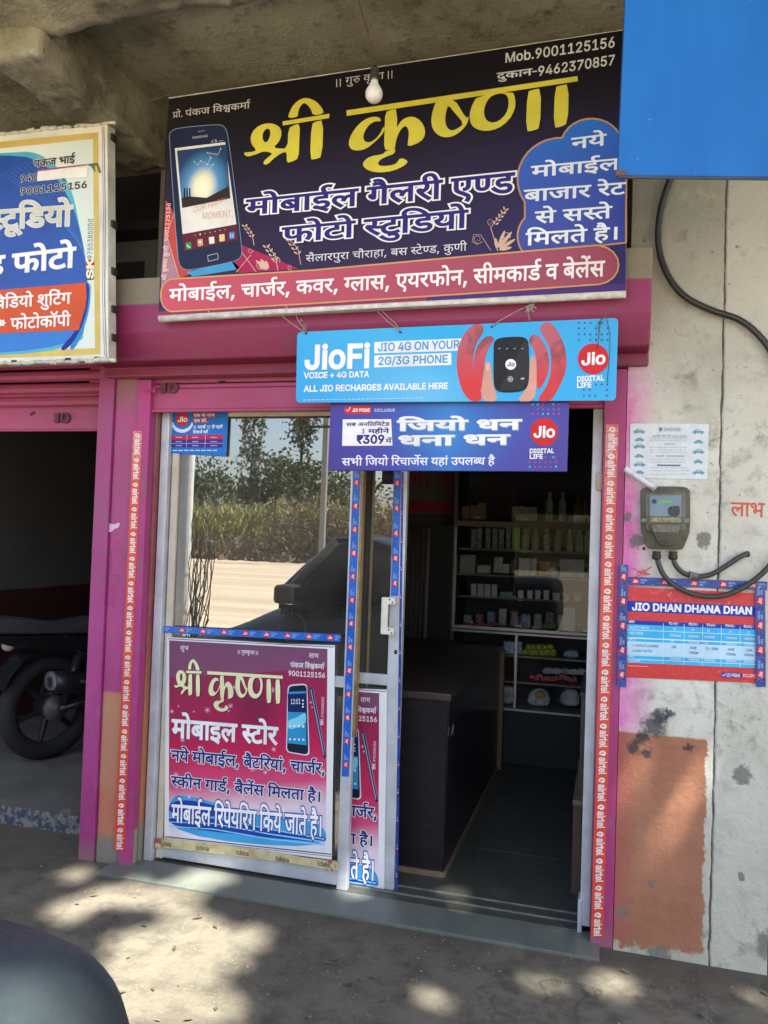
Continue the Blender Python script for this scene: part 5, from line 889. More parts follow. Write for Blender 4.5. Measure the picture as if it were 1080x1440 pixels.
for z in (z0 + 0.014, z1 - 0.014):
    for dx, dz in ((0.014, 0.006), (0.026, -0.006)): mb.lathe((p[0] + dx, 0.1302, z + dz), (0, -1, 0), [(0.004, 0), (0.003, 0.0012)], 8)
mb.build('screw', BLK, d2)
p = onY(556.5, 917, 0.171); MB().box(p[0] - 0.006, p[0] + 0.006, 0.1702, 0.1716, p[2] - 0.008, p[2] + 0.008).build('keyhole', BLK, d2)

# ------------------------------------------------------------------ printed tapes
def tape(name, label, loop, pl, m, lay=0, group=None):
    t = empty(name, tuple(pl.at(*np.mean(np.array(loop), 0))), label, 'tape', group)
    board('tape_strip', loop, pl, 0.0006, [m], t, off=0.0008 + lay * LAY); return t
def place(loops, f): return [np.array([f(x, y) for x, y in l]) for l in loops]
# airtel: word reads downwards; unit: along = reading direction
def airtel_strip(label, top, bot, w0, w1, pl, n, worn):
    top, bot = np.array(top, float), np.array(bot, float); d = bot - top; L = np.linalg.norm(d); d /= L; nrm = np.array([d[1], -d[0]])   # nrm to the right
    lp = [top - nrm * w0 / 2, top + nrm * w0 / 2, bot + nrm * w1 / 2, bot - nrm * w1 / 2]
    g = G('red_tape'); nz = g.noise(45, 6, 0.7); X, Y, Z = g.xyz()
    c = g.mix(g.step(g.noise(3, 4), 0.3, 0.7), hx('#c9372f'), hx('#cf5535'))
    wm = g.math('MULTIPLY', g.step(Z, worn - 0.25, worn), g.step(nz, 0.42, 0.58)); c = g.mix(wm, c, (0.62, 0.36, 0.36))
    c = g.mix(g.step(nz, 0.68, 0.72, 0, 0.5), c, (0.6, 0.3, 0.25))
    t = tape('airtel_tape', label, lp, pl, g.out(c, 0.4), group='red tapes on the shutter rails')
    st = L / n; gs = []
    r, w = RUN['airtel']
    for k in range(n):
        a0 = 0.07 * st + k * st
        if k * st + st * 0.2 > L: continue
        s = (k + 0.5) / n; wd = w0 + (w1 - w0) * s; h = wd * 0.60
        o = top + d * a0
        sw = o + d * st * 0.10      # swirl
        C = sw
        q = lambda a, b: C + d * a * wd * 0.8 + nrm * b * wd * 0.85
        gs.append(many(line([q(0.20, -0.20), q(0.08, -0.24), q(-0.06, -0.2), q(-0.15, -0.06), q(-0.15, 0.08), q(-0.08, 0.2), q(0.06, 0.25), q(0.17, 0.2), q(0.21, 0.08), q(0.17, -0.02), q(0.08, -0.05)], wd * 0.12, wd * 0.19)))
        a = o + d * st * 0.26; b = o + d * st * 0.89
        if k == n - 1: pass
        off = -nrm * wd * 0.25
        gs.append(text('airtel', *(a + off), *(b + off), h, None, 34, 2, up=(nrm[0], nrm[1])))
    decal('lettering', gs, pl, 2.2, ink('#e6d9d6'), t)
    return t
airtel_strip('red airtel tape on the pink pillar left of the glass doors', (193.5, 606), (167.5, 1196), 12.5, 14, facade(-0.0003), 17, 1.86)
airtel_strip('red airtel tape right of the open doorway, worn pale at its top', (861, 597), (839.5, 1318), 17.5, 17, facade(-0.0003), 19, 1.80)

BTAPE = None
def m_btape():
    g = G('blue_tape'); v = g.voro(420); X, Y, Z = g.xyz()
    c = g.mix(g.step(g.noise(6, 4), 0.35, 0.65), hx('#0f4fae'), hx('#1a63c0'))
    c = g.mix(g.math('MULTIPLY', g.step(v, 0.30, 0.2), g.step(g.noise(160, 2), 0.5, 0.55)), c, hx('#9fc4ea'))
    return g.out(c, 0.3, bump=g.noise(30, 3, dist=1.0), bstr=0.25)
BTAPE = m_btape()
def m_btape2():
    g = G('navy_tape'); v = g.voro(420)
    c = g.mix(g.step(g.noise(6, 4), 0.35, 0.65), hx('#16307f'), hx('#1c3f96'))
    c = g.mix(g.math('MULTIPLY', g.step(v, 0.30, 0.2), g.step(g.noise(160, 2), 0.5, 0.55)), c, hx('#8fb0e0'))
    return g.out(c, 0.3, bump=g.noise(22, 4, dist=2.0), bstr=0.5)
NTAPE = m_btape2()
DISC = ink('#c8202c')
def jio_strip(label, a, b, w0, w1, pl, n, m=None, vertical=True, lay=0, phase=0.5, group='blue jio tapes'):
    a, b = np.array(a, float), np.array(b, float); d = b - a; L = np.linalg.norm(d); d /= L; nr = np.array([-d[1], d[0]])
    t = tape('jio_tape', label, [a - nr * w0 / 2, b - nr * w1 / 2, b + nr * w1 / 2, a + nr * w0 / 2], pl, m or BTAPE, lay, group)
    cs = []; tx = []; sm = []
    for k in range(n):
        s = (k + phase) / n; c = a + d * L * s; w = w0 + (w1 - w0) * s
        cs.append(many(circle(c[0], c[1], w * 0.42, n=16)))
        e = -d if vertical else d          # reading direction; on upright strips it reads upwards
        up = np.array([e[1], -e[0]])       # letters' up
        o = c - e * w * 0.30 - up * w * 0.16
        tx.append(text('Jio', *o, *(o + e * w * 0.60), w * 0.36, None, 34, 2, up=tuple(up)))
        for j, word in enumerate(('DIGITAL', 'LIFE')):
            o = c + e * w * 0.62 - up * w * (0.0 + 0.3 * j) + up * 0.06 * w
            sm.append(text(word, *o, *(o + e * w * (0.85 if j == 0 else 0.5)), w * 0.2, None, 20, 1, up=tuple(up)))
    decal('disc', cs, pl, lay + 2.2, DISC, t); decal('lettering', tx, pl, lay + 3.2, WHITE, t); decal('small_lettering', sm, pl, lay + 2.2, ink('#a9c6ea'), t)
    return t
P1 = facade(0.1015); P2 = facade(0.1715)
jio_strip('blue jio tape across the front glass door above the maroon poster', (211, 884), (479, 897.5), 9.5, 10.5, facade(0.0995), 9, vertical=False, lay=1)
jio_strip('long blue jio tape down the right stile of the front glass door', (502, 662), (485.5, 1092), 11, 10, P1, 13, lay=2)
jio_strip('blue jio tape down the rear glass door, ending at the pull handle', (559, 662), (555, 838), 10.5, 10.5, P2, 5)
jio_strip('narrow dark blue jio tape on the inner edge of the rear glass door', (566.2, 664), (557.5, 1252), 3.2, 4, facade(0.1725), 15, m=NTAPE, group=None)
# paper band with idea printed on it, under the poster
t = empty('idea_tape', tuple(P1.at(340, 1200)), 'cream paper idea tape across the foot of the front glass door', 'tape')
g = G('cream_tape'); nz = g.noise(24, 5, 0.7); c = g.mix(g.step(nz, 0.4, 0.7), hx('#c9bd94'), hx('#a8976a')); X, Y, Z = g.xyz()
ee = g.math('MAXIMUM', g.step(X, -1.80, -1.83), g.step(X, -1.10, -1.06)); c = g.mix(g.math('MULTIPLY', ee, g.step(g.noise(70, 3), 0.45, 0.55)), c, (0.30, 0.08, 0.07))
board('tape_strip', [(214, 1180), (232, 1178), (300, 1186), (380, 1197), (430, 1206), (476, 1211), (475, 1226), (440, 1219), (380, 1210), (300, 1200), (240, 1193), (216, 1192)], facade(0.0925), 0.0006, [g.out(c, 0.5, bump=nz, bstr=0.3)], t)
for a, b in (((225, 1189), (241, 1191)), ((276, 1195), (294, 1197.2)), ((331, 1201.5), (350, 1204)), ((387, 1210), (407, 1213)), ((446, 1217), (465, 1220.5))): decal('lettering', text('!dea', *a, *b, 6.5, None, 12, 2), facade(0.0925), 1.5, ink('#5b5038'), t)

# ------------------------------------------------------------------ small jio notice on the glass
pq = [(238.5, 579), (321, 577.6), (318, 641.5), (235.5, 637)]
pl = Plane((0, 0.1005, 0), (0, -1, 0), pq)
t = empty('jio_notice', tuple(pl.at(278, 640)), 'small blue jio notice taped in the upper left corner of the front glass door', 'notice')
board('paper', pq, pl, 0.0006, [ink('#1a6fc4'), ink('#dddddd')], t)
decal('table', many([(240.5, 612.5), (313.5, 611), (312.5, 629.5), (239.5, 629)]), pl, 1, ink('#3a2a86'), t)
decal('table_heading', many([(240.5, 612.5), (313.5, 611), (313.2, 617.5), (240.3, 618.3)]), pl, 2, ink('#b8264a'), t)
decal('table_line', many(line([(263, 612.2), (262, 629.2)], 0.6), line([(289, 611.6), (288, 629.3)], 0.6), line([(240, 623.7), (313, 623.3)], 0.6), *[line([(x, y), (x + 9, y)], 1) for x in (247, 270, 296) for y in (615, 621, 626.7)]), pl, 3, ink('#b9b6d8'), t)
decal('red_label', many([(271.5, 581.5), (303, 581), (303, 586.8), (271.5, 587.2)], [(271.5, 589), (293, 588.7), (293, 594.3), (271.5, 594.6)]), pl, 1, ink('#b32a4a'), t)
decal('logo', many(circle(256.5, 590, 9.2)), pl, 1.2, DISC, t); decal('ribbon', many(smooth([(243, 592), (246, 600), (256, 605), (267, 600), (270, 592), (272, 598), (266, 606), (256, 609.5), (246, 606), (241, 598)])), pl, 1, ink('#cfd9ea'), t)
for tx, a, b, h in (('एक के साथ', (272.6, 582.3), (302, 581.8), 3.9), ('एक फ्री.', (272.6, 589.7), (291.5, 589.4), 3.9), ('31', (271.5, 602.8), (276.3, 602.7), 4.0), ('मार्च', (278, 598.8), (289, 598.6), 4), ("'17", (290.5, 602.6), (296, 602.5), 4.0), ('से पहले', (298, 598.4), (313, 598.1), 4), ('रिचार्ज करें', (271.5, 606), (292.5, 605.6), 3.6)):
    T('lettering', tx, a, b, h, WHITE, pl, 2.2, t, bold=22, q=2)
T('lettering', 'Jio', (249.6, 593.2), (263.6, 592.9), 7, WHITE, pl, 2.4, t, bold=40)
decal('small_print', many(*[line([(243 + k * 8, 633.3), (249 + k * 8, 633.4)], 1.1) for k in range(8)]), pl, 1, WHITE, t)

# ------------------------------------------------------------------ the two maroon posters
TITLE3 = [  # outlines traced in zoomed pixels (3.857x, origin 320,80); second word's right part was traced from origin 560,80
    ([(85, 521), (105, 517), (135, 515), (158, 506), (128, 472), (124, 430), (150, 385), (200, 360), (255, 362), (290, 388), (293, 425), (280, 460), (250, 488), (270, 497), (325, 497), (330, 388), (360, 370), (393, 362), (389, 460), (386, 550), (350, 568), (320, 575), (322, 515), (298, 519), (260, 542), (210, 590), (190, 574), (215, 548), (248, 523), (200, 510), (150, 530), (105, 543)],
     [(188, 425), (200, 397), (220, 387), (233, 400), (230, 435), (212, 466), (194, 457)]),
    ([(298, 350), (553, 308), (551, 332), (300, 372)],), ([(455, 365), (480, 350), (520, 343), (513, 542), (475, 555), (447, 556)],),
    ([(327, 333), (335, 300), (360, 255), (400, 226), (435, 222), (480, 240), (515, 280), (522, 308), (463, 318), (452, 283), (432, 258), (412, 248), (392, 272), (382, 300), (381, 326)],),
    ([(645, 290), (1898, 104), (1900, 132), (647, 320)],), ([(855, 300), (885, 288), (922, 280), (915, 495), (880, 505), (848, 503), (852, 400)],),
    ([(832, 343), (825, 330), (800, 323), (760, 330), (710, 365), (670, 420), (655, 470), (668, 500), (700, 510), (750, 500), (800, 462), (852, 405), (850, 370), (820, 430), (780, 462), (750, 463), (735, 445), (740, 410), (765, 370), (800, 348), (830, 350)],),
    ([(910, 400), (940, 345), (985, 322), (1030, 330), (1065, 370), (1074, 420), (1050, 460), (975, 490), (980, 450), (985, 405), (970, 372), (945, 385), (922, 425), (908, 480)],),
    ([(870, 507), (913, 496), (905, 525), (870, 537), (830, 555), (813, 580), (830, 592), (880, 590), (915, 580), (938, 545), (982, 565), (960, 590), (900, 618), (830, 628), (770, 620), (735, 595), (735, 570), (770, 540), (845, 527), (852, 515)],),
    ([(1137, 230), (1116, 280), (1103, 340), (1111, 390), (1141, 425), (1181, 438), (1226, 430), (1271, 400), (1304, 357), (1308, 318), (1296, 338), (1226, 220)], [(1196, 258), (1182, 310), (1180, 352), (1191, 386), (1216, 401), (1248, 389), (1283, 362), (1226, 296)]),
    ([(1356, 212), (1326, 260), (1311, 320), (1321, 370), (1356, 395), (1406, 403), (1466, 390), (1526, 345), (1561, 280), (1561, 225), (1545, 185)], [(1406, 240), (1436, 207), (1496, 195), (1521, 215), (1526, 260), (1511, 310), (1471, 350), (1426, 358), (1396, 335), (1389, 290)]),
    ([(1626, 190), (1656, 178), (1701, 170), (1696, 385), (1656, 400), (1618, 404)],), ([(1776, 165), (1806, 155), (1851, 148), (1846, 360), (1806, 380), (1768, 384)],)]
def title(fn=None, grow=0.0):
    L = []
    for sh_ in TITLE3:
        sh_ = [np.array([(320 + x / 3.857, 80 + y / 3.857) for x, y in l]) for l in sh_]
        sh_ = [l if len(l) <= 4 else smooth(l, 1) for l in sh_]
        sh_ = [_fat(l, -grow) for l in solid(*sh_)]
        L += sh_
    return L if fn is None else [np.array([fn(x, y) for x, y in l]) for l in L]
_A = np.linalg.solve(np.array([[487.2, 155.2, 1], [812, 107, 1], [739.4, 184.7, 1]]), np.array([[291.3, 943.7], [397.5, 950.3], [375, 988.3]]))
def to_poster(x, y): return tuple(np.array([x, y, 1.0]) @ _A)

qp = [(238, 900.5), (460.4, 912.5), (458.3, 1196), (237.4, 1175.5)]
pp1 = Plane((0, 0.098, 0), (0, -1, 0), qp)
po = empty('store_poster', tuple(pp1.at(346, 1205)), 'large maroon and blue mobile store poster on the front glass door', 'poster', 'maroon store posters')
sheetq = [(234.5, 896), (300, 899), (400, 905.5), (471, 907.5), (470, 1000), (468, 1100), (466.5, 1209), (350, 1194), (231, 1180), (232.5, 1040)]
board('sheet', sheetq, pp1, 0.0008, [plain((0.74, 0.74, 0.75), 0.45, var=0.1, scale=5)], po)
for p_, q_, w_ in (((233, 1176.5), (466, 1201.5), 1.4), ((233, 1179), (466, 1204.5), 0.7), ((236, 898.2), (470, 910), 1.0)): decal('border_line', many(line([p_, q_], w_)), pp1, 1, ink('#39306c'), po)
g = G('poster_print_glare'); X, Y, Z = g.xyz('UV'); n = g.noise(7, 5); u2 = g.math('ADD', Y, g.math('MULTIPLY', g.math('SUBTRACT', X, 0.5), -0.10))
c = g.ramp(u2, [(0.0, hx('#e6e3ee')), (0.17, hx('#e2d3de')), (0.30, hx('#d04a78')), (0.45, hx('#c11f52')), (0.62, hx('#a3164a')), (0.855, hx('#8c1f4a')), (0.86, hx('#7b4668')), (1.0, hx('#6d3f60'))])  # the dull purple top band is a glare put into the colour
dkp = g.step(g.math('ADD', g.math('POWER', g.math('SUBTRACT', X, 0.55), 2.0), g.math('POWER', g.math('MULTIPLY', g.math('SUBTRACT', Y, 0.68), 1.3), 2.0)), 0.03, 0.0, 0, 0.45)
c = g.mix(dkp, c, hx('#3a1638')); c = g.mix(g.step(n, 0.35, 0.7, 0, 0.18), c, hx('#701038'))
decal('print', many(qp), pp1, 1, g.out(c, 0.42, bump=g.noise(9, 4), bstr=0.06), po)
BL = ink('#1b3f9e')
decal('blue_wave', many(smooth([(237.6, 1120), (262, 1118), (300, 1128), (350, 1146), (400, 1150), (458.6, 1158), (458.3, 1196), (237.4, 1175.5)], 2)), pp1, 2, ink('#3f9fd6'), po)
decal('dark_wave', many(smooth([(237.6, 1129), (262, 1124), (300, 1132), (340, 1146), (310, 1148), (237.6, 1146)], 2), smooth([(237.5, 1146), (300, 1148), (380, 1165), (420, 1172), (458.5, 1176), (458.4, 1185), (400, 1180), (300, 1170), (237.5, 1160)], 2)), pp1, 3, BL, po)
decal('light_wave', many(*[line([(238, 1150 + k * 6), (300, 1150 + k * 8), (380, 1166 + k * 7), (456, 1180 + k * 4)], 1.2, 2.2) for k in range(3)]), pp1, 3.6, ink('#86c9ea'), po)
r = random.Random(3); st = []
for k in range(34):
    x = r.uniform(240, 456); y = r.choice([r.uniform(985, 1010), r.uniform(1040, 1056), r.uniform(1076, 1092), r.uniform(1112, 1128), r.uniform(960, 1110)]); a = r.uniform(1.2, 4.6)
    st += [l for an in ((0, 0.785) if a > 2.6 else (0,)) for l in (line([(x - a * math.cos(an), y - a * math.sin(an)), (x, y), (x + a * math.cos(an), y + a * math.sin(an))], 0.5), line([(x + a * math.sin(an), y - a * math.cos(an)), (x - a * math.sin(an), y + a * math.cos(an))], 0.5))] + [circle(x, y, 0.8, n=8)]
decal('sparkle', many(*st), pp1, 2.2, ink('#ecc3d6'), po)
decal('title_shadow', [np.array(l) + np.array([0.9, 0.9]) for l in title(to_poster)], pp1, 3.4, ink('#2c1024'), po)
decal('title', title(to_poster), pp1, 4.4, ink('#dfe0ae'), po)
PW = ink('#dcd3de'); NAVY = ink('#1c2a78')
T('lettering', 'शुभ', (253.5, 908), (265, 908.8), 6, PW, pp1, 3, po, bold=12); T('lettering', 'गुरुकृपा', (339.5, 914.2), (358, 915.4), 5, PW, pp1, 3, po, bold=14)
decal('bar', many(*[line([(x, 914 + (x - 336) * .06), (x - .1, 919.5 + (x - 336) * .06)], 0.8) for x in (335, 337.2, 360.3, 362.5)]), pp1, 3, PW, po)
T('lettering', 'लाभ', (434.5, 918.7), (447.8, 919.5), 6, PW, pp1, 3, po, bold=14)
T('lettering', 'पंकज विश्वकर्मा', (408.5, 931.8), (456, 934.6), 6.4, PW, pp1, 3, po, bold=22)
T('lettering', '9001125156', (405, 950), (457.6, 953.2), 7.0, PW, pp1, 3, po, bold=26)
T('lettering', 'मोबाइल स्टोर', (242.2, 1012), (390.4, 1023.5), 24.5, WHITE, pp1, 3.6, po, h1=23.5, bold=30, outline=12, om=ink('#7a1a44'))
T('lettering', 'नये मोबाईल, बैटरियां, चार्जर,', (241, 1055), (458, 1074.5), 14.5, NAVY, pp1, 4, po, bold=22, outline=42, om=WHITE)
T('lettering', 'स्कीन गार्ड, बैलेंस मिलता है।', (241, 1091.5), (452.3, 1113.7), 14, NAVY, pp1, 4, po, bold=22, outline=42, om=WHITE)
T('lettering', 'मोबाईल रिपेयरिंग किये जाते है।', (241.5, 1131.5), (454, 1149), 24, ink('#f0f0f2'), pp1, 5.4, po, h1=27, bold=20, outline=42, om=BL)
bd = [(404.5, 963), (432, 961), (435.5, 1063.5), (402, 1058)]
decal('phone_picture', many(roundrect(bd, 7)), pp1, 4, ink('#cfd3de'), po); decal('phone_face', many(roundrect([(406, 965), (431, 963), (433.5, 1061.5), (403.5, 1056.5)], 6)), pp1, 4.6, ink('#141c33'), po)
decal('phone_screen', many([(404.8, 973), (430.3, 972), (431, 1048), (404.2, 1045)]), pp1, 5.2, ink('#2f8fc4'), po); decal('phone_screen_dark', many([(404.8, 976), (430.3, 975), (430.4, 1002), (404.7, 1001)]), pp1, 5.8, ink('#16245c'), po)
decal('phone_swoosh', many(smooth([(404.7, 1012), (416, 1010), (430.6, 1000), (430.7, 1018), (416, 1024), (404.6, 1026)], 2)), pp1, 5.8, ink('#7fd0e6'), po)
T('lettering', '12:51', (408.5, 990), (422.5, 989.8), 7, WHITE, pp1, 6.4, po, bold=8, q=2)
decal('phone_icon', many(*[circle(408 + 6.2 * k, y + 0.2 * k, 1.7, n=8) for k in range(4) for y in (1021, 1039.5)], circle(426, 985, 1.3, n=8), circle(426, 990, 1.3, n=8), circle(426, 994, 1.3, n=8)), pp1, 6.4, ink('#d6e6ec'), po)
decal('phone_side', many(roundrect([(435, 968), (441, 966), (458.5, 1065), (455, 1066)], 2)), pp1, 4, ink('#272a4e'), po); decal('phone_side_edge', many(line([(437, 969), (455.5, 1062)], 1.4), line([(440, 967), (457.5, 1058)], 0.7)), pp1, 4.6, ink('#9a9cb8'), po)
T('lettering', '9755385050', (455.2, 1009), (455.8, 980), 3.4, PW, pp1, 3, po, bold=10, q=2, up=(-1, 0)); T('lettering', 'SK', (454.5, 1020), (454.7, 1011), 4, PW, pp1, 3, po, bold=40, q=2, up=(-1, 0))
# the second copy of the same poster hangs on the rear door
pa = pp1.at(441, 922); pb = facade(0.1675).at(513.5, 984)
po2 = copy_tree(po, Vector(po.location) + Vector(pb - pa))
po2['label'] = 'second maroon mobile store poster, mostly hidden behind the front glass door'
# ------------------------------------------------------------------ main banner over the shop
BQ = [(237, 137), (881, 40), (880.5, 416), (222, 451)]
bpl = Plane((0, -0.20, 2.3), (0, -1, 0.0), BQ)
bn = empty('shop_banner', tuple(bpl.at(550, 433)), 'big dark banner with yellow title hung over the hood of the glass doors', 'banner')
g = G('banner_print'); X, Y, Z = g.xyz('UV'); n = g.noise(5, 5)
c = g.ramp(g.math('ADD', Y, g.math('MULTIPLY', g.math('SUBTRACT', n, 0.5), 0.12)), [(0.0, hx('#3a2a58')), (0.25, hx('#2c2040')), (0.5, hx('#261a34')), (0.75, hx('#181420')), (1.0, hx('#121016'))])
rt = g.math('MULTIPLY', g.step(X, 0.55, 1.0), g.step(Y, 0.75, 0.15)); c = g.mix(g.math('MULTIPLY', rt, 0.6), c, hx('#26246a'))
c = g.mix(g.math('MULTIPLY', g.step(X, 0.3, 0.0), g.step(Y, 0.5, 0.9, 0, 0.5)), c, hx('#2a2820'))
fold = g.noise(1.6, 3, co=g.scaled(g.co(), (1.5, 1, 0.5)))
board('panel', BQ, bpl, 0.03, [g.out(c, 0.45, bump=g.math('ADD', fold, g.math('MULTIPLY', g.noise(300, 2), 0.02)), bstr=0.25, bdist=0.03, spec=0.22), plain((0.55, 0.54, 0.50), 0.6)], bn, bevel=0.002)
mb = MB()
a, b = bpl.at(223, 447.5), bpl.at(880.3, 412.5)
mb.tube([a + (0, 0.008, 0), (a + b) / 2 + (0, 0.008, 0.003), b + (0, 0.008, 0)], [0.014, 0.0125, 0.013], 8)
mb.build('hem', plain((0.66, 0.65, 0.60), 0.7, var=0.4, scale=25), bn, smooth=True)
decal('top_edge', many(line([(237.5, 138), (520, 95.8), (880, 41.5)], 1.8, 1.2)), bpl, 1, plain((0.50, 0.49, 0.42), 0.6, var=0.4), bn)
# ornaments at the lower left and right
decal('ornament', many([(233, 281), (243, 297), (262, 350), (270, 384), (252, 392), (237, 394), (227, 402)]), bpl, 1, ink('#b8453f'), bn)
decal('ornament', many([(232, 322), (252, 392), (226, 420), (227, 380)]), bpl, 1.5, ink('#a57a86'), bn)
decal('ornament', many([(262, 383), (326, 366), (339, 378), (272, 389)]), bpl, 1.5, ink('#3f93c4'), bn)
decal('ornament', many([(339, 344), (420, 378), (336, 384), (326, 368)]), bpl, 1.5, ink('#a3204f'), bn)
decal('ornament', many([(223, 438), (880, 399), (880, 408), (222.5, 447)]), bpl, 1, ink('#8c2f58'), bn)
decal('ornament', many([(600, 416), (880, 399), (880, 408), (600, 424)]), bpl, 1.4, ink('#4a2a6e'), bn)
decal('ornament_line', many(line([(232, 322), (252, 391)], 0.8), line([(245, 300), (234, 330)], 0.6), line([(332, 383), (353, 358)], 0.8), line([(338, 352), (360, 382)], 0.8), line([(292, 436), (296, 442)], .8), line([(400, 428), (406, 436)], .8)), bpl, 2, ink('#d8b49a'), bn)
def leaf(x, y, a, l, w):
    c_, s_ = math.cos(a), math.sin(a)
    return smooth([(x, y), (x + c_ * l * .5 - s_ * w, y + s_ * l * .5 + c_ * w), (x + c_ * l, y + s_ * l), (x + c_ * l * .5 + s_ * w, y + s_ * l * .5 - c_ * w)], 2)
lv = []
for bx, by, k in ((373, 381, 1), (343, 345, 0.8), (405, 372, 1)):
    lv += [line([(bx + 18 * k, by), (bx + 14 * k, by - 22 * k), (bx + 2 * k, by - 36 * k)], 0.9)]
    for i in range(4):
        yy = by - 14 * k - i * 6 * k; xx = bx + 14 * k - i * 4 * k
        lv += [leaf(xx, yy, -2.5, 8 * k, 1.5 * k), leaf(xx, yy, -0.9, 8 * k, 1.5 * k)]
for a, l in ((-2.2, 22), (-1.9, 16), (-2.5, 26), (-2.7, 18)): lv.append(leaf(378, 380, a, l, 3))
curl = lambda x, y, r_, a0, turns, f=1: [(x + f * r_ * (1 - t * .75) * math.cos(a0 + t * turns * 6.283), y + r_ * (1 - t * .75) * math.sin(a0 + t * turns * 6.283)) for t in np.linspace(0, 1, 18)]
lv += [line(curl(366, 372, 7, 0.5, 1.2), 0.9, 0.4), line(curl(388, 366, 6, 2.6, 1.2, -1), 0.9, 0.4), line(curl(352, 352, 4, 0, 1.1), 0.7, 0.4), line(curl(408, 376, 4, 1, 1.1), 0.7, 0.4)]
FLO = ink('#cfae98')
decal('floral', many(*lv), bpl, 2.4, FLO, bn)
lv = [line([(700, 353), (690, 320), (706, 300), (712, 296)], 1.0), line([(690, 352), (676, 330), (666, 330), (664, 340), (672, 344)], 0.7)]
for i in range(5): lv += [leaf(696 + i * 3.5, 316 - i * 5, -0.4, 7, 1.5), leaf(696 + i * 3.5, 316 - i * 5, -1.9, 7, 1.5)]
lv += [line(curl(672, 336, 7, 0.5, 1.3), 0.7, 0.3), line(curl(712, 332, 6, 2.6, 1.2, -1), 0.9, 0.4), line(curl(690, 312, 5, 1.6, 1.2), 0.7, 0.3)]
for a, l in ((-1.2, 34), (-0.9, 38), (-0.55, 34), (-1.7, 20), (-0.2, 24)): lv.append(leaf(699, 352, a, l, 3.2))
decal('floral', many(*lv), bpl, 2.4, FLO, bn)
# cloud badge
arc_ = lambda cx, cy, rx, ry, a0, a1, n: [(cx + rx * math.cos(math.radians(a)), cy + ry * math.sin(math.radians(a))) for a in np.linspace(a0, a1, n)]
cl = arc_(832, 205, 42, 37, -25, -162, 12) + arc_(789, 252, 60, 57, -88, -214, 13) + arc_(790, 332, 61, 46, -146, -206, 7) + [(740, 355), (879, 340), (879.5, 189)]
decal('cloud_border', [_fat(l, -2.6) for l in many(cl)], bpl, 1.6, ink('#b98a5c'), bn)
g = G('cloud_print'); X, Y, Z = g.xyz('UV'); c = g.ramp(Y, [(0.15, hx('#2b2f86')), (0.4, hx('#233fa2')), (0.62, hx('#1c62c0')), (0.72, hx('#1f74cf'))])
decal('cloud_badge', many(cl), bpl, 2.4, g.out(c, 0.4), bn)
CW = ink('#e4ebf2')
for tx, a, b, h in (('नये', (804, 194.5), (852, 188.5), 17), ('मोबाईल', (747.5, 234), (872, 222.5), 17), ('बाजार रेट', (737.5, 267.5), (879, 256.5), 18), ('से सस्ते', (753, 298), (860, 290), 18), ('मिलते है।', (740, 328), (872, 319), 19)):
    T('lettering', tx, a, b, h * 0.9, CW, bpl, 3.4, bn, bold=18)
# red strip
pill = lambda g_: [(241, 393.5 - g_), (440, 381 - g_), (640, 363 - g_), (838, 346 - g_)] + [(838 + (31 + g_) * math.sin(t) , 372.5 - (26.5 + g_) * math.cos(t)) for t in np.linspace(0.15, 3.0, 9)] + [(838, 399 + g_), (640, 413 + g_), (440, 425.5 + g_), (241, 437 + g_)] + [(241 - (14 + g_) * math.sin(t), 415.3 + (21.5 + g_) * math.cos(t)) for t in np.linspace(0.15, 3.0, 9)]
decal('strip_border', many(pill(2.2)), bpl, 3.0, ink('#c79a62'), bn)
g = G('strip_print'); X, Y, Z = g.xyz('UV'); decal('text_strip', many(pill(0)), bpl, 3.8, g.out(g.mix(X, hx('#bd4454'), hx('#8e2f48')), 0.4), bn)
T('lettering', 'मोबाईल, चार्जर, कवर, ग्लास, एयरफोन, सीमकार्ड व बेलेंस', (238.5, 407.2), (850, 367), 16.5, ink('#f0e9ea'), bpl, 4.8, bn, h1=21, bold=18)
# title and lines
decal('title', title(), bpl, 3, ink('#cfc544'), bn)
PUR = ink('#2a1e72')
T('lettering', 'मोबाईल गैलरी एण्ड', (347, 281.5), (722.5, 243), 20.5, PUR, bpl, 5.4, bn, h1=27, bold=24, outline=52, om=WHITE)
T('lettering', 'फोटो स्टुडियो', (397.5, 320.5), (657, 295.5), 20.5, PUR, bpl, 6.8, bn, h1=24, bold=24, outline=52, om=WHITE)
T('lettering', 'सैलारपुरा चौराहा, बस स्टेण्ड, कुणी', (430, 359), (656.5, 342), 9.3, ink('#d8d6dc'), bpl, 2.5, bn, h1=10.3)
GW = ink('#b9bab6')
T('lettering', 'प्रो.', (243, 157.8), (257.5, 155.8), 8.2, GW, bpl, 1.5, bn, bold=6, q=2); T('lettering', 'पंकज विश्वकर्मा', (260.5, 155.3), (351.5, 143.2), 8.6, GW, bpl, 1.5, bn, bold=6)
T('lettering', 'गुरु कृपा', (486, 109.2), (540, 101.2), 9.5, GW, bpl, 1.5, bn)
decal('bar', many(*[line([(x, y), (x - .2, y + 11)], 1.2) for x, y in ((473.6, 111.5), (478.6, 110.8), (546.2, 100), (551.2, 99.3))]), bpl, 1.5, GW, bn)
LW = ink('#c4c8c9')
T('lettering', 'Mob.9001125156', (709.5, 88.3), (865.5, 66), 13.2, LW, bpl, 1.5, bn, h1=14.5, bold=20)
T('lettering', 'दुकान-', (699, 103), (756, 95.2), 9, LW, bpl, 1.5, bn, bold=18); T('lettering', '9462370857', (755.5, 106.8), (865.5, 90.6), 13, LW, bpl, 1.5, bn, h1=14, bold=20)
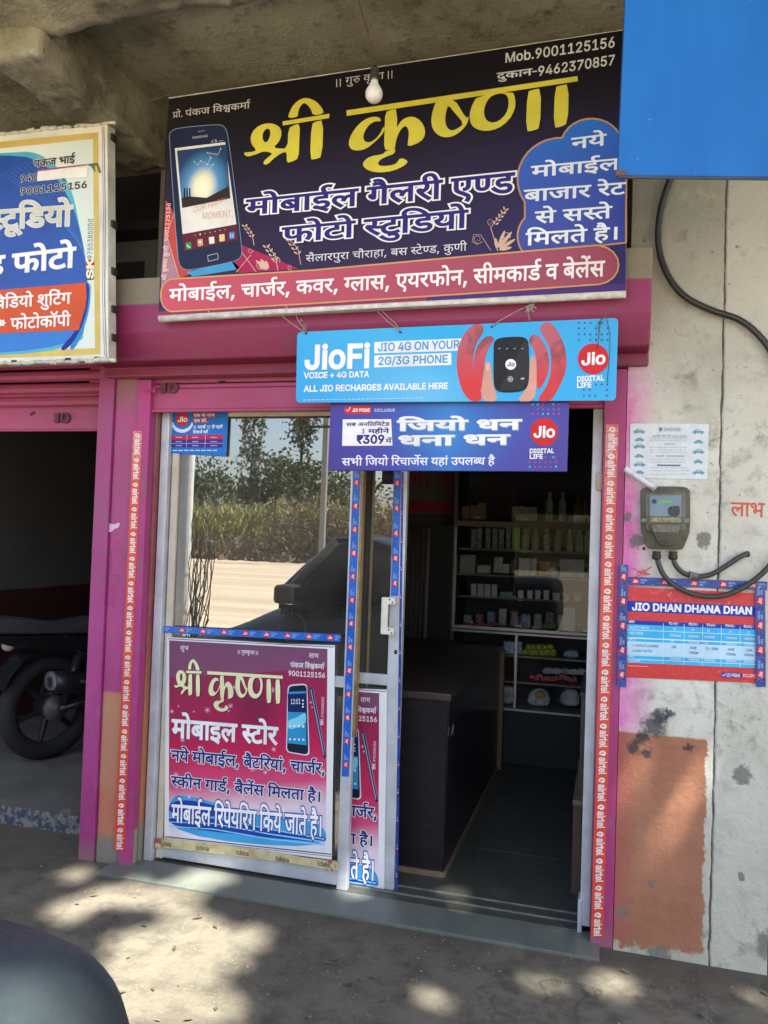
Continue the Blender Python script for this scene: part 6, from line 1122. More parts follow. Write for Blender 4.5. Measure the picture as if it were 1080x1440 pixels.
T('lettering', 'श्री कृष्णा कुणी', (228.5, 394), (231.8, 345), 5.2, ink('#e6c9c6'), bpl, 2.5, bn, bold=14, q=2, up=(-1, -0.05)); T('lettering', '9001125156', (236.4, 340), (240, 285), 5.4, ink('#e6c9c6'), bpl, 2.5, bn, bold=10, q=2, up=(-1, -0.05))
# phone picture printed on the banner
Z6 = lambda l: [(210 + x * .26852, 130 + y * .26852) for x, y in l]
body = Z6([(105, 235), (112, 205), (150, 187), (360, 168), (395, 180), (412, 230), (485, 820), (478, 865), (440, 885), (205, 932), (165, 915), (150, 870)])
decal('phone_picture', [_fat(l, -0.9) for l in many(smooth(body, 1))], bpl, 2.2, ink('#7f93b4'), bn); decal('phone_body', many(smooth(body, 1)), bpl, 3.0, ink('#1b2340'), bn)
decal('phone_screen', many(Z6([(133, 292), (397, 260), (456, 690), (174, 742)])), bpl, 3.8, ink('#d8d8d4'), bn)
g = G('sunset_print'); X, Y, Z = g.xyz('UV'); cx_, cy_ = 0.098, 0.575
d = g.math('SQRT', g.math('ADD', g.math('POWER', g.math('MULTIPLY', g.math('SUBTRACT', X, cx_), 1.0), 2.0), g.math('POWER', g.math('MULTIPLY', g.math('SUBTRACT', Y, cy_), 0.42), 2.0)))
c = g.ramp(d, [(0.0, hx('#f6f4da')), (0.02, hx('#e8e6c4')), (0.04, hx('#4f8fc4')), (0.07, hx('#1c3a6a')), (0.13, hx('#2a2230'))])
decal('phone_wallpaper', many(Z6([(145, 305), (404, 272), (424, 555), (172, 605)])), bpl, 4.4, g.out(c, 0.4), bn)
decal('phone_hills', many(Z6([(168, 552), (215, 545), (260, 548), (300, 552), (360, 520), (418, 490), (424, 555), (172, 605)])), bpl, 5.0, ink('#2e2420'), bn)
decal('phone_constellation', many(*[line(Z6(l), 0.45) for l in ([(235, 362), (252, 382), (270, 358), (302, 378), (322, 342), (304, 316), (360, 325), (374, 294)], [(302, 378), (336, 376), (292, 426), (320, 430)])], *[circle(*Z6([p])[0], 0.8, n=8) for p in ((235, 362), (270, 358), (302, 378), (322, 342), (304, 316), (374, 294), (336, 376), (292, 426), (320, 430))]), bpl, 5.0, ink('#e8e8e8'), bn)
decal('phone_figures', many(*[line(Z6([(x, 500), (x, 556)]), 1.6, 2.2) for x in (184, 198, 212)]), bpl, 5.6, ink('#1a1412'), bn)
HW = ink('#c47a58')
T('lettering', 'OUR HAPPY', Z6([(228, 632)])[0], Z6([(412, 575)])[0], 8.5, HW, bpl, 5.6, bn, bold=-18, q=2); T('lettering', 'MOMENT,', Z6([(275, 665)])[0], Z6([(440, 650)])[0], 9.5, HW, bpl, 5.6, bn, bold=-18, q=2)
decal('phone_dock', many(Z6([(174, 742), (456, 690), (466, 772), (183, 832)])), bpl, 4.4, ink('#5a1c2a'), bn)
for (x, y), cc in zip(((205, 803), (266, 787), (326, 775), (380, 762), (432, 750)), ('#2e8a4e', '#b8967e', '#d4d4d0', '#d8c98a', '#3f7fc4')):
    q = Z6([(x - 15, y - 17), (x + 13, y - 21), (x + 16, y + 15), (x - 12, y + 20)]); decal('phone_icon', many(roundrect(q, 1.2)), bpl, 5.2, ink(cc), bn)
decal('phone_icon_mark', many(line(Z6([(197, 797), (203, 808), (214, 811)]), 1.2), circle(*Z6([(266, 783)])[0], 1.6, n=10), line(Z6([(333, 766), (321, 772), (331, 780), (319, 786)]), 1.0), *[circle(*Z6([(432 + a, 750 + b)])[0], 0.9, n=8) for a in (-6, 6) for b in (-6, 6)], *[circle(*Z6([(240 + k * 26, 748 - k * 5)])[0], 0.6 + 0.5 * (k == 1), n=8) for k in range(7)]), bpl, 5.8, ink('#e6e6e6'), bn)
decal('phone_button', solid(roundrect(Z6([(303, 852), (360, 840), (363, 874), (307, 887)]), 1.5), roundrect(Z6([(307, 856), (356, 845), (359, 870), (311, 882)]), 1.2)), bpl, 3.8, ink('#8f97a8'), bn)
decal('phone_status', many(*[line(Z6([(x, 262), (x, 262 - h)]), 1) for x, h in ((326, 8), (333, 14), (346, 18), (352, 14))], line(Z6([(365, 255), (388, 252)]), 0.8), line(Z6([(255, 205), (290, 200)]), 0.8)), bpl, 3.8, ink('#9aa4b6'), bn)
T('lettering', 'SAMSUNG', Z6([(225, 243)])[0], Z6([(306, 233)])[0], 3.2, ink('#a9b0bc'), bpl, 3.8, bn, bold=16, q=2)

# ------------------------------------------------------------------ the two jio boards hung under the banner
def logo(pl, par, cx, cy, r, a, b, h, lay=2.2):
    decal('logo', many(circle(cx, cy, r, n=40)), pl, lay, ink('#c9242e'), par); T('lettering', 'Jio', a, b, h, ink('#f4f4f6'), pl, lay + 1, par, bold=36, q=4)
JQ = [(418, 467), (869.5, 447), (866, 563), (416, 566.3)]
jp = Plane((0, -0.215, 0), (0, -1, 0), JQ)
js = empty('wifi_signboard', tuple(jp.at(642, 565)), 'light blue JioFi signboard hung on strings below the dark banner', 'signboard')
g = G('cyan_print'); X, Y, Z = g.xyz('UV'); c = g.ramp(g.math('ADD', X, g.math('MULTIPLY', Y, 0.18)), [(0.0, hx('#219ad6')), (0.45, hx('#35a6da')), (0.62, hx('#0ea2dc')), (1.0, hx('#1f9ed8'))])
fade = g.math('MULTIPLY', g.step(g.math('ABSOLUTE', g.math('SUBTRACT', X, 0.42)), 0.3, 0.0), g.step(Y, 0.8, 0.2)); c = g.mix(g.math('MULTIPLY', fade, 0.35), c, hx('#8fc9e8'))
board('panel', roundrect(JQ, 7), jp, 0.004, [g.out(c, 0.34, bump=g.noise(8, 3), bstr=0.04), plain((0.5, 0.55, 0.6), 0.5)], js)
T('lettering', 'JioFi', (427.7, 518.8), (520.5, 516), 32, WHITE, jp, 2, js, bold=42, q=4)
decal('white_label', many([(526.4, 481), (651.5, 475.7), (650.8, 493), (526.4, 496.9)], [(526.4, 499.8), (634.7, 496.2), (634.7, 513), (526.4, 516.7)]), jp, 1, WHITE, js)
T('lettering', 'JIO 4G ON YOUR', (531, 494), (646, 489.5), 11.2, ink('#4f9fd2'), jp, 2, js, bold=30); T('lettering', '2G/3G PHONE', (531, 513.2), (630, 509.9), 10.8, ink('#4f9fd2'), jp, 2, js, bold=30)
T('lettering', 'VOICE + 4G DATA', (427.2, 532), (519, 530), 8.0, WHITE, jp, 1.5, js, bold=36); T('lettering', 'ALL JIO RECHARGES AVAILABLE HERE', (427.2, 550.8), (630, 546.6), 8.4, WHITE, jp, 1.5, js, bold=36)
decal('small_print', many(*[line([(426 + k * 6.3, 562.6 - k * .115), (430.8 + k * 6.3, 562.5 - k * .115)], 0.8) for k in range(27)]), jp, 1.5, ink('#bfe0f2'), js)
Z7 = lambda l: [(640 + x * .2222, 430 + y * .2222) for x, y in l]
g = G('red_arc_print'); X, Y, Z = g.xyz('UV'); n = g.noise(9, 5, 0.6, dist=0.6); c = g.mix(g.step(Y, 0.25, 0.75), hx('#cc1f22'), hx('#b0505a')); c = g.mix(g.math('MULTIPLY', g.step(n, 0.5, 0.6), g.step(Y, 0.2, 0.5, 0.1, 0.6)), c, hx('#5c1c24'))
decal('red_arc', many(*[smooth(Z7(l), 2) for l in ([(110, 122), (150, 112), (178, 125), (182, 165), (130, 240), (112, 330), (115, 420), (140, 500), (168, 548), (167, 605), (90, 605), (40, 530), (12, 420), (8, 340), (20, 250), (60, 170)], [(190, 195), (225, 188), (245, 200), (243, 225), (205, 280), (188, 340), (184, 400), (170, 480), (168, 545), (130, 490), (115, 400), (118, 330), (140, 250)], [(470, 205), (490, 182), (520, 182), (560, 225), (590, 300), (597, 370), (585, 440), (550, 510), (515, 540), (518, 350), (500, 275), (468, 235)], [(532, 140), (565, 104), (605, 104), (650, 160), (690, 240), (705, 320), (705, 390), (685, 460), (640, 550), (605, 605), (530, 605), (528, 580), (580, 510), (605, 430), (610, 330), (596, 250), (555, 190)])]), jp, 1.2, g.out(c, 0.4), js)
SKIN = ink('#cf9a86')
decal('finger_picture', many(smooth(Z7([(185, 430), (187, 372), (205, 350), (224, 356), (232, 420), (245, 520), (275, 605), (165, 605), (168, 500)]), 1), smooth(Z7([(470, 420), (474, 335), (488, 310), (505, 316), (516, 380), (516, 500), (500, 605), (385, 605), (440, 545), (468, 480)]), 1)), jp, 2.2, SKIN, js)
decal('fingernail_picture', many(smooth(Z7([(194, 375), (206, 358), (218, 368), (216, 408), (197, 410)]), 2)), jp, 2.8, ink('#e0b8aa'), js)
dev = Z7([(243, 260), (250, 220), (285, 202), (355, 196), (425, 195), (458, 212), (467, 250), (469, 470), (455, 520), (415, 546), (290, 551), (252, 528), (243, 480)])
decal('device_picture', many(smooth(dev, 2)), jp, 3.2, ink('#1c1c20'), js); decal('device_shine', many(smooth(Z7([(440, 215), (463, 240), (465, 480), (420, 530), (275, 540)]), 0)), jp, 3.7, ink('#2c2c31'), js)
decal('device_mark', many(circle(*Z7([(352, 371)])[0], 7.6, n=28)), jp, 4.2, WHITE, js); T('lettering', 'Jio', Z7([(327, 383)])[0], Z7([(377, 382)])[0], 5.6, ink('#1c1c20'), jp, 5, js, bold=20)
decal('device_button', solid(circle(*Z7([(350, 464)])[0], 3.8), circle(*Z7([(350, 464)])[0], 2.8)) + many(circle(*Z7([(350, 464)])[0], 1.6, n=12), Z7([(416, 457), (438, 455), (438, 464), (416, 466)]), *[Z7([(x, 270), (x + 12, 266), (x + 12, 272), (x, 274)]) for x in (274, 322, 370, 420)]), jp, 4.2, ink('#b9bcc2'), js)
logo(jp, js, 834.3, 504.7, 21.7, (817.2, 513.4), (851.6, 511.4), 16.2)
T('lettering', 'DIGITAL', (811, 536.6), (849.5, 534.6), 7, WHITE, jp, 1.5, js, bold=44); T('lettering', 'LIFE', (811, 545.3), (831.6, 544.3), 6.8, WHITE, jp, 1.5, js, bold=44)
dots = lambda xs, ys, r, rr: [circle(x, y, rr, n=8) for y in ys for x in xs if r.random() < 0.82]
r = random.Random(5)
decal('dot_pattern', many(*dots([814 + 8.1 * k for k in range(6)], [454, 461.5, 470, 478], r, 1.5), *dots([838 + 8 * k for k in range(3)], [540.5], r, 1.5), *dots([813 + 8.1 * k for k in range(6)], [548.2, 556.3], r, 1.5)), jp, 1.2, ink('#4b4a86'), js)
decal('eyelet', many(*[circle(x, y, 1.9, n=12) for x, y in ((430.5, 468.6), (563, 467), (691.5, 459.5), (843, 454))]), jp, 1.2, BLK, js)

DQ = [(465, 566), (800.5, 563), (797.2, 663.2), (460.8, 661.3)]
dp = Plane((0, -0.19, 0), (0, -1, 0), DQ)
ds = empty('offer_signboard', tuple(dp.at(630, 662)), 'indigo offer board under the JioFi board, hiding the door head', 'signboard')
g = G('indigo_print'); X, Y, Z = g.xyz('UV')
k = g.math('ADD', g.math('ABSOLUTE', g.math('SUBTRACT', X, 0.52)), g.math('MULTIPLY', g.math('ABSOLUTE', g.math('SUBTRACT', Y, 0.6)), 0.22)); c = g.ramp(k, [(0.02, hx('#1e7cc4')), (0.2, hx('#2558ac')), (0.36, hx('#38369a')), (0.6, hx('#3a2a86'))])
board('panel', DQ, dp, 0.02, [g.out(c, 0.36, bump=g.noise(9, 3), bstr=0.05), plain('#2c2468', 0.5)], ds, bevel=0.001)
decal('red_label', many(roundrect([(484, 571), (522.8, 570.8), (522.6, 582.2), (484, 582.4)], 5)), dp, 1, ink('#c2303c'), ds)
T('lettering', 'JIO PRIME', (495, 579), (520.5, 578.8), 4.4, WHITE, dp, 2, ds, bold=30, q=2); T('lettering', 'EXCLUSIVE', (526.5, 579), (555.5, 578.8), 4.0, ink('#c9cbe6'), dp, 2, ds, bold=30, q=2)
decal('tick', many(line([(486.6, 575.5), (489, 578.5), (493, 572.5)], 1.2)), dp, 2, WHITE, ds)
decal('white_label', many([(482, 589.7), (550, 589.5), (552, 626.6), (481, 627)]), dp, 1, WHITE, ds)
DB = ink('#38287e')
T('lettering', 'सब अनलिमिटेड', (487.2, 594.6), (547.8, 594), 4.9, DB, dp, 2, ds, bold=24); T('lettering', '3', (508.5, 609.4), (513, 609.3), 6, DB, dp, 2, ds, bold=26); T('lettering', 'महीने', (518, 603.8), (547, 603.4), 5.4, DB, dp, 2, ds, bold=30)
T('lettering', '₹309', (501.5, 623.6), (541, 623.3), 11.4, DB, dp, 2, ds, bold=44); T('lettering', 'में', (542.5, 617.4), (550.5, 617.2), 5.6, DB, dp, 2, ds, bold=22, q=2)
SH = ink('#8fa3c4')
for tx, a, b in (('जियो धन', (559.8, 592), (731.5, 590)), ('धना धन', (559.8, 613), (715, 611.2))):
    T('lettering_shadow', tx, (a[0] + 1.2, a[1] + 1.3), (b[0] + 1.2, b[1] + 1.3), 13.4, SH, dp, 1, ds, bold=36); T('lettering', tx, a, b, 13.4, WHITE, dp, 2, ds, bold=36, q=4)
T('lettering', 'सभी जियो रिचार्जेस यहां उपलब्ध है', (481, 644.6), (695.8, 643.4), 10, ink('#eceaf4'), dp, 1, ds, bold=14)
logo(dp, ds, 765.3, 607.6, 19.6, (750, 615), (780.6, 614.6), 15, 1)
T('lettering', 'DIGITAL', (744.4, 637.2), (779.4, 636.8), 6, WHITE, dp, 1.5, ds, bold=44, q=2); T('lettering', 'LIFE', (744.4, 645), (763.4, 644.8), 6, WHITE, dp, 1.5, ds, bold=44, q=2)
r = random.Random(9)
decal('dot_pattern', many(*dots([749 + 7.4 * k for k in range(6)], [568.5, 575.5, 582], r, 1.5), *dots([767 + 7.4 * k for k in range(3)], [643], r, 1.4), *dots([745 + 7.4 * k for k in range(6)], [650, 656.5], r, 1.5)), dp, 1.2, ink('#9a4f96'), ds)
decal('dot_pattern', many(*[circle(x, y, 1.6, n=8) for x, y in ((749, 569), (756, 569), (763.5, 582), (778, 568.6), (771, 582), (778, 643), (782, 656), (745, 656.5))]), dp, 1.8, ink('#3fb0e0'), ds)
# strings the JioFi board hangs from
TWI = plain((0.34, 0.28, 0.20), 0.8)
def string(label, pts, rad=0.0016, m=None, group='strings holding the jio boards'):
    t = MB(); t.tube([bpl.at(x, y, o) for x, y, o in pts], rad, 6); o = t.build('string', m or TWI, None, smooth=True); return tag(o, label, 'string', group)
string('loose pale string tied to the left hole of the JioFi board', [(395, 443, 0.01), (410, 455, 0.022), (426, 466, 0.024), (430, 468, 0.02), (428, 463, 0.026), (420, 452, 0.024), (416, 443, 0.012)])
string('double string slanting to the second hole of the JioFi board', [(531, 438, 0.01), (545, 452, 0.022), (562, 465, 0.024), (564, 467, 0.02), (556, 455, 0.024), (537, 437, 0.012)])
string('knotted string slanting left to the third hole of the JioFi board', [(736, 434, 0.012), (716, 443, 0.02), (702, 452, 0.022), (692, 459, 0.02), (702, 451, 0.025), (734, 434, 0.018), (744, 430, 0.02), (742, 438, 0.022), (745, 451, 0.018)])
string('dark loose wire hanging down across the right end of the JioFi board', [(876, 419, 0.01), (862, 436, 0.022), (846, 449, 0.024), (842, 456, 0.02), (842, 472, 0.024), (840, 491, 0.02), (842, 470, 0.03), (845, 449, 0.03), (853, 447, 0.03), (858, 470, 0.026), (857, 500, 0.026), (854, 538, 0.022)], 0.0013, plain((0.10, 0.09, 0.08), 0.6))
mb = MB(); r = random.Random(2)
for k in range(9):
    x, y = 427 + r.uniform(-4, 4), 458 + r.uniform(-6, 6); mb.tube([bpl.at(x, y, 0.022), bpl.at(x + r.uniform(-6, 6), y + r.uniform(-6, 8), 0.028)], 0.003, 5)
tag(mb.build('knot', plain((0.22, 0.19, 0.14), 0.9)), 'brown rag knot at the upper left hole of the JioFi board', 'knot', 'knots on the strings')
mb = MB()
for k in range(9):
    x, y = 742 + r.uniform(-6, 6), 431 + r.uniform(-3, 4); mb.tube([bpl.at(x, y, 0.018), bpl.at(x + r.uniform(-8, 8), y + r.uniform(-4, 6), 0.026)], 0.0025, 5)
tag(mb.build('knot', plain((0.36, 0.32, 0.25), 0.9)), 'pale rag knot on the banner hem above the red logo', 'knot', 'knots on the strings')

# ------------------------------------------------------------------ photo studio signboard on the left
NQ = [(-260, 214), (151, 172), (152.5, 506), (-260, 523)]
np_ = Plane((0, -0.27, 0), (0, -1, 0), NQ)
ns = empty('studio_signboard', tuple(np_.at(0, 515)), 'worn white and blue photo studio signboard at the left, its tattered edge nailed over', 'signboard')
CLOTH = plain((0.60, 0.60, 0.52), 0.65, var=0.35, scale=9, bump=0.3)
board('panel', NQ, np_, 0.055, [plain((0.66, 0.66, 0.58), 0.5, var=0.25, scale=4), CLOTH], ns, bevel=0.004)
Z5 = lambda l: [(x * .2568, 160 + y * .2568) for x, y in l]
decal('yellow_border', solid([(-256, 224), (138, 186), (141, 498), (-256, 514)], [(-248, 234), (131, 195), (134, 490), (-248, 505)]), np_, 1, ink('#c7b060'), ns)
g = G('studio_print'); X, Y, Z = g.xyz('UV'); c = g.ramp(X, [(0.80, hx('#d5dfd8')), (0.93, hx('#c9d6cf')), (1.0, hx('#d0d6c6'))])
decal('print', many([(-247, 235), (130.5, 195.6), (133.5, 489.5), (-247, 504)]), np_, 1.2, g.out(c, 0.45), ns)
g = G('studio_blue_print'); X, Y, Z = g.xyz('UV'); c = g.mix(g.step(g.noise(2.5, 3), 0.35, 0.65), hx('#1d55a8'), hx('#1a3f94')); c = g.mix(g.step(Y, 0.35, 0.1), c, hx('#1f6fc0'))
decal('cyan_swoosh', many(smooth(Z5([(-400, 235), (60, 212), (200, 205), (330, 300), (400, 430), (440, 640), (470, 800), (485, 1000), (470, 1120), (440, 1300), (-400, 1340)]), 2)), np_, 1.8, ink('#4fa6c0'), ns)
decal('blue_field', many(smooth(Z5([(-800, 270), (85, 214), (250, 275), (330, 380), (395, 500), (440, 640), (470, 800), (480, 930), (468, 1050), (430, 1180), (330, 1295), (-800, 1350)]), 2)), np_, 2.4, g.out(c, 0.42), ns)
decal('swoosh', many(smooth(Z5([(475, 920), (490, 930), (482, 1060), (440, 1190), (370, 1292), (318, 1296), (425, 1180), (466, 1050)]), 2)), np_, 3.4, ink('#1c2a86'), ns); decal('swoosh', many(smooth(Z5([(490, 930), (497, 930), (492, 1060), (455, 1190), (410, 1290), (372, 1292), (440, 1190), (482, 1060)]), 2)), np_, 3.0, ink('#2b86c8'), ns)
decal('thin_line', many(*[line(Z5([(0 + k * 22, 330 - k * 12), (150 + k * 24, 420), (300 + k * 16, 540 + k * 10), (440 + k * 3, 720 + k * 8)]), 0.4) for k in range(9)]), np_, 3.0, ink('#4f86c4'), ns)
g = G('orange_print'); decal('orange_strip', many([(-247, 420), (-100, 413)] + Z5([(0, 965), (468, 925), (476, 1000), (468, 1060), (430, 1185), (0, 1203)]) + [(-100, 474), (-247, 481)]), np_, 3.6, ink('#c3512e'), ns)
SW = ink('#dfe1dc'); KB = ink('#2c2c36')
T('lettering', 'पंकज भाई', (47.5, 225.8), (105, 218.6), 9.5, KB, np_, 4.4, ns, bold=26, outline=34, om=SW)
T('lettering', '940', (28.2, 256.2), (52, 253.6), 9.5, KB, np_, 4.4, ns, bold=30, outline=34, om=SW)
T('lettering', '9001125156', (27.5, 274.3), (123, 263.8), 9.5, KB, np_, 4.4, ns, bold=30, outline=34, om=SW)
decal('white_patch', many([(53, 241), (90, 237), (123, 235.5), (123, 249), (90, 251), (52, 255)]), np_, 5.2, ink('#e4e3dc'), ns); decal('red_line', many([(53, 238.6), (121, 230.6), (121.5, 232.4), (53, 240.6)]), np_, 5.2, ink('#b3435a'), ns)
decal('tear', many([(121, 231), (137, 228.5), (142, 243), (139, 243), (136, 233), (132, 233), (134, 243), (131, 238), (128, 234)], line([(88, 250), (91, 256)], 2)), np_, 5.2, plain((0.12, 0.11, 0.09), 0.8), ns)
SO = ink('#e2e4e6'); SI = ink('#c6c8bc')
T('lettering', 'स्टूडियो', (-14, 297.2), (101, 289.5), 25, SI, np_, 4.6, ns, h1=27, bold=26, outline=16, om=SO); T('lettering', 'एण्ड फोटो', (-72, 368.6), (105.5, 348), 25, SO, np_, 4.6, ns, h1=27, bold=30)
T('lettering', 'विडियो शुटिंग', (-12, 419.5), (99.5, 411.6), 15, SO, np_, 4.6, ns, bold=18); T('lettering', 'फोटोकॉपी', (15.2, 448.2), (99, 442.6), 15, SO, np_, 4.6, ns, bold=18)
decal('flower', many(*[leaf(3, 454, a, 6, 1.8) for a in np.arange(6) * 1.047]), np_, 4.6, SO, ns)
T('lettering', '9755385050', (130, 364), (130.5, 307), 7, KB, np_, 3, ns, bold=-8, up=(-1, 0))
decal('black_label', many(roundrect([(121, 378), (131.5, 378), (132, 393.5), (121.5, 393.5)], 3)), np_, 3.4, ink('#2a2824'), ns); decal('red_label', many(circle(126.5, 370.5, 6)), np_, 3.0, ink('#b32432'), ns)
T('lettering', 'SK', (131, 392), (131, 364), 9, ink('#e6dcc0'), np_, 4.2, ns, bold=60, up=(-1, 0))
decal('purple_line', many(line([(146, 178), (148, 300), (147, 420), (149.5, 502)], 0.8), line([(143.5, 178), (145.5, 300), (144, 420), (147, 500)], 0.5)), np_, 2, ink('#4f4a80'), ns)
mb = MB(); r = random.Random(4)
for k in range(40):
    x = -250 + k * 10.3; a = np_.at(x, 522.5 - (x + 260) * .0398 + r.uniform(-2, 1.5), 0.003 + r.uniform(0, .004)); b = np_.at(x + 11, 522 - (x + 260) * .0398 + r.uniform(-2, 1.5), 0.003 + r.uniform(0, .004)); mb.tube([a, b], r.uniform(0.006, 0.011), 6)
    a = np_.at(x, 214.5 - (x + 260) * .102 + r.uniform(-1.5, 1.5), 0.002); b = np_.at(x + 11, 213.5 - (x + 260) * .102 + r.uniform(-1.5, 1.5), 0.003); mb.tube([a, b], r.uniform(0.006, 0.010), 6)
mb.build('hem', CLOTH, ns, smooth=True)
e1 = np_.at(151.5, 172); e2 = np_.at(153, 506)
STRAP = plain((0.02, 0.018, 0.016), 0.6)
def strap(x0, x1, y0, y1, z0, z1): MB().box(x0, x1, y0, y1, z0, z1).build('rubber_strap', STRAP, ns)
for s in (0.05, 0.42, 0.62, 0.78, 0.9): p = e1 + (e2 - e1) * s; strap(p[0] - 0.002, p[0] + 0.008, p[1] + 0.02, p[1] + 0.05, p[2] - 0.014, p[2] + 0.014)
for x in (20, 96, 137): p = np_.at(x, 522.5 - (x + 260) * .0398); strap(p[0] - .012, p[0] + .012, p[1] - 0.004, p[1] + 0.01, p[2] - 0.004, p[2] + 0.014)
for x in (105, 140): p = np_.at(x, 214.5 - (x + 260) * .102); strap(p[0] - .01, p[0] + .01, p[1] - 0.006, p[1] + 0.01, p[2] - 0.008, p[2] + 0.008)

# ------------------------------------------------------------------ blue board hanging at the upper right, edge-on lip below
p0 = onY(868.5, 247.5, -0.80); nb = np.array([-0.30 * -1, -1.0, 0.0]) * np.array([1, 1, 1]); nb = np.array([math.sin(YAW) * 1.0, -math.cos(YAW), 0.0])
BBQ = [(881, -40), (1130, -40), (1130, 250.5), (868.5, 247.5)]
bb = Plane(p0, nb, BBQ)
bo = empty('blue_board', tuple(bb.at(1000, 249)), 'plain bright blue sheet metal board hanging from the slab at the upper right', 'board')
g = G('blue_paint'); X, Y, Z = g.xyz('UV'); n = g.noise(2.2, 5, 0.6, co=g.scaled(g.co(), (3, 3, 0.8))); n2 = g.noise(240, 2)
c = g.mix(g.step(n, 0.3, 0.72), (0.007, 0.105, 0.36), (0.011, 0.135, 0.43)); c = g.mix(g.step(g.noise(60, 3), 0.72, 0.76, 0, 0.6), c, (0.2, 0.3, 0.5))
board('panel', BBQ, bb, 0.012, [g.out(c, 0.5, bump=n2, bstr=0.04, spec=0.2), plain((0.015, 0.07, 0.2), 0.5)], bo, bevel=0.002)
mb = MB(); mb.tube([bb.at(868.5, 248.5, 0.004), bb.at(1130, 251.8, 0.004)], 0.005, 6); mb.build('bottom_lip', plain((0.035, 0.06, 0.13), 0.55, var=0.4), bo)
mb = MB(); mb.obox(bb.at(873, 244, 0.002), (0.012, 0, 0), (0, 0.004, 0), (0, 0, 0.007)); mb.obox(bb.at(884, 249, 0.003), (0.02, 0.004, 0), (0, 0.004, 0), (0, 0, 0.004)); mb.build('rust_patch', plain((0.16, 0.07, 0.03), 0.9, var=0.5, scale=80), bo)
mb = MB()
for x in (905, 1110):
    a = bb.at(x, -35, -0.02); mb.tube([a, a + np.array([0.02, 0.05, 0.42])], 0.006, 6)
mb.build('hanger', plain((0.1, 0.09, 0.08), 0.6), bo)
# ------------------------------------------------------------------ things on the right-hand wall
tq = [(882.4, 824.8), (1061.7, 834), (1063, 960.5), (881, 952.3)]
tp = Plane((0, -0.004, 0), (0, -1, 0), tq)
ta = empty('tariff_poster', tuple(tp.at(970, 957)), 'red and light blue tariff poster with a price table below the meter', 'poster')
g = G('red_poster'); n = g.noise(20, 6, 0.7, dist=1.5); X, Y, Z = g.xyz('UV'); c = g.mix(g.step(n, 0.58, 0.68, 0, 0.5), hx('#c5262e'), hx('#e09a92'))
board('sheet', tq, tp, 0.0006, [g.out(c, 0.34, bump=n, bstr=0.3), ink('#cccccc')], ta)
Z7b = lambda l: [(860 + x * .2037, 780 + y * .2037) for x, y in l]
sl = lambda y, x: y + (x - 110) * 0.043
def band(y0, y1, x0=108, x1=994): return Z7b([(x0, sl(y0, x0)), (x1, sl(y0, x1)), (x1, sl(y1, x1)), (x0, sl(y1, x0))])
decal('blue_band', many(band(318, 392), band(452, 480)), tp, 1, ink('#2637a0'), ta); decal('table', many(band(480, 745)), tp, 1, ink('#3fb2e2'), ta); decal('table_row', many(band(600, 688)), tp, 1.6, ink('#bcdcf0'), ta)
decal('table_line', many(*[band(y, y + 4) for y in (516, 570, 574, 598, 690, 718)], *[Z7b([(x, 462 + (x - 110) * .043), (x + 3, 462 + (x - 110) * .043), (x + 1, 745 + (x - 110) * .043), (x - 2, 745 + (x - 110) * .043)]) for x in (356, 500, 628, 756, 886)]), tp, 2.2, ink('#d6ecf7'), ta)
T('lettering', 'JIO DHAN DHANA DHAN', Z7b([(140, 382)])[0], Z7b([(972, 412)])[0], 10.0, WHITE, tp, 2, ta, bold=46)
def sm(t_, x, y, w, c=WHITE, h=3.4, b=10): y = sl(y, x); T('small_lettering', t_, Z7b([(x, y)])[0], Z7b([(x + w, y + w * .043)])[0], h, c, tp, 2.8, ta, bold=b, q=1)
TK = ink('#27506e')
sm('MRP', 118, 470, 42, b=24)
for x, t_ in zip((396, 532, 656, 786, 912), ('₹149/-', '₹309/-', '₹349/-', '₹399/-', '₹509/-')): sm(t_, x, 470, 72, b=26)
sm('VALIDITY (DAYS)', 118, 508, 140); sm('FREE VOICE', 118, 548, 100); sm('DATA', 118, 592, 46); sm('1. DATA AT 4G SPEED', 145, 632, 180, TK); sm('2. DAILY 4G FUP', 145, 668, 135, TK); sm('SMS', 118, 708, 38); sm('JIO APPS', 118, 740, 80)
for x, a_, b_ in zip((412, 540, 648, 800, 924), ('2GB', '84GB', '10 + 10GB', '56GB', '112GB'), (None, '1GB/day', None, '2GB/day', '2GB/day')):
    sm(a_, x, 632, 34 if len(a_) < 4 else 46 if len(a_) < 6 else 88, TK)
    if b_: sm(b_, x - 10, 664, 70, TK)
    sm('28', x + 10, 508, 20); sm('Unlimited', x - 10, 552, 76); sm('Unlimited' if b_ else '100', x - 10, 594, 76 if b_ else 30); sm('Unlimited', x - 10, 712, 76)
decal('blue_label', many(roundrect(Z7b([(758, 812), (902, 818), (902, 852), (758, 846)]), 3)), tp, 1, ink('#2637a0'), ta); T('lettering', 'JIO PRIME', Z7b([(790, 840)])[0], Z7b([(888, 845)])[0], 4.2, WHITE, tp, 2, ta, bold=30, q=2); T('lettering', 'EXCLUSIVE', Z7b([(906, 843)])[0], Z7b([(992, 847)])[0], 4.0, ink('#f0d0d0'), tp, 2, ta, bold=30, q=2)
decal('tick', many(line(Z7b([(764, 828), (773, 838), (788, 820)]), 1.1)), tp, 2, WHITE, ta); decal('fine_line', many(line(Z7b([(110, 766), (250, 772)]), 0.8)), tp, 1, ink('#e6b4b0'), ta)
T1 = facade(-0.0075)
jio_strip('navy jio tape along the upper edge of the tariff poster', (873, 816.5), (1079, 824), 11.5, 12, T1, 5, m=NTAPE, vertical=False, group='navy tapes round the tariff poster')
jio_strip('navy jio tape down the left edge of the tariff poster, beside the shutter rail', (877.5, 794), (874, 966), 12, 13, facade(-0.0105), 5, m=NTAPE, group='navy tapes round the tariff poster', lay=1)
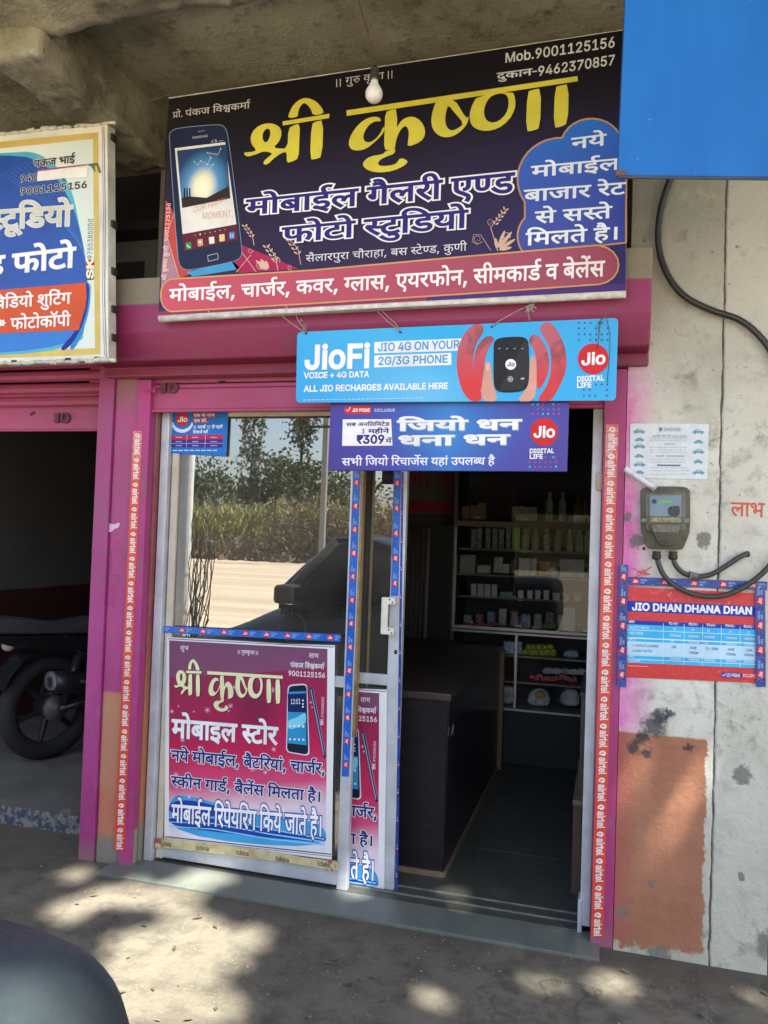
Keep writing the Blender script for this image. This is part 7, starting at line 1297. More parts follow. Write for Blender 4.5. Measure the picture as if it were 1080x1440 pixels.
jio_strip('navy jio tape down the right edge of the tariff poster', (1069, 828), (1070, 966), 14, 14, facade(-0.0105), 4, m=NTAPE, group='navy tapes round the tariff poster', lay=1)

lq = [(886.5, 595.5), (997.3, 596), (994.4, 674.5), (885.6, 671.5)]
lp_ = Plane((0, -0.003, 0), (0, -1, 0), lq)
le = empty('leaflet', tuple(lp_.at(940, 673)), 'pale leaflet with small blue vehicle pictures pasted on the wall above the meter', 'leaflet')
board('sheet', roundrect(lq, 3), lp_, 0.0006, [plain((0.62, 0.66, 0.68), 0.6, var=0.12, scale=30)], le)
INK1 = ink('#6f7f88'); TEAL = ink('#6d97a8')
T('lettering', 'SHRIRAM', (933, 606.5), (957, 606.5), 5, INK1, lp_, 1, le, bold=10, q=2); decal('emblem', many(smooth([(926, 602), (929, 600.5), (931.5, 602), (930.5, 606.5), (927.5, 607)], 1)), lp_, 1, INK1, le)
def carp(x, y, k=1.0, f=1):
    b = [(x - 8 * k * f, y), (x - 8 * k * f, y - 2.6 * k), (x - 5 * k * f, y - 3 * k), (x - 2.5 * k * f, y - 5.6 * k), (x + 3.5 * k * f, y - 5.6 * k), (x + 6 * k * f, y - 3 * k), (x + 8.5 * k * f, y - 2.4 * k), (x + 8.5 * k * f, y)]
    return [b, circle(x - 4.6 * k, y, 1.7 * k, n=10), circle(x + 5 * k, y, 1.7 * k, n=10)]
sh_ = []
for x, ys in ((899, (608.5, 620, 629.5, 643, 655, 666)), (982, (609, 623, 637, 651, 666))):
    for i, y in enumerate(ys): sh_ += carp(x, y, 1.0 if i % 2 == 0 else 0.8, 1 if i % 3 else -1)
decal('vehicle_picture', many(*sh_), lp_, 1, TEAL, le)
decal('vehicle_window', many(*[[(x - 2, y - 4.8), (x + 3, y - 4.8), (x + 4, y - 3.2), (x - 3.2, y - 3.2)] for x, ys in ((899, (608.5, 629.5, 655)), (982, (609, 637, 666))) for y in ys]), lp_, 1.8, ink('#b9cdd4'), le)
T('lettering', 'आपके हित में जारी सूचना', (917, 612), (966, 612.6), 3.2, INK1, lp_, 1, le, q=1); T('lettering', 'दोपहिया वाहन', (934, 623.5), (949, 623.8), 2.4, INK1, lp_, 1, le, q=1); T('lettering', 'यहां उपलब्ध', (922, 640), (962, 640.5), 2.8, INK1, lp_, 1, le, q=1)
r = random.Random(12); ls = []
for y in (617, 619.6, 629, 632.5, 635.8, 646.5, 650, 658, 662, 667):
    x = 914
    while x < 964: w = r.uniform(2, 6); ls.append(line([(x, y), (x + w, y + 0.05)], 0.8)); x += w + 1.0
decal('small_print', many(*ls), lp_, 1, ink('#98a3a8'), le); decal('dark_bar', many(line([(924, 654.2), (957, 654.6)], 2.2)), lp_, 1, ink('#5d686e'), le)

# rolled paper stuck behind the meter
a, b = onY(879, 659, -0.035), onY(922, 688, -0.03)
t = empty('rolled_paper', tuple(b), 'white rolled-up paper tucked behind the electricity meter', 'paper')
mb = MB(); d = b - a; n = 18; P = []
q = np.cross(d, (0, -1, 0)); q /= np.linalg.norm(q); e_ = np.array([0, -1.0, 0]); L = []
for k in range(40):
    an = k * 2 * math.pi / n; rr = 0.0075 + 0.0042 * k / 40; L.append(q * math.cos(an) * rr + e_ * math.sin(an) * rr)
vs = [a + l for l in L] + [b + l for l in L]; mb.add(vs, [(i, i + 1, 41 + i - 0, 40 + i) for i in range(39)])
PAP = plain((0.62, 0.60, 0.66), 0.6, var=0.08); o = mb.build('sheet', PAP, t, smooth=True)
mb = MB(); s = 0.26; c_ = a + d * s; mb.tube([c_ - d * 0.003, c_ + d * 0.003], 0.0124, 16); mb.build('crease_line', plain((0.35, 0.28, 0.42), 0.6), t)

# electricity meter: smoky clear case with a plate, display and terminal cover inside
MW = lambda x, y, Y=0.0: onY(880 + x / 5.4, 660 + y / 5.4, Y)
me_ = empty('electricity_meter', tuple(MW(300, 610, -0.004)), 'grey electricity meter in a smoky clear case on the stained plaster wall', 'meter')
def mplate(name, loop, y0, y1, m, bev=0.0, yref=None):
    """solid whose front outline is seen at the given pixels of the zoomed photograph, from depth y0 back to y1"""
    mb = MB(); L = [MW(x, y, y0) for x, y in loop]; mb.prism(L, (0, y1 - y0, 0)); return mb.build(name, m, me_, bevel=bev, seg=3)
case = smooth([(112, 200), (112, 150), (165, 130), (420, 128), (485, 145), (490, 200), (490, 465), (470, 520), (440, 600), (420, 612), (180, 606), (155, 590), (140, 510), (112, 475)], 1)
mplate('back_plate', case, -0.02, -0.002, plain((0.16, 0.16, 0.13), 0.6, var=0.35, scale=40), 0.003)
g = G('smoky_case'); fr = g.n('ShaderNodeFresnel'); fr.inputs[0].default_value = 1.5; gl = g.n('ShaderNodeBsdfGlossy'); gl.inputs['Roughness'].default_value = 0.28; tr = g.n('ShaderNodeBsdfTransparent'); tr.inputs['Color'].default_value = (0.88, 0.87, 0.82, 1); mx = g.n('ShaderNodeMixShader')
g.t.links.new(g.step(fr.outputs[0], 0, 1, 0.0, 0.4), mx.inputs[0]); g.t.links.new(tr.outputs[0], mx.inputs[1]); g.t.links.new(gl.outputs[0], mx.inputs[2]); g.t.links.new(mx.outputs[0], g.t.nodes['Material Output'].inputs[0]); SMOKE = g.m
mb = MB(); cx_, cy_ = 300, 360
ring = lambda k, Y: [MW(cx_ + (x - cx_) * k, cy_ + (y - cy_) * k, Y) for x, y in case]
R0, R1, R2 = ring(1.0, -0.02), ring(0.985, -0.058), ring(0.93, -0.068); n = len(R0)
mb.add(R0 + R1 + R2, [(i, (i + 1) % n, n + (i + 1) % n, n + i) for i in range(n)] + [(n + i, n + (i + 1) % n, 2 * n + (i + 1) % n, 2 * n + i) for i in range(n)] + [tuple(range(2 * n, 3 * n))])
mb.build('clear_case', SMOKE, me_, smooth=True)
mplate('inner_body', roundrect([(150, 180), (455, 180), (455, 470), (150, 470)], 20), -0.040, -0.0205, plain((0.20, 0.19, 0.15), 0.55, var=0.5, scale=30), 0.004)
mplate('side_clip', [(116, 372), (160, 372), (160, 402), (116, 402)], -0.05, -0.03, plain((0.22, 0.27, 0.31), 0.5), 0.002); mplate('side_clip', [(438, 374), (484, 374), (484, 406), (438, 406)], -0.05, -0.03, plain((0.22, 0.27, 0.31), 0.5), 0.002)
mplate('dial_plate', roundrect([(180, 196), (422, 196), (422, 360), (180, 356)], 10), -0.047, -0.0405, plain((0.20, 0.30, 0.45), 0.4, var=0.15), 0.001)
mplate('display', [(244, 231), (352, 233), (352, 260), (244, 258)], -0.0485, -0.046, plain((0.20, 0.50, 0.20), 0.3, var=0.1), 0.0005)
mplate('round_lens', circle(217, 244, 17), -0.0495, -0.046, plain((0.02, 0.018, 0.04), 0.25)); mplate('oval_window', smooth([(318, 322), (322, 295), (345, 278), (400, 276), (410, 285), (412, 355), (345, 358), (325, 345)], 1), -0.0488, -0.046, plain((0.01, 0.01, 0.015), 0.25))
mplate('number_strip', [(186, 364), (420, 366), (420, 404), (186, 402)], -0.0475, -0.041, plain((0.42, 0.38, 0.25), 0.5, var=0.7, scale=120), 0.001)
mplate('seal_label', [(205, 372), (240, 372), (240, 394), (205, 394)], -0.049, -0.047, plain((0.5, 0.42, 0.16), 0.5, var=0.5, scale=120))
mplate('terminal_cover', smooth([(178, 410), (430, 412), (432, 440), (405, 470), (375, 585), (250, 582), (205, 470), (178, 440)], 1), -0.050, -0.0205, plain((0.085, 0.085, 0.075), 0.4, var=0.3), 0.003)
mplate('cover_window', roundrect([(198, 420), (412, 422), (402, 480), (208, 478)], 14), -0.0535, -0.049, plain((0.17, 0.18, 0.17), 0.25, var=0.4, scale=60), 0.001)
mp = facade(-0.0688); strokes('pen_writing', zz(Zm, 5.4, [(290, 492), (318, 500), (300, 530)], [(250, 548), (270, 540), (262, 556), (285, 535), (282, 565), (300, 545), (340, 550)], [(285, 568), (318, 560)]), 0.8, ink('#101012'), mp, me_, 1)
for x0, x1 in ((206, 262), (332, 388)):
    pass
mb = MB()
for x in (234, 360):
    p = MW(x, 622, -0.03); mb.lathe((p[0], p[1], p[2]), (0, 0, -1), [(0.014, 0), (0.014, 0.012), (0.0155, 0.013), (0.0155, 0.024), (0.012, 0.03), (0.008, 0.03)], 12)
mb.build('cable_gland', BLK, me_)
CAB = plain((0.045, 0.043, 0.038), 0.5, var=0.4, scale=30)
def spline(pts, n=6):
    P = [np.array(p, float) for p in pts]; P = [2 * P[0] - P[1]] + P + [2 * P[-1] - P[-2]]; out = []
    for i in range(1, len(P) - 2):
        for k in range(n):
            t = k / n; out.append(0.5 * (2 * P[i] + (P[i + 1] - P[i - 1]) * t + (2 * P[i - 1] - 5 * P[i] + 4 * P[i + 1] - P[i + 2]) * t * t + (-P[i - 1] + 3 * P[i] - 3 * P[i + 1] + P[i + 2]) * t ** 3))
    return out + [P[-2]]
def cable(label, pts, rad, m=CAB, name='cable'):
    mb = MB(); mb.tube(spline(pts), rad, 10); return tag(mb.build(name, m, None, smooth=True), label, 'cable')
cable('grey cable from the meter looping low across the tariff poster', [MW(238, 640, -0.03), MW(250, 720, -0.034), MW(300, 818, -0.034), MW(400, 900, -0.034), MW(540, 955, -0.032), MW(700, 965, -0.03), MW(850, 920, -0.028), MW(980, 838, -0.026), MW(1090, 735, -0.024), MW(1180, 610, -0.02)], 0.0092)
cable('short grey cable from the meter into a hole in the wall', [MW(360, 640, -0.03), MW(372, 715, -0.034), MW(430, 782, -0.03), MW(520, 812, -0.024), MW(640, 800, -0.02), MW(760, 735, -0.02), MW(850, 675, -0.02), MW(915, 642, -0.012), MW(930, 636, 0.03)], 0.0088)
mb = MB(); a, b = MW(488, 800, -0.024), MW(545, 812, -0.024); mb.tube([a, a + (b - a) * .5, b], [0.011, 0.0115, 0.011], 10); mb.box(a[0] - .001, a[0] + .004, -0.04, -0.004, a[2] - .014, a[2] + .012); tag(mb.build('cable_clip', plain((0.16, 0.155, 0.14), 0.6)), 'small clamp holding the short meter cable to the wall', 'clamp')
decal('wall_hole', many(circle(1051.5, 779.5, 3.6, 4.2)), wp, 1, plain((0.02, 0.018, 0.015), 0.9), bld); decal('wall_hole', many(circle(905.5, 771.5, 2.2)), wp, 1, plain((0.03, 0.025, 0.02), 0.9), bld)
cable('thick black hose hanging down from behind the blue board along the plaster wall', [onY(x, y, -0.022) for x, y in ((985, 150), (958, 215), (940, 258), (928, 300), (926, 345), (938, 385), (962, 416), (1000, 436), (1040, 450), (1072, 477), (1100, 520))], 0.0112, plain((0.022, 0.022, 0.02), 0.42), 'hose')

# bulb on its flex
t = empty('light_bulb', tuple(onY(526, 147, -0.45)), 'white light bulb in a black holder hanging unlit in front of the banner', 'bulb')
c_ = onY(526, 132, -0.45)
mb = MB(); mb.lathe(c_ + np.array([0, 0, -0.031]), (0, 0, 1), [(0.001, 0), (0.012, 0.002), (0.022, 0.009), (0.028, 0.019), (0.030, 0.030), (0.028, 0.041), (0.022, 0.053), (0.015, 0.064), (0.0125, 0.075), (0.0125, 0.085)], 24)
g = G('opal_glass'); g.b.inputs['Subsurface Weight'].default_value = 0.3; g.b.inputs['Subsurface Radius'].default_value = (0.02, 0.02, 0.02); mb.build('glass', g.out((0.72, 0.71, 0.68), 0.15), t, smooth=True)
mb = MB(); mb.lathe(c_ + np.array([0, 0, 0.042]), (0, 0, 1), [(0.0128, 0), (0.0128, 0.012), (0.0132, 0.0125)], 16); mb.build('cap', plain((0.35, 0.33, 0.30), 0.4, metal=0.6), t)
mb = MB(); mb.lathe(c_ + np.array([0, 0, 0.050]), (0, 0, 1), [(0.016, 0), (0.0165, 0.014), (0.0145, 0.016), (0.0145, 0.036), (0.008, 0.042), (0.004, 0.05)], 16); mb.build('holder', plain((0.03, 0.025, 0.02), 0.5), t, smooth=False)
a = c_ + np.array([0, 0, 0.098]); b = onZ(503, -6, 3.262); mb = MB(); mb.tube(spline([a, a + np.array([-0.004, 0, 0.02]), a + (b - a) * .35 + np.array([0.004, 0, 0]), a + (b - a) * .7, b]), 0.0013, 6)
mb.tube(spline([a, a + np.array([-0.02, 0.004, 0.012]), a + np.array([-0.03, 0, 0.03])]), 0.0015, 5)
mb.build('flex', plain((0.12, 0.06, 0.05), 0.6), t, smooth=True)
# thin wires along the slab joint
tag(MB().tube(spline([onY(165, 172, -0.1), onY(180, 165, -.08), onY(200, 147, -.06), onY(222, 138, -.1), onY(240, 132, -.15)]), 0.002, 5).build('wire', plain((0.3, 0.28, 0.24), 0.8), None), 'thin wire from the studio signboard to the corner of the dark banner', 'wire')
# ------------------------------------------------------------------ shop interior
def m_wood(c1, c2, sc=(2, 14, 2), rough=0.5):
    g = G('wood_laminate'); n = g.noise(3, 6, 0.6, co=g.scaled(g.co(), sc), dist=1.0)
    return g.out(g.mix(g.step(n, 0.3, 0.7), c1, c2), rough, bump=n, bstr=0.05)
ctr = empty('counter', (-0.95, 1.25, 0.008), 'dark laminate shop counter running back inside the doorway', 'counter')
g = G('dark_laminate'); n = g.noise(4, 6, 0.6, co=g.scaled(g.co(), (1.5, 1.5, 6)), dist=1.5); LAM = g.out(g.mix(g.step(n, 0.3, 0.7), (0.008, 0.007, 0.009), (0.020, 0.016, 0.02)), 0.28, bump=n, bstr=0.03)
mb = MB(); mb.box(-1.75, -0.645, 0.362, 0.38, 0.03, 0.745); mb.build('front_panel', LAM, ctr)
mb = MB(); mb.box(-0.66, -0.642, 0.381, 2.06, 0.03, 0.745); mb.build('side_panel', LAM, ctr)
mb = MB(); mb.box(-1.75, -0.63, 0.35, 2.12, 0.746, 0.776); mb.build('top', m_wood((0.03, 0.022, 0.018), (0.055, 0.04, 0.033), (2, 10, 2), 0.35), ctr, bevel=0.003)
WOODL = m_wood((0.13, 0.095, 0.06), (0.20, 0.15, 0.10))
mb = MB(); mb.box(-1.75, -0.6405, 0.352, 0.3615, 0.006, 0.03); mb.box(-0.6415, -0.632, 0.362, 2.06, 0.006, 0.03); mb.build('skirting', WOODL, ctr)
mb = MB(); mb.box(-0.645, -0.615, 2.02, 2.06, 0.0, 0.745); mb.build('corner_post', m_wood((0.12, 0.07, 0.04), (0.18, 0.11, 0.06)), ctr)
strokes('label_scrap', [[(630, 1035), (632, 1022), (634, 1034), (637, 1020)], [(638, 1019), (636, 1034)]], 0.8, ink('#b9b9c4'), Plane((-0.6405, 0, 0), (1, 0, 0)), ctr)

# wall cabinet with glass-fronted shelves, filling the back right of the shop
CY = 2.15; BK = 2.55
cz = lambda px, py: onY(px, py, CY)[2]
xl, xr = onY(641, 800, CY)[0], 0.045
cab = empty('display_cabinet', ((xl + xr) / 2, CY, 0.008), 'dark wall cabinet with glass fronts and stocked shelves at the back of the shop', 'cabinet')
WD = m_wood((0.055, 0.04, 0.032), (0.10, 0.075, 0.06)); WDL = m_wood((0.20, 0.16, 0.12), (0.30, 0.25, 0.19)); ST = plain((0.42, 0.42, 0.42), 0.35, metal=0.5)
zA, zB, zC, zD, zE = cz(740, 739), cz(740, 775), cz(740, 812), cz(740, 844), cz(740, 886)      # shelf levels from the top
zF, zG_, zH = cz(760, 925), cz(760, 962), cz(760, 1000)
mb = MB(); mb.box(xl - 0.02, xr, BK, BK + 0.02, 0.008, 2.3); mb.build('back_panel', plain((0.06, 0.055, 0.055), 0.7), cab)
mb = MB(); mb.box(xl - 0.025, xl, CY, BK, zE - 0.4, 2.3); mb.build('side_panel', WD, cab)
mb = MB(); mb.box(xl, xr, CY, BK - 0.001, zA - 0.012, zA + 0.012); mb.build('shelf', WD, cab)
mb = MB(); mb.box(xl, xr, CY - 0.006, CY - 0.0005, zA - 0.016, zA + 0.02); mb.build('shelf_edge', m_wood((0.10, 0.07, 0.05), (0.16, 0.12, 0.09)), cab)
for z, y in ((zB, CY + 0.10), (zC, CY + 0.08), (zD, CY + 0.08)):
    mb = MB(); mb.box(xl, xr if z != zD else xr - 0.3, y, BK - 0.001, z - 0.008, z + 0.004); mb.build('shelf', WDL, cab)
mb = MB(); mb.box(xl, xr, CY, BK - 0.001, zE - 0.02, zE - 0.006); mb.build('shelf', WD, cab)
mb = MB(); mb.box(xl - 0.012, xr, CY - 0.012, CY - 0.001, zE - 0.012, zE + 0.006); mb.box(xl - 0.012, xr, CY - 0.012, CY - 0.001, zE - 0.034, zE - 0.022); mb.box(xl - 0.012, xl + 0.002, CY - 0.012, CY - 0.001, zE + 0.006, zA - 0.02); mb.build('sliding_track', ST, cab)
MB().box(xl + 0.003, xr, CY + 0.004, CY + 0.008, zE + 0.006, zA - 0.016).build('glass_pane', CLEAR, cab)
MB().box(xl + 0.003, xr, CY + 0.012, CY + 0.016, zA + 0.012, 2.28).build('glass_pane', CLEAR, cab)
x5 = onY(726, 920, CY)[0]
for z in (zF, zG_): MB().box(x5 - 0.25, xr, CY + 0.02, BK - 0.001, z - 0.010, z).build('shelf', WDL, cab)
mb = MB(); mb.box(x5 - 0.4, onY(838, 1000, CY)[0] , CY - 0.01, BK - 0.001, zH - 0.012, zH); mb.build('shelf', ST, cab)
MB().box(x5 - 0.012, x5 + 0.004, CY + 0.018, CY + 0.03, zH + 0.001, zE - 0.036).build('glass_stop', ST, cab)
mb = MB(); mb.box(x5 - 0.4, xr, CY + 0.03, BK - 0.001, 0.01, zH - 0.02); mb.build('base', plain((0.015, 0.014, 0.015), 0.6), cab)
# goods; each is a thing of its own
def goods(name, label, cat, group, px, py, w, h, d, m, Y, kind='box'):
    p = onY(px, py, Y); x, y, z = p
    mb = MB()
    if kind == 'box': mb.box(x - w / 2, x + w / 2, Y, Y + d, z, z + h); o = mb.build(name, m, None, bevel=0.0015)
    elif kind == 'pack':       # a hanging or standing clear pack: flat back card, bulging front
        mb.box(x - w / 2, x + w / 2, Y + d - 0.002, Y + d, z, z + h); mb.lathe((x, Y + d * .5, z + h * .06), (0, 0, 1), [(w * .36, 0), (w * .42, h * .1), (w * .42, h * .55), (w * .3, h * .72), (w * .18, h * .8)], 8); o = mb.build(name, m, None)
    elif kind == 'bottle': mb.lathe((x, Y + w / 2, z), (0, 0, 1), [(w * .46, 0), (w * .5, h * .05), (w * .5, h * .62), (w * .38, h * .72), (w * .2, h * .78), (w * .2, h * .86), (w * .26, h * .87), (w * .26, h)], 12); o = mb.build(name, m, None, smooth=False)
    elif kind == 'bag':
        L = smooth([(x - w / 2, z), (x + w / 2, z), (x + w * .46, z + h * .7), (x + w * .2, z + h), (x - w * .2, z + h * .94), (x - w * .48, z + h * .6)], 2); mb.prism([(a, Y, b) for a, b in L], (0, d, 0)); o = mb.build(name, m, None, bevel=min(w, h, d) * 0.2)
    elif kind == 'ball': mb.lathe((x, Y + w / 2, z), (0, 0, 1), [(w * .2, 0), (w * .45, h * .2), (w * .5, h * .5), (w * .42, h * .85), (w * .25, h)], 10); o = mb.build(name, m, None, smooth=True)
    o.location = (0, 0, 0)
    return tag(o, label, cat, group)
CP = plain((0.46, 0.45, 0.43), 0.25, var=0.5, scale=50)
r = random.Random(21)
for i, x in enumerate((664, 672, 684, 694, 703, 713)): goods('clear_pack', 'clear packed phone cover in the row left of the green pack', 'pack', 'clear packs left of the green pack', x, 774, 0.034, 0.15 + r.uniform(-.01, .01), 0.05, CP, CY + 0.14, 'pack')
goods('green_pack', 'bright green packet standing among clear packs on the cabinet shelf', 'packet', None, 725, 774, 0.05, 0.165, 0.03, plain((0.30, 0.62, 0.10), 0.4), CY + 0.13)
for i, x in enumerate((738, 752, 768, 783, 800, 814, 826)): goods('clear_bottle', 'clear plastic bottle in the row right of the green pack', 'bottle', 'clear bottles right of the green pack', x, 777, 0.045, 0.17, 0.04, plain((0.55, 0.55, 0.52), 0.2, var=0.5, scale=50), CY + 0.13, 'bottle')
for x in (772, 790): goods('clear_bottle', 'clear plastic bottle standing on the uppermost shelf of the cabinet', 'bottle', 'two bottles on the top shelf', x, 733, 0.05, 0.19, 0.04, plain((0.5, 0.5, 0.48), 0.2, var=0.5, scale=50), CY + 0.1, 'bottle')
GB = plain((0.66, 0.68, 0.68), 0.35, var=0.35, scale=40)
goods('grey_box', 'wide pale grey carton at the left of the second cabinet shelf', 'box', None, 657, 808, 0.10, 0.13, 0.1, plain((0.34, 0.36, 0.38), 0.4, var=.3), CY + 0.12)
goods('flat_box', 'low white box beside the wide grey carton', 'box', None, 680, 806, 0.085, 0.05, 0.1, GB, CY + 0.11)
goods('phone_box', 'tall white phone box on the second cabinet shelf', 'box', None, 700, 805, 0.055, 0.10, 0.06, plain((0.68, 0.62, 0.56), 0.35, var=.4, scale=40), CY + 0.11)
goods('phone_box', 'short white phone box next to the tall one', 'box', None, 711, 806, 0.042, 0.058, 0.06, GB, CY + 0.10)
for i, x in enumerate((733, 741, 750)): goods('tall_pack', 'slim silver pack in the trio at the middle of the second shelf', 'pack', 'three slim silver packs', x, 809, 0.035, 0.11, 0.03, GB, CY + 0.11, 'box')
for k in range(4): goods('white_carton', 'white carton in the pile at the right of the second shelf', 'carton', 'pile of white cartons', 804, 812 - k * 6.4, 0.15, 0.028, 0.1, plain((0.74, 0.74, 0.72), 0.5, var=.3, scale=30), CY + 0.10)
goods('open_pack', 'crumpled pale packet left of the pile of cartons', 'packet', None, 777, 809, 0.07, 0.06, 0.05, GB, CY + 0.10, 'bag')
for c in range(4):
    for k in range(4): goods('battery_box', 'small white and teal battery box in the stacks at the left of the third shelf', 'box', 'stacked battery boxes', 666 + c * 9.6, 839.5 + c * .5 - k * 4.6, 0.036, 0.022, 0.05, plain((0.62, 0.70, 0.68), 0.4, var=.45, scale=90), CY + 0.10)
for x in (732, 745, 756, 768): goods('earphone_box', 'white earphone box standing in the row at the right of the third shelf', 'box', 'four earphone boxes', x, 845, 0.034, 0.068, 0.03, plain((0.82, 0.82, 0.78), 0.4, var=.3, scale=60), CY + 0.09)
for k in range(14): goods('red_sachet', 'small red sachet in the heap at the left of the fourth shelf', 'sachet', 'heap of red sachets', 652 + k * 3.7 + r.uniform(-1, 1), 881 + k * .15 - r.uniform(0, 3), 0.03, 0.022, 0.03, plain((0.60, 0.07, 0.04), 0.4, var=.5, scale=80), CY + 0.06 + 0.012 * (k % 5), 'bag')
for x in (733, 739, 745): goods('blue_sachet', 'small dark blue sachet between the red heap and the green ones', 'sachet', 'blue sachets', x, 883, 0.03, 0.035, 0.03, plain((0.05, 0.08, 0.36), 0.4), CY + 0.08, 'bag')
for x in (766, 773, 778): goods('green_sachet', 'small green sachet heaped left of the blue carton', 'sachet', 'green sachets', x, 885, 0.034, 0.045, 0.03, plain((0.14, 0.30, 0.06), 0.4), CY + 0.08, 'bag')
goods('blue_carton', 'pale blue standing carton on the lowest glass shelf', 'carton', None, 800, 887, 0.075, 0.145, 0.05, plain((0.34, 0.52, 0.66), 0.4, var=.3), CY + 0.08)
for x, y, l in ((671, 729.5, 'white price slip at the left of the top cabinet shelf edge'), (739, 732, 'white price slip at the middle of the top cabinet shelf edge'), (661, 876, 'white price slip beside the red sachets'), (729, 882, 'white price slip at the foot of the blue sachets'), (753, 884, 'white price slip left of the green sachets'), (825, 889, 'white price slip at the right end of the fourth shelf')):
    goods('price_slip', l, 'slip', None, x, y, 0.045, 0.016, 0.004, plain((0.6, 0.6, 0.56), 0.5), CY + 0.022)
r = random.Random(8)
for k in range(11): goods('green_ball', 'yellow-green ball in the heap below the glass fronts', 'ball', 'heap of yellow-green balls', 738 + (k % 6) * 8 + r.uniform(-1, 1) + (k // 6) * 4, 923 - (k // 6) * 7, 0.05, 0.045, 0.05, plain((0.40, 0.44, 0.05), 0.45), CY + 0.1 + 0.04 * (k // 6), 'ball')
for c in range(3):
    for k in range(3): goods('blue_box', 'small blue and white box stacked left of the green balls', 'box', 'stacked blue boxes', 712 + c * 8.5, 921 - k * 6, 0.04, 0.03, 0.05, plain((0.36, 0.44, 0.66), 0.4, var=.6, scale=90), CY + 0.1)
goods('teal_packet', 'teal packet lying at the right of the green balls', 'packet', None, 803, 925, 0.10, 0.05, 0.05, plain((0.22, 0.42, 0.48), 0.4, var=.5, scale=40), CY + 0.1, 'bag')
for k in range(12): goods('pink_sachet', 'small red foil sachet heaped on the shelf under the green balls', 'sachet', 'heap of red foil sachets', 748 + k * 5.4, 958 + k * .2 - r.uniform(0, 6), 0.045, 0.03, 0.03, plain((0.50, 0.06, 0.09), 0.25, var=.5, scale=70), CY + 0.06 + 0.02 * (k % 4), 'bag')
for x, y, w, l in ((679, 996, 0.10, 'clear plastic bag at the left of the bottom glass shelf'), (711, 990, 0.13, 'grey plastic bag next to the glass post of the bottom shelf'), (757, 994, 0.15, 'clear bag holding a yellow packet on the bottom shelf'), (801, 994, 0.13, 'pale plastic bag at the right of the bottom shelf')):
    goods('plastic_bag', l, 'bag', None, x, y, w, 0.12, 0.1, plain((0.42, 0.45, 0.46), 0.22, var=.5, scale=25), CY + 0.08, 'bag')
goods('yellow_packet', 'yellow packet lying on the clear bag in the bottom shelf', 'packet', None, 759, 982, 0.06, 0.045, 0.03, plain((0.40, 0.24, 0.03), 0.4), CY + 0.05, 'bag')
r = random.Random(44)
for x in (655, 667, 677): goods('brown_box', 'small brown box standing at the left of the top cabinet shelf', 'box', 'brown boxes on the top shelf', x, 731, 0.05, 0.07 + r.uniform(0, .05), 0.05, plain((0.30, 0.20, 0.12), 0.5, var=.3), CY + 0.12)
for x in (724, 733, 741, 750): goods('cream_box', 'cream box in the row right of the brown ones on the top cabinet shelf', 'box', 'cream boxes on the top shelf', x, 733, 0.042, 0.09 + r.uniform(0, .04), 0.05, plain((0.46, 0.42, 0.34), 0.5, var=.4, scale=50), CY + 0.13)
for x in (812, 822): goods('amber_bottle', 'amber bottle at the right end of the top cabinet shelf', 'bottle', 'two amber bottles', x, 735, 0.05, 0.16, 0.04, plain((0.32, 0.16, 0.05), 0.3), CY + 0.1, 'bottle')
for x in (688, 722): goods('dark_case', 'black phone case box between the white boxes of the second shelf', 'box', 'black case boxes', x, 807, 0.04, 0.085, 0.04, plain((0.05, 0.05, 0.06), 0.3), CY + 0.13)
for x in (762, 769): goods('orange_pack', 'orange packet on the second shelf left of the crumpled packet', 'packet', 'orange packets', x, 808, 0.03, 0.085, 0.02, plain((0.62, 0.24, 0.05), 0.4, var=.4, scale=60), CY + 0.13)
for k in range(7): goods('teal_box', 'small teal box lying low between the battery stacks and the earphone boxes', 'box', 'teal boxes on the third shelf', 706 + (k % 4) * 5.6, 841.5 - (k // 4) * 4.2, 0.026, 0.02, 0.04, plain((0.25, 0.50, 0.52), 0.4, var=.4, scale=70), CY + 0.10)
for x in (782, 795, 812): goods('memory_card_pack', 'small pale card pack standing at the right end of the third shelf', 'packet', 'pale card packs', x, 846, 0.045, 0.055, 0.02, plain((0.56, 0.52, 0.40), 0.4, var=.5, scale=60), CY + 0.09)
for k in range(9): goods('charger_box', 'white charger box in the row behind the sachets of the fourth shelf', 'box', 'charger boxes on the fourth shelf', 657 + k * 16.5, 880 + k * .5, 0.05, 0.07 + r.uniform(0, .05), 0.05, plain(((0.62, 0.62, 0.6), (0.5, 0.22, 0.2), (0.3, 0.36, 0.55))[k % 3], 0.4, var=.5, scale=60), CY + 0.24)
for k in range(5): goods('silver_packet', 'silver packet stacked on the shelf with the red foil sachets', 'packet', 'silver packets', 770 + k * 12, 948 + k * .5, 0.07, 0.045, 0.04, plain((0.44, 0.46, 0.50), 0.25, var=.5, scale=40), CY + 0.2, 'bag')
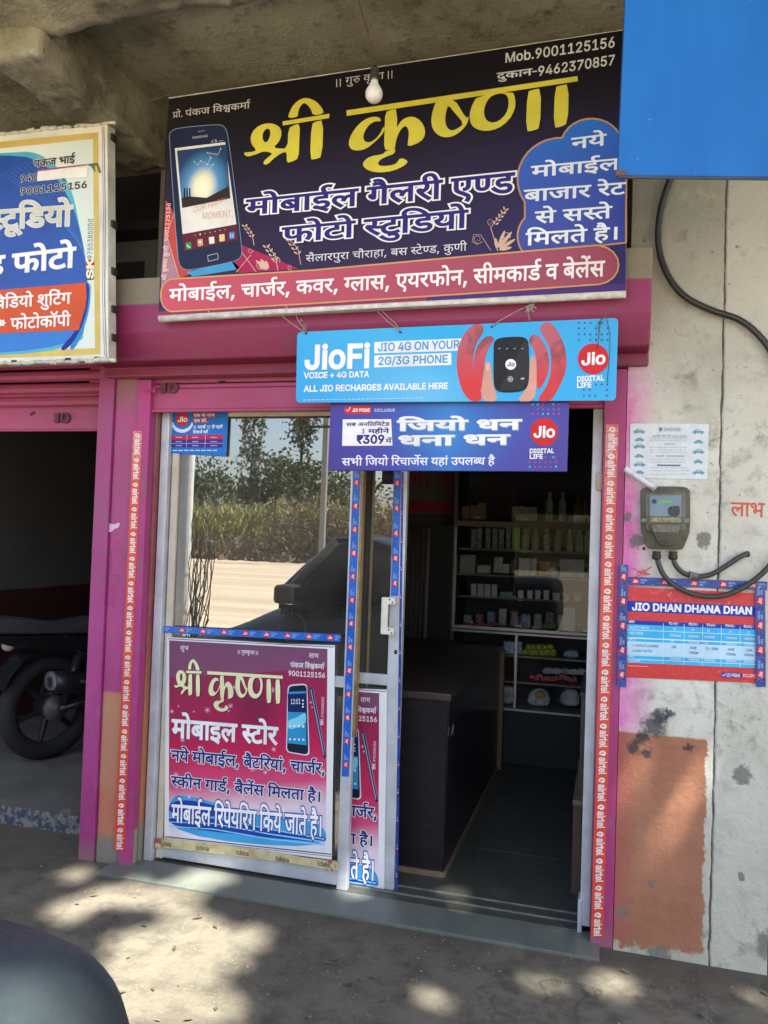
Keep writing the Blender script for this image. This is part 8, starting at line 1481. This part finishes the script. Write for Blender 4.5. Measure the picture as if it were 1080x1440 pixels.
# dark wooden stand at the right edge of the doorway
sd_ = empty('wooden_stand', (-0.06, 0.55, 0.008), 'low dark wooden stand at the right side of the shop floor', 'stand')
x0 = onZ(806, 1267, 0.008); zt = onY(810, 1122, 0.42)[2]
for yy in (0.40, 0.98): MB().box(-0.118, -0.085, yy, yy + 0.035, 0.008, zt - 0.02).build('leg', m_wood((0.07, 0.04, 0.03), (0.12, 0.07, 0.05)), sd_)
MB().box(-0.12, 0.049, 0.39, 1.03, zt - 0.02, zt).build('top', m_wood((0.16, 0.10, 0.06), (0.24, 0.16, 0.10)), sd_)
zu = onY(815, 965, 0.7)[2]
bx_ = empty('wooden_chest', (-0.03, 0.75, zt), 'dark wooden chest standing on the low stand behind the right jamb', 'chest')
MB().box(-0.10, 0.049, 0.45, 0.98, zt + 0.001, zu).build('body', WD, bx_, bevel=0.004); MB().box(-0.105, 0.0495, 0.44, 0.99, zu + 0.0005, zu + 0.02).build('lid', WD, bx_, bevel=0.003)

# ------------------------------------------------------------------ motorcycle parked nose-in in the garage bay
bk = empty('motorcycle', (-3.06, 1.1, 0.082), 'dark parked motorcycle in the garage bay seen from its exhaust side', 'motorcycle')
wc = np.array([-3.10, 0.96, 0.082 + 0.30]); ax = np.array([0.34, 0.94, 0.0]); sd2 = np.array([0.94, -0.34, 0.0]); upz = np.array([0, 0, 1.0])
B = lambda a, s, z: wc + ax * a + sd2 * s + upz * (z - 0.30)      # along, to the right side, height above the floor
RUB = plain((0.016, 0.016, 0.016), 0.75, var=.3, scale=60, bump=0.5); DKM = plain((0.03, 0.03, 0.032), 0.35, metal=0.4); CHR = plain((0.42, 0.42, 0.44), 0.25, metal=0.8); BPL = plain((0.012, 0.012, 0.014), 0.25)
def ringm(c, axis, R, r_, n=36, m=10):
    mb = MB(); t = axis / np.linalg.norm(axis); U = np.cross(t, upz); U /= np.linalg.norm(U); V = np.cross(t, U); vs = []
    for i in range(n):
        a = 2 * math.pi * i / n; dr = U * math.cos(a) + V * math.sin(a)
        for k in range(m): b = 2 * math.pi * k / m; vs.append(c + dr * (R + r_ * math.cos(b)) + t * r_ * 0.95 * math.sin(b))
    return mb.add(vs, [(i * m + k, ((i + 1) % n) * m + k, ((i + 1) % n) * m + (k + 1) % m, i * m + (k + 1) % m) for i in range(n) for k in range(m)])
for along, R in ((0.0, 0.248), (1.28, 0.248)):
    w = ringm(B(along, 0, 0.30), sd2, R, 0.052).build('wheel', RUB, bk, smooth=True)
    mb = MB()
    for k in range(6): an = k * math.pi / 3 + .3; d = ax * math.cos(an) + upz * math.sin(an); mb.tube([B(along, 0, .3) + d * .05, B(along, 0, .3) + d * .2], [0.02, 0.014], 8)
    ringm(B(along, 0, 0.30), sd2, 0.2, 0.012, 30, 6); mb.lathe(B(along, -.06, .3), sd2, [(0.05, 0), (0.07, 0.02), (0.07, 0.1), (0.03, 0.12)], 16); mb.build('rim', DKM, w)
mb = MB()
for s in (-.11, .11): mb.tube([B(0, s, .3), B(.25, s, .33), B(.48, s, .36)], 0.022, 8); mb.tube([B(0.02, s, .32), B(.12, s, .62)], [0.024, 0.03], 10)
mb.tube([B(-.25, 0, .74), B(.2, 0, .70), B(.55, 0, .66), B(.95, 0, .85)], 0.03, 8); mb.tube([B(.5, 0, .65), B(.55, 0, .3), B(.9, 0, .3), B(.97, 0, .8)], 0.025, 8); mb.build('frame', DKM, bk, smooth=True)
mb = MB(); mb.tube([B(-.1, .17, .475), B(.0, .17, .46), B(.3, .165, .40), B(.42, .16, .37)], [0.062, 0.066, 0.06, 0.035], 16); ex = mb.build('exhaust', DKM, bk, smooth=True)
mb = MB(); c_ = B(-.105, .17, .476); mb.lathe(c_ + ax * .01, -ax, [(0.06, 0), (0.058, 0.01), (0.04, 0.012), (0.03, 0.012), (0.028, -0.01)], 18); mb.build('exhaust_tip', CHR, ex)
MB().tube([B(.05, .235, .47), B(.2, .238, .44), B(.34, .225, .40)], [0.008, 0.014, 0.006], 8).build('heat_shield', CHR, ex)
L = [(-.52, .82), (-.40, .845), (-.15, .82), (.06, .775), (.16, .79), (.34, .80), (.36, .74), (.2, .715), (-.1, .735), (-.48, .765)]
g = G('seat_leather'); v = g.voro(160); SEAT = g.out(g.mix(g.step(v, 0.2, 0.45), (0.10, 0.10, 0.095), (0.035, 0.035, 0.035)), 0.6, bump=v, bstr=0.3)
mb = MB(); mb.prism([B(a, -.13, z) for a, z in smooth(L, 1)], sd2 * .26); mb.build('seat', SEAT, bk, bevel=0.03, seg=3)
mb = MB(); mb.prism([B(a, -.12, z) for a, z in smooth([(-.50, .76), (-.1, .73), (.2, .71), (.24, .6), (.05, .6), (-.3, .68)], 1)], sd2 * .24); mb.build('side_cover', BPL, bk, bevel=0.02)
mb = MB(); mb.prism([B(a, -.14, z) for a, z in smooth([(.33, .76), (.42, .86), (.62, .92), (.86, .90), (.92, .8), (.5, .72)], 2)], sd2 * .28); mb.build('fuel_tank', BPL, bk, bevel=0.06, seg=4)
mb = MB(); mb.prism([B(a, -.10, z) for a, z in [(.45, .62), (.85, .62), (.9, .35), (.5, .32)]], sd2 * .2); 
for k in range(5): mb.prism([B(a, -.13, z) for a, z in [(.55, .46 + k * .03), (.8, .46 + k * .03), (.8, .472 + k * .03), (.55, .472 + k * .03)]], sd2 * .26)
mb.build('engine', DKM, bk)
arc = [B(.34 * math.cos(a), 0, .3 + .36 * math.sin(a)) for a in np.linspace(2.75, 0.9, 12)]
mb = MB()
for i in range(11): 
    a, b = arc[i], arc[i + 1]; mb.add([a - sd2 * .075, a + sd2 * .075, b + sd2 * .075, b - sd2 * .075, a - sd2 * .075 + upz * .008, a + sd2 * .075 + upz * .008, b + sd2 * .075 + upz * .008, b - sd2 * .075 + upz * .008], [(0, 1, 2, 3), (4, 7, 6, 5), (0, 3, 7, 4), (1, 5, 6, 2), (0, 4, 5, 1), (2, 6, 7, 3)])
mb.build('mudguard', BPL, bk)
mb = MB(); c_ = onY(12, 907, 0.82); mb.lathe(c_, ax * -0.3 + sd2 * 0.95, [(0.006, -0.045), (0.028, -0.03), (0.038, 0.0), (0.028, 0.03), (0.008, 0.042)], 14); o = mb.build('indicator', plain((0.62, 0.62, 0.62), 0.15), bk, smooth=True); MB().tube([c_, B(-.32, .05, .72)], 0.012, 6).build('indicator_stem', BPL, bk)
hb = B(.93, 0, 1.0)
MB().tube([B(.9, -.36, 1.06), B(.93, -.2, 1.05), hb, B(.93, .2, 1.05), B(.82, .36, 1.04)], 0.013, 8).build('handlebar', CHR, bk, smooth=True)
for s in (-.1, .1): MB().tube([B(1.28, s, .3), B(1.0, s, .95)], [0.028, 0.022], 10).build('fork', CHR, bk, smooth=True)
mb = MB(); mb.tube([B(.93, .13, 1.02), B(.86, .2, 1.0), B(.75, .26, .985)], [0.02, 0.028, 0.012], 8); mb.build('lever', plain((0.5, 0.52, 0.54), 0.3, metal=.4), bk)
mb = MB(); mb.lathe(B(1.02, 0, .92), ax, [(0.06, 0), (0.1, .06), (0.1, .12), (0.085, .13)], 18); mb.build('headlamp', CHR, bk)
for s in (-.32, .32): mb = MB(); mb.tube([B(.9, s, 1.06), B(.92, s * 1.1, 1.24)], 0.006, 6); mb.lathe(B(.91, s * 1.15, 1.27), -ax, [(0.02, -.02), (0.05, -.01), (0.055, .0), (0.05, .006)], 14); mb.build('mirror', BPL, bk)
MB().tube([B(.36, .22, .33), B(.44, .24, .30)], 0.016, 8).build('foot_peg', plain((0.2, 0.2, 0.2), 0.5), bk)
MB().lathe(B(0, .06, .3), sd2, [(0.075, 0), (0.075, .02), (0.05, .035), (0.02, .05)], 18).build('brake_drum', plain((0.14, 0.13, 0.12), 0.45, metal=.5), bk)
# ------------------------------------------------------------------ dark car parked beside the viewer
car = empty('parked_car', (-2.1, -2.9, 0.0), 'dark blue-grey car parked before the shop, its rounded boot at the lower left corner', 'car')
g = G('dusty_car_paint'); n = g.noise(3, 5); n2 = g.noise(120, 3); PAINT = g.out(g.mix(g.step(n, 0.3, 0.7), (0.025, 0.036, 0.041), (0.045, 0.058, 0.062)), g.step(n2, 0.3, 0.7, 0.38, 0.6), bump=n2, bstr=0.03)
yc = -2.70; CX = -0.11
def loft(st, m, name, par, k=16, ex=3.2, cap=True):
    mb = MB(); n = k
    for x, z0, z1, hw in st:
        x += CX
        for i in range(n):
            a = 2 * math.pi * i / n; c_, s_ = math.cos(a), math.sin(a)
            mb.v.append((x, yc + hw * math.copysign(abs(c_) ** (2 / ex), c_), (z0 + z1) / 2 + (z1 - z0) / 2 * math.copysign(abs(s_) ** (2 / ex), s_)))
    for j in range(len(st) - 1):
        for i in range(n): mb.f.append((j * n + i, j * n + (i + 1) % n, (j + 1) * n + (i + 1) % n, (j + 1) * n + i)); mb.mi.append(0)
    mb.f.append(tuple(range(n))); mb.mi.append(0); mb.f.append(tuple(range((len(st) - 1) * n, len(st) * n))); mb.mi.append(0)
    return mb.build(name, m, par, smooth=True, sub=2)
loft([(-0.44, 0.52, 0.72, 0.50), (-0.45, 0.42, 0.90, 0.62), (-0.49, 0.33, 0.985, 0.71), (-0.62, 0.27, 1.0, 0.755), (-1.0, 0.25, 0.985, 0.77), (-1.6, 0.24, 0.955, 0.775), (-2.2, 0.24, 0.93, 0.775), (-2.42, 0.25, 0.80, 0.77), (-2.7, 0.27, 0.68, 0.74), (-3.0, 0.30, 0.60, 0.66), (-3.1, 0.36, 0.54, 0.5)], PAINT, 'body', car)
GL2 = plain((0.012, 0.013, 0.015), 0.08, var=0.05)
loft([(-1.05, 0.90, 0.96, 0.60), (-1.25, 0.90, 1.20, 0.62), (-1.5, 0.9, 1.38, 0.60), (-1.8, 0.9, 1.40, 0.60), (-1.98, 0.9, 1.28, 0.63), (-2.12, 0.9, 1.10, 0.66), (-2.26, 0.9, 0.95, 0.66)], GL2, 'cabin_glass', car, ex=4)
loft([(-1.38, 1.30, 1.372, 0.54), (-1.5, 1.37, 1.418, 0.57), (-1.75, 1.385, 1.425, 0.57), (-1.86, 1.35, 1.402, 0.56)], PAINT, 'roof', car, ex=4)
TAN = plain((0.30, 0.26, 0.19), 0.6)
for s in (-1, 1): MB().tube([(-2.24, yc + s * .655, .95), (-2.06, yc + s * .645, 1.16), (-1.86, yc + s * .575, 1.385)], [0.035, 0.03, 0.028], 8).build('windscreen_pillar', TAN, car, smooth=True)
for s in (-1, 1):
    mb = MB(); mb.box(-2.17, -2.02, yc + s * .87 - .09, yc + s * .87 + .09, .955, 1.08); q = mb.build('side_mirror', TAN, car, bevel=0.03, seg=3)
    MB().box(-2.019, -2.012, yc + s * .87 - .07, yc + s * .87 + .07, .97, 1.065).build('mirror_glass', GL2, q)
mb = MB(); mb.box(-2.2, -1.5, yc + .755, yc + .775, .905, .935)
for k in range(22): x = -2.18 + k * .03; mb.box(x, x + .012, yc + .765, yc + .78, .865, .905)
mb.build('ribbed_trim', plain((0.05, 0.06, 0.062), 0.5), car)
ringm(np.array([-2.10, yc + .765, .78]), np.array([0, 1.0, 0]), 0.098, 0.009, 36, 8).build('ring_badge', plain((0.22, 0.25, 0.26), 0.4, metal=.3), car, smooth=True)
for x in (-0.98, -2.62):
    for s in (-1, 1):
        w = ringm(np.array([x, yc + s * .68, .29]), np.array([0, 1.0, 0]), 0.21, 0.085, 32, 10).build('wheel', RUB, car, smooth=True)
        mb = MB(); mb.lathe((x, yc + s * .66, .29), (0, s, 0), [(0.17, 0), (0.17, 0.07), (0.14, 0.075), (0.05, 0.09)], 20); mb.build('rim', plain((0.3, 0.3, 0.31), 0.35, metal=.6), w)
MB().box(-3.07, -2.99, yc - .6, yc - .36, .46, .56).build('headlight', CHR, car, bevel=0.01); MB().box(-3.07, -2.99, yc + .36, yc + .6, .46, .56).build('headlight', CHR, car, bevel=0.01)

# ------------------------------------------------------------------ what the door glass mirrors: post, road side, crops, trees, pole
pst = empty('white_post', (-5.2, -5.8, 0.0), 'whitewashed round roadside post, seen mirrored at the left of the front glass door', 'post')
g = G('whitewash'); n = g.noise(9, 6); MB().tube([(-5.2, -5.8, -.05), (-5.2, -5.8, 3.4)], .115, 20).build('shaft', g.out(g.mix(g.step(n, 0.35, 0.7), (0.62, 0.64, 0.62), (0.76, 0.78, 0.77)), 0.8, bump=n, bstr=0.2), pst)
MB().box(-5.37, -5.03, -5.97, -5.63, -0.02, 0.09).build('base', CONC, pst, bevel=0.01)
def leafmesh(name, P, size, m, par=None, rs=None, aspect=0.55, droop=0.0, smoothn=False):
    """many small leaf faces at the points P"""
    rs = rs or np.random.RandomState(1); n = len(P); P = np.asarray(P, float)
    a = rs.normal(size=(n, 3)); a[:, 2] -= droop; a /= np.linalg.norm(a, axis=1, keepdims=True)
    b = rs.normal(size=(n, 3)); b -= a * (a * b).sum(1, keepdims=True); b /= np.linalg.norm(b, axis=1, keepdims=True)
    s = (size * rs.uniform(0.6, 1.4, n))[:, None] if np.isscalar(size) else (size * rs.uniform(0.7, 1.3, n))[:, None]
    A, Bv = a * s * 0.5, b * s * 0.5 * aspect
    V = np.stack([P - A, P + Bv - A * 0.1, P + A, P - Bv - A * 0.1], 1).reshape(-1, 3)
    me = bpy.data.meshes.new(name); me.from_pydata(V.tolist(), [], np.arange(4 * n).reshape(-1, 4).tolist())
    return link_mesh(name, me, m, par)
def m_leaf(c1, c2, trans=0.25):
    g = G('leaf'); r_ = g.n('ShaderNodeObjectInfo'); geo = g.n('ShaderNodeNewGeometry')
    c = g.mix(geo.outputs['Random Per Island'], c1, c2)
    tl = g.n('ShaderNodeBsdfTranslucent'); g.t.links.new(c, tl.inputs[0]); mx = g.n('ShaderNodeMixShader'); mx.inputs[0].default_value = trans
    g.put(g.b.inputs['Base Color'], c); g.b.inputs['Roughness'].default_value = 0.55
    g.t.links.new(g.b.outputs[0], mx.inputs[1]); g.t.links.new(tl.outputs[0], mx.inputs[2]); g.t.links.new(mx.outputs[0], g.t.nodes['Material Output'].inputs[0]); return g.m
LEAF = m_leaf((0.035, 0.055, 0.018), (0.085, 0.105, 0.035)); LEAF2 = m_leaf((0.06, 0.075, 0.03), (0.11, 0.12, 0.055)); BARK = plain((0.10, 0.08, 0.06), 0.9, var=.4, bump=.5)
DRY = m_leaf((0.11, 0.075, 0.045), (0.19, 0.135, 0.08), 0.1); CROP = m_leaf((0.16, 0.18, 0.045), (0.36, 0.32, 0.11), 0.3)
def limbs(mb, base, top, r0, rs, n, spread, crown, clear=None):
    """trunk with limbs reaching into the crown; returns limb ends"""
    base, top = np.array(base, float), np.array(top, float); ends = []
    mid = base + (top - base) * .5 + rs.normal(0, .12, 3) * [1, 1, 0]
    mb.tube(spline([base, mid, top], 4), list(np.linspace(r0, r0 * .55, 9)), 9)
    for k in range(n):
        s = rs.uniform(.55, 1.0); p = base + (top - base) * s; e = np.array(crown[0]) + rs.uniform(-1, 1, 3) * np.array(crown[1]) * spread
        m_ = (p + e) / 2 + rs.normal(0, .15, 3); m_[2] += .2
        if clear is not None and any(clear(q) for q in spline([p, m_, e], 12)): continue
        mb.tube(spline([p, m_, e], 4), list(np.linspace(r0 * .4, r0 * .08, 9)), 6); ends.append(e)
    return ends
def tree(label, x, y, h, cz, rad, n, size, leafm, seed, group, r0=.2, clumps=26):
    rs = np.random.RandomState(seed); t = empty('tree', (x, y, 0), label, 'tree', group)
    mb = MB(); crown = ((x, y, cz), rad); ends = limbs(mb, (x, y, -.1), (x + rs.normal(0, .3), y, cz), r0, rs, 9, .7, crown); mb.build('trunk', BARK, t, smooth=True)
    C = np.array([x, y, cz]) + rs.normal(0, .55, (clumps, 3)) * rad; C[:, 2] = np.minimum(C[:, 2], h - .3)
    P = C[rs.randint(0, clumps, n)] + rs.normal(0, .22, (n, 3)) * rad
    leafmesh('crown', P, size, leafm, t, rs); return t
tg = 'trees beyond the field seen in the glass'
for lab, x, y, h, cz, rad, n, s, m, sd_n in (
        ('broad dark green tree beyond the field, mirrored in the middle of the front glass door', -34.5, -76, 10.5, 6.0, (4.4, 4, 3.2), 3600, .55, LEAF, 2),
        ('second broad dark tree right of the first one beyond the field', -28, -74, 8.5, 5.0, (3.8, 4, 2.6), 2800, .5, LEAF, 3),
        ('tall slim grey-green tree rising above the dark trees beyond the field', -33.5, -80, 20, 13.0, (1.7, 2, 5.0), 1300, .5, LEAF2, 4),
        ('tall slim tree at the left of the dark trees beyond the field', -39.5, -80, 18, 11.5, (1.3, 1.4, 5.0), 1300, .5, LEAF2, 5),
        ('low rounded tree at the far left of the mirrored field', -49, -85, 11, 6.2, (4.5, 4, 3.2), 2400, .55, LEAF, 6),
        ('small bushy tree at the right end of the mirrored field', -17, -78, 10, 5.6, (4, 4, 3.0), 2200, .5, LEAF2, 7)):
    tree(lab, x, y, h, cz, rad, n, s, m, sd_n, tg)
rs = np.random.RandomState(11)
P = np.stack([rs.uniform(-120, 60, 7000), rs.uniform(-125, -105, 7000), np.abs(rs.normal(0, 2.2, 7000))], 1); P[:, 2] *= 0.8 + 0.7 * np.sin(P[:, 0] * .13) ** 2
tag(leafmesh('distant_trees', P, 1.1, LEAF, None, rs), kind='stuff')
# standing crop
n = 26000; x = rs.uniform(-48, 6, n); y = -36 - 26 * rs.uniform(0, 1, n) ** 1.6; hgt = rs.uniform(2.9, 4.3, n) * (0.92 + .1 * np.sin(x * .7))
z0 = rs.uniform(0.0, .75, n) * hgt; ang = rs.uniform(0, 6.283, n); ln = rs.uniform(.5, .95, n); w = rs.uniform(.045, .09, n)
d = np.stack([np.cos(ang), np.sin(ang)], 1); q = np.stack([-d[:, 1], d[:, 0]], 1)
def pt(k, zz, s): return np.concatenate([np.stack([x, y], 1) + d * (ln * k)[:, None] * .5 + q * (w * s)[:, None], (z0 + zz)[:, None]], 1)
V = np.stack([pt(0, 0, -1), pt(0, 0, 1), pt(.6, ln * .6, .8), pt(.6, ln * .6, -.8), pt(1.25, ln * .62, .1), pt(1.25, ln * .62, -.1)], 1).reshape(-1, 3)
F = (np.arange(n)[:, None] * 6)[:, :, None] + np.array([[0, 1, 2, 3], [3, 2, 4, 5]])[None]
me = bpy.data.meshes.new('crop'); me.from_pydata(V.tolist(), [], F.reshape(-1, 4).tolist()); tag(link_mesh('standing_crop', me, CROP), kind='stuff')
mb = MB(); 
# dry brush bank along the field
n = 9000; x = np.where(rs.uniform(0, 1, n) < .55, rs.normal(-12.5, 3.2, n), rs.uniform(-40, 2, n)); y = rs.uniform(-35.5, -32.5, n); hm = np.where(np.abs(x + 12) < 5, 3.6, 1.3)
z = rs.uniform(0, 1, n) ** 1.3 * hm * rs.uniform(.5, 1, n)
tag(leafmesh('dry_brush', np.stack([x, y, z], 1), .75, DRY, None, rs, aspect=.06), kind='stuff')
P = np.stack([rs.uniform(-40, 5, 1400), rs.uniform(-33, -30.5, 1400), rs.uniform(0, .12, 1400)], 1); tag(leafmesh('clods', P, .4, plain((0.16, 0.11, 0.07), 0.9), None, rs, aspect=.9), kind='stuff')
mb = MB(); rs2 = np.random.RandomState(5)
for k in range(22):
    a = np.array([-4.93 + rs2.normal(0, .05), -5.75 + rs2.normal(0, .05), 0.0]); pts = [a]
    for j in range(6): a = a + np.array([rs2.normal(.01, .05), rs2.normal(0, .05), rs2.uniform(.15, .36)]); pts.append(a.copy())
    mb.tube(pts, [.009, .008, .007, .006, .005, .004, .002], 4)
o = mb.build('dry_creeper', plain((0.05, 0.042, 0.03), 0.9), None); tag(o, 'dry dark creeper standing next to the whitewashed post', 'plant')
# utility pole
up_ = empty('utility_pole', (-12.6, -31, 0), 'concrete utility pole with cross-arms by the field, mirrored near the right of the glass', 'utility pole')
PC = plain((0.30, 0.29, 0.27), 0.85)
mb = MB(); mb.prism([(-12.72, -31.1, -.2), (-12.48, -31.1, -.2), (-12.48, -30.9, -.2), (-12.72, -30.9, -.2)], (0.0, 0, 8.2)); mb.build('shaft', PC, up_)
mb = MB()
for z, w_ in ((6.9, 1.1), (6.2, .8)): mb.box(-12.6 - w_, -12.6 + w_, -30.9, -30.82, z, z + .1)
mb.build('cross_arm', DKM, up_)
mb = MB()
for x_, z_ in ((-13.6, 7.0), (-12.6, 8.0), (-11.6, 7.0), (-13.3, 6.3), (-11.9, 6.3)): mb.lathe((x_, -30.86, z_), (0, 0, 1), [(.03, 0), (.07, .03), (.04, .08), (.07, .12), (.04, .18)], 10)
mb.build('insulator', plain((0.4, 0.38, 0.36), .3), up_)
mb = MB()
for x_, z_ in ((-13.6, 7.2), (-12.6, 8.2), (-11.6, 7.2)): mb.tube([(x_ - 40, -38, z_ + .2), (x_ - 20, -34.5, z_ - .5), (x_, -30.86, z_), (x_ + 20, -27, z_ - .5), (x_ + 40, -23, z_ + .2)], .012, 5)
mb.build('line_wire', DKM, up_)

# ------------------------------------------------------------------ the shade tree over the forecourt: gaps in its crown let the sun through in patches
sz = np.array(SUN)
def gz(px, py, r_): p = onZ(px, py, 0.005); return (p[0], p[1], 0.0, r_)
GAPS = [gz(*a) for a in ((170, 1255, .085), (232, 1263, .085), (290, 1236, .075), (205, 1328, .105), (305, 1336, .12), (98, 1276, .06), (140, 1262, .05), (178, 1363, .08), (275, 1386, .06), (165, 1432, .085), (262, 1432, .07), (108, 1228, .045), (275, 1290, .05), (345, 1310, .05), (320, 1425, .05), (500, 1252, .03),
        (640, 1252, .012), (700, 1256, .0), (648, 1272, .0), (775, 1313, .0), (770, 1380, .02), (860, 1380, .03), (605, 1400, .015), (1065, 1410, .015), (40, 1370, .0))]
for px, py, r_ in ((60, 1350, .035), (95, 1400, .05), (30, 1420, .045)):
    p = onZ(px, py, 0.98); k = p[2] / sz[2]; GAPS.append((p[0] - sz[0] * k, p[1] - sz[1] * k, 0.0, r_))
for px, py, r_ in ((978, 1085, -.006), (945, 1170, -.006), (912, 1245, -.01), (912, 1060, -.012), (885, 1130, -.012)):
    p = onY(px, py, 0.0); k = p[2] / sz[2]; GAPS.append((p[0] - sz[0] * k, p[1] - sz[1] * k, 0.0, r_))
nl = 40000; C0 = np.array([-0.9, -1.3, 0.0]) + sz * 11.0; rs = np.random.RandomState(31)
cl_ = C0 + rs.normal(0, 1, (90, 3)) * np.array([2.0, 1.55, .75]); P = cl_[rs.randint(0, 90, nl)] + rs.normal(0, 1, (nl, 3)) * np.array([.62, .62, .45])
PU = C0 + rs.uniform(-1, 1, (15000, 3)) * np.array([3.9, 3.0, 1.0]); P = np.vstack([P, PU]); P = P[P[:, 2] > 7.4]
gp = P - sz * (P[:, 2] / sz[2])[:, None]; keep = np.ones(len(P), bool)
for x_, y_, _, r_ in GAPS: keep &= ((gp[:, 0] - x_) ** 2 + ((gp[:, 1] - y_) * 0.9) ** 2) > (r_ * 1.08 + .055) ** 2
keep &= ~((gp[:, 1] < -4.1 + .3 * np.sin(gp[:, 0] * 2)))
st_ = empty('shade_tree', (5.6, -8.6, 0), 'large leafy tree shading the forecourt from behind the viewer', 'tree')
mb = MB(); limbs(mb, (5.6, -8.6, -.2), (4.4, -7.0, 8.0), .36, rs, 60, .75, (C0, (3.0, 2.4, .5)), lambda q: any((q[0] - sz[0] * q[2] / sz[2] - x_) ** 2 + (q[1] - sz[1] * q[2] / sz[2] - y_) ** 2 < (r_ * 1.08 + .15) ** 2 for x_, y_, _, r_ in GAPS)); mb.build('trunk', BARK, st_, smooth=True)
leafmesh('crown', P[keep], .17, LEAF, st_, rs, aspect=.62)
# litter on the ground
n = 260; x = rs.uniform(-3.2, 1.6, n); y = rs.uniform(-1.6, -0.12, n); P = np.stack([x, y, rs.uniform(.003, .006, n)], 1)
V = []; F = []
for (x_, y_, z_) in P:
    a = rs.uniform(0, 6.28); l = rs.uniform(.006, .022); c_, s_ = math.cos(a) * l, math.sin(a) * l; k = len(V)
    V += [(x_ - c_, y_ - s_, z_), (x_ + s_ * .4, y_ - c_ * .4, z_ + .003), (x_ + c_, y_ + s_, z_), (x_ - s_ * .4, y_ + c_ * .4, z_ + .002)]; F.append((k, k + 1, k + 2, k + 3))
me = bpy.data.meshes.new('litter'); me.from_pydata(V, [], F); tag(link_mesh('leaf_litter', me, m_leaf((0.05, 0.04, 0.025), (0.16, 0.12, 0.07), 0)), kind='stuff')

n = 900; V = []; F = []; rs = np.random.RandomState(77)
for k in range(n):
    x_, y_ = rs.uniform(-3.4, 1.7), -0.11 - abs(rs.normal(0, .55)); l = rs.uniform(.0015, .006); h_ = len(V); q = rs.uniform(.6, 1.3, 6) * l
    V += [(x_ + q[0], y_, l * .3), (x_, y_ + q[1], l * .3), (x_ - q[2], y_, l * .3), (x_, y_ - q[3], l * .3), (x_, y_, l * .3 + q[4] * .8), (x_, y_, -.001)]
    F += [(h_, h_ + 1, h_ + 4), (h_ + 1, h_ + 2, h_ + 4), (h_ + 2, h_ + 3, h_ + 4), (h_ + 3, h_, h_ + 4), (h_ + 1, h_, h_ + 5), (h_ + 2, h_ + 1, h_ + 5), (h_ + 3, h_ + 2, h_ + 5), (h_, h_ + 3, h_ + 5)]
me = bpy.data.meshes.new('grit'); me.from_pydata(V, [], F); tag(link_mesh('grit', me, plain((0.20, 0.17, 0.125), 0.9, var=.5, scale=9)), kind='stuff')
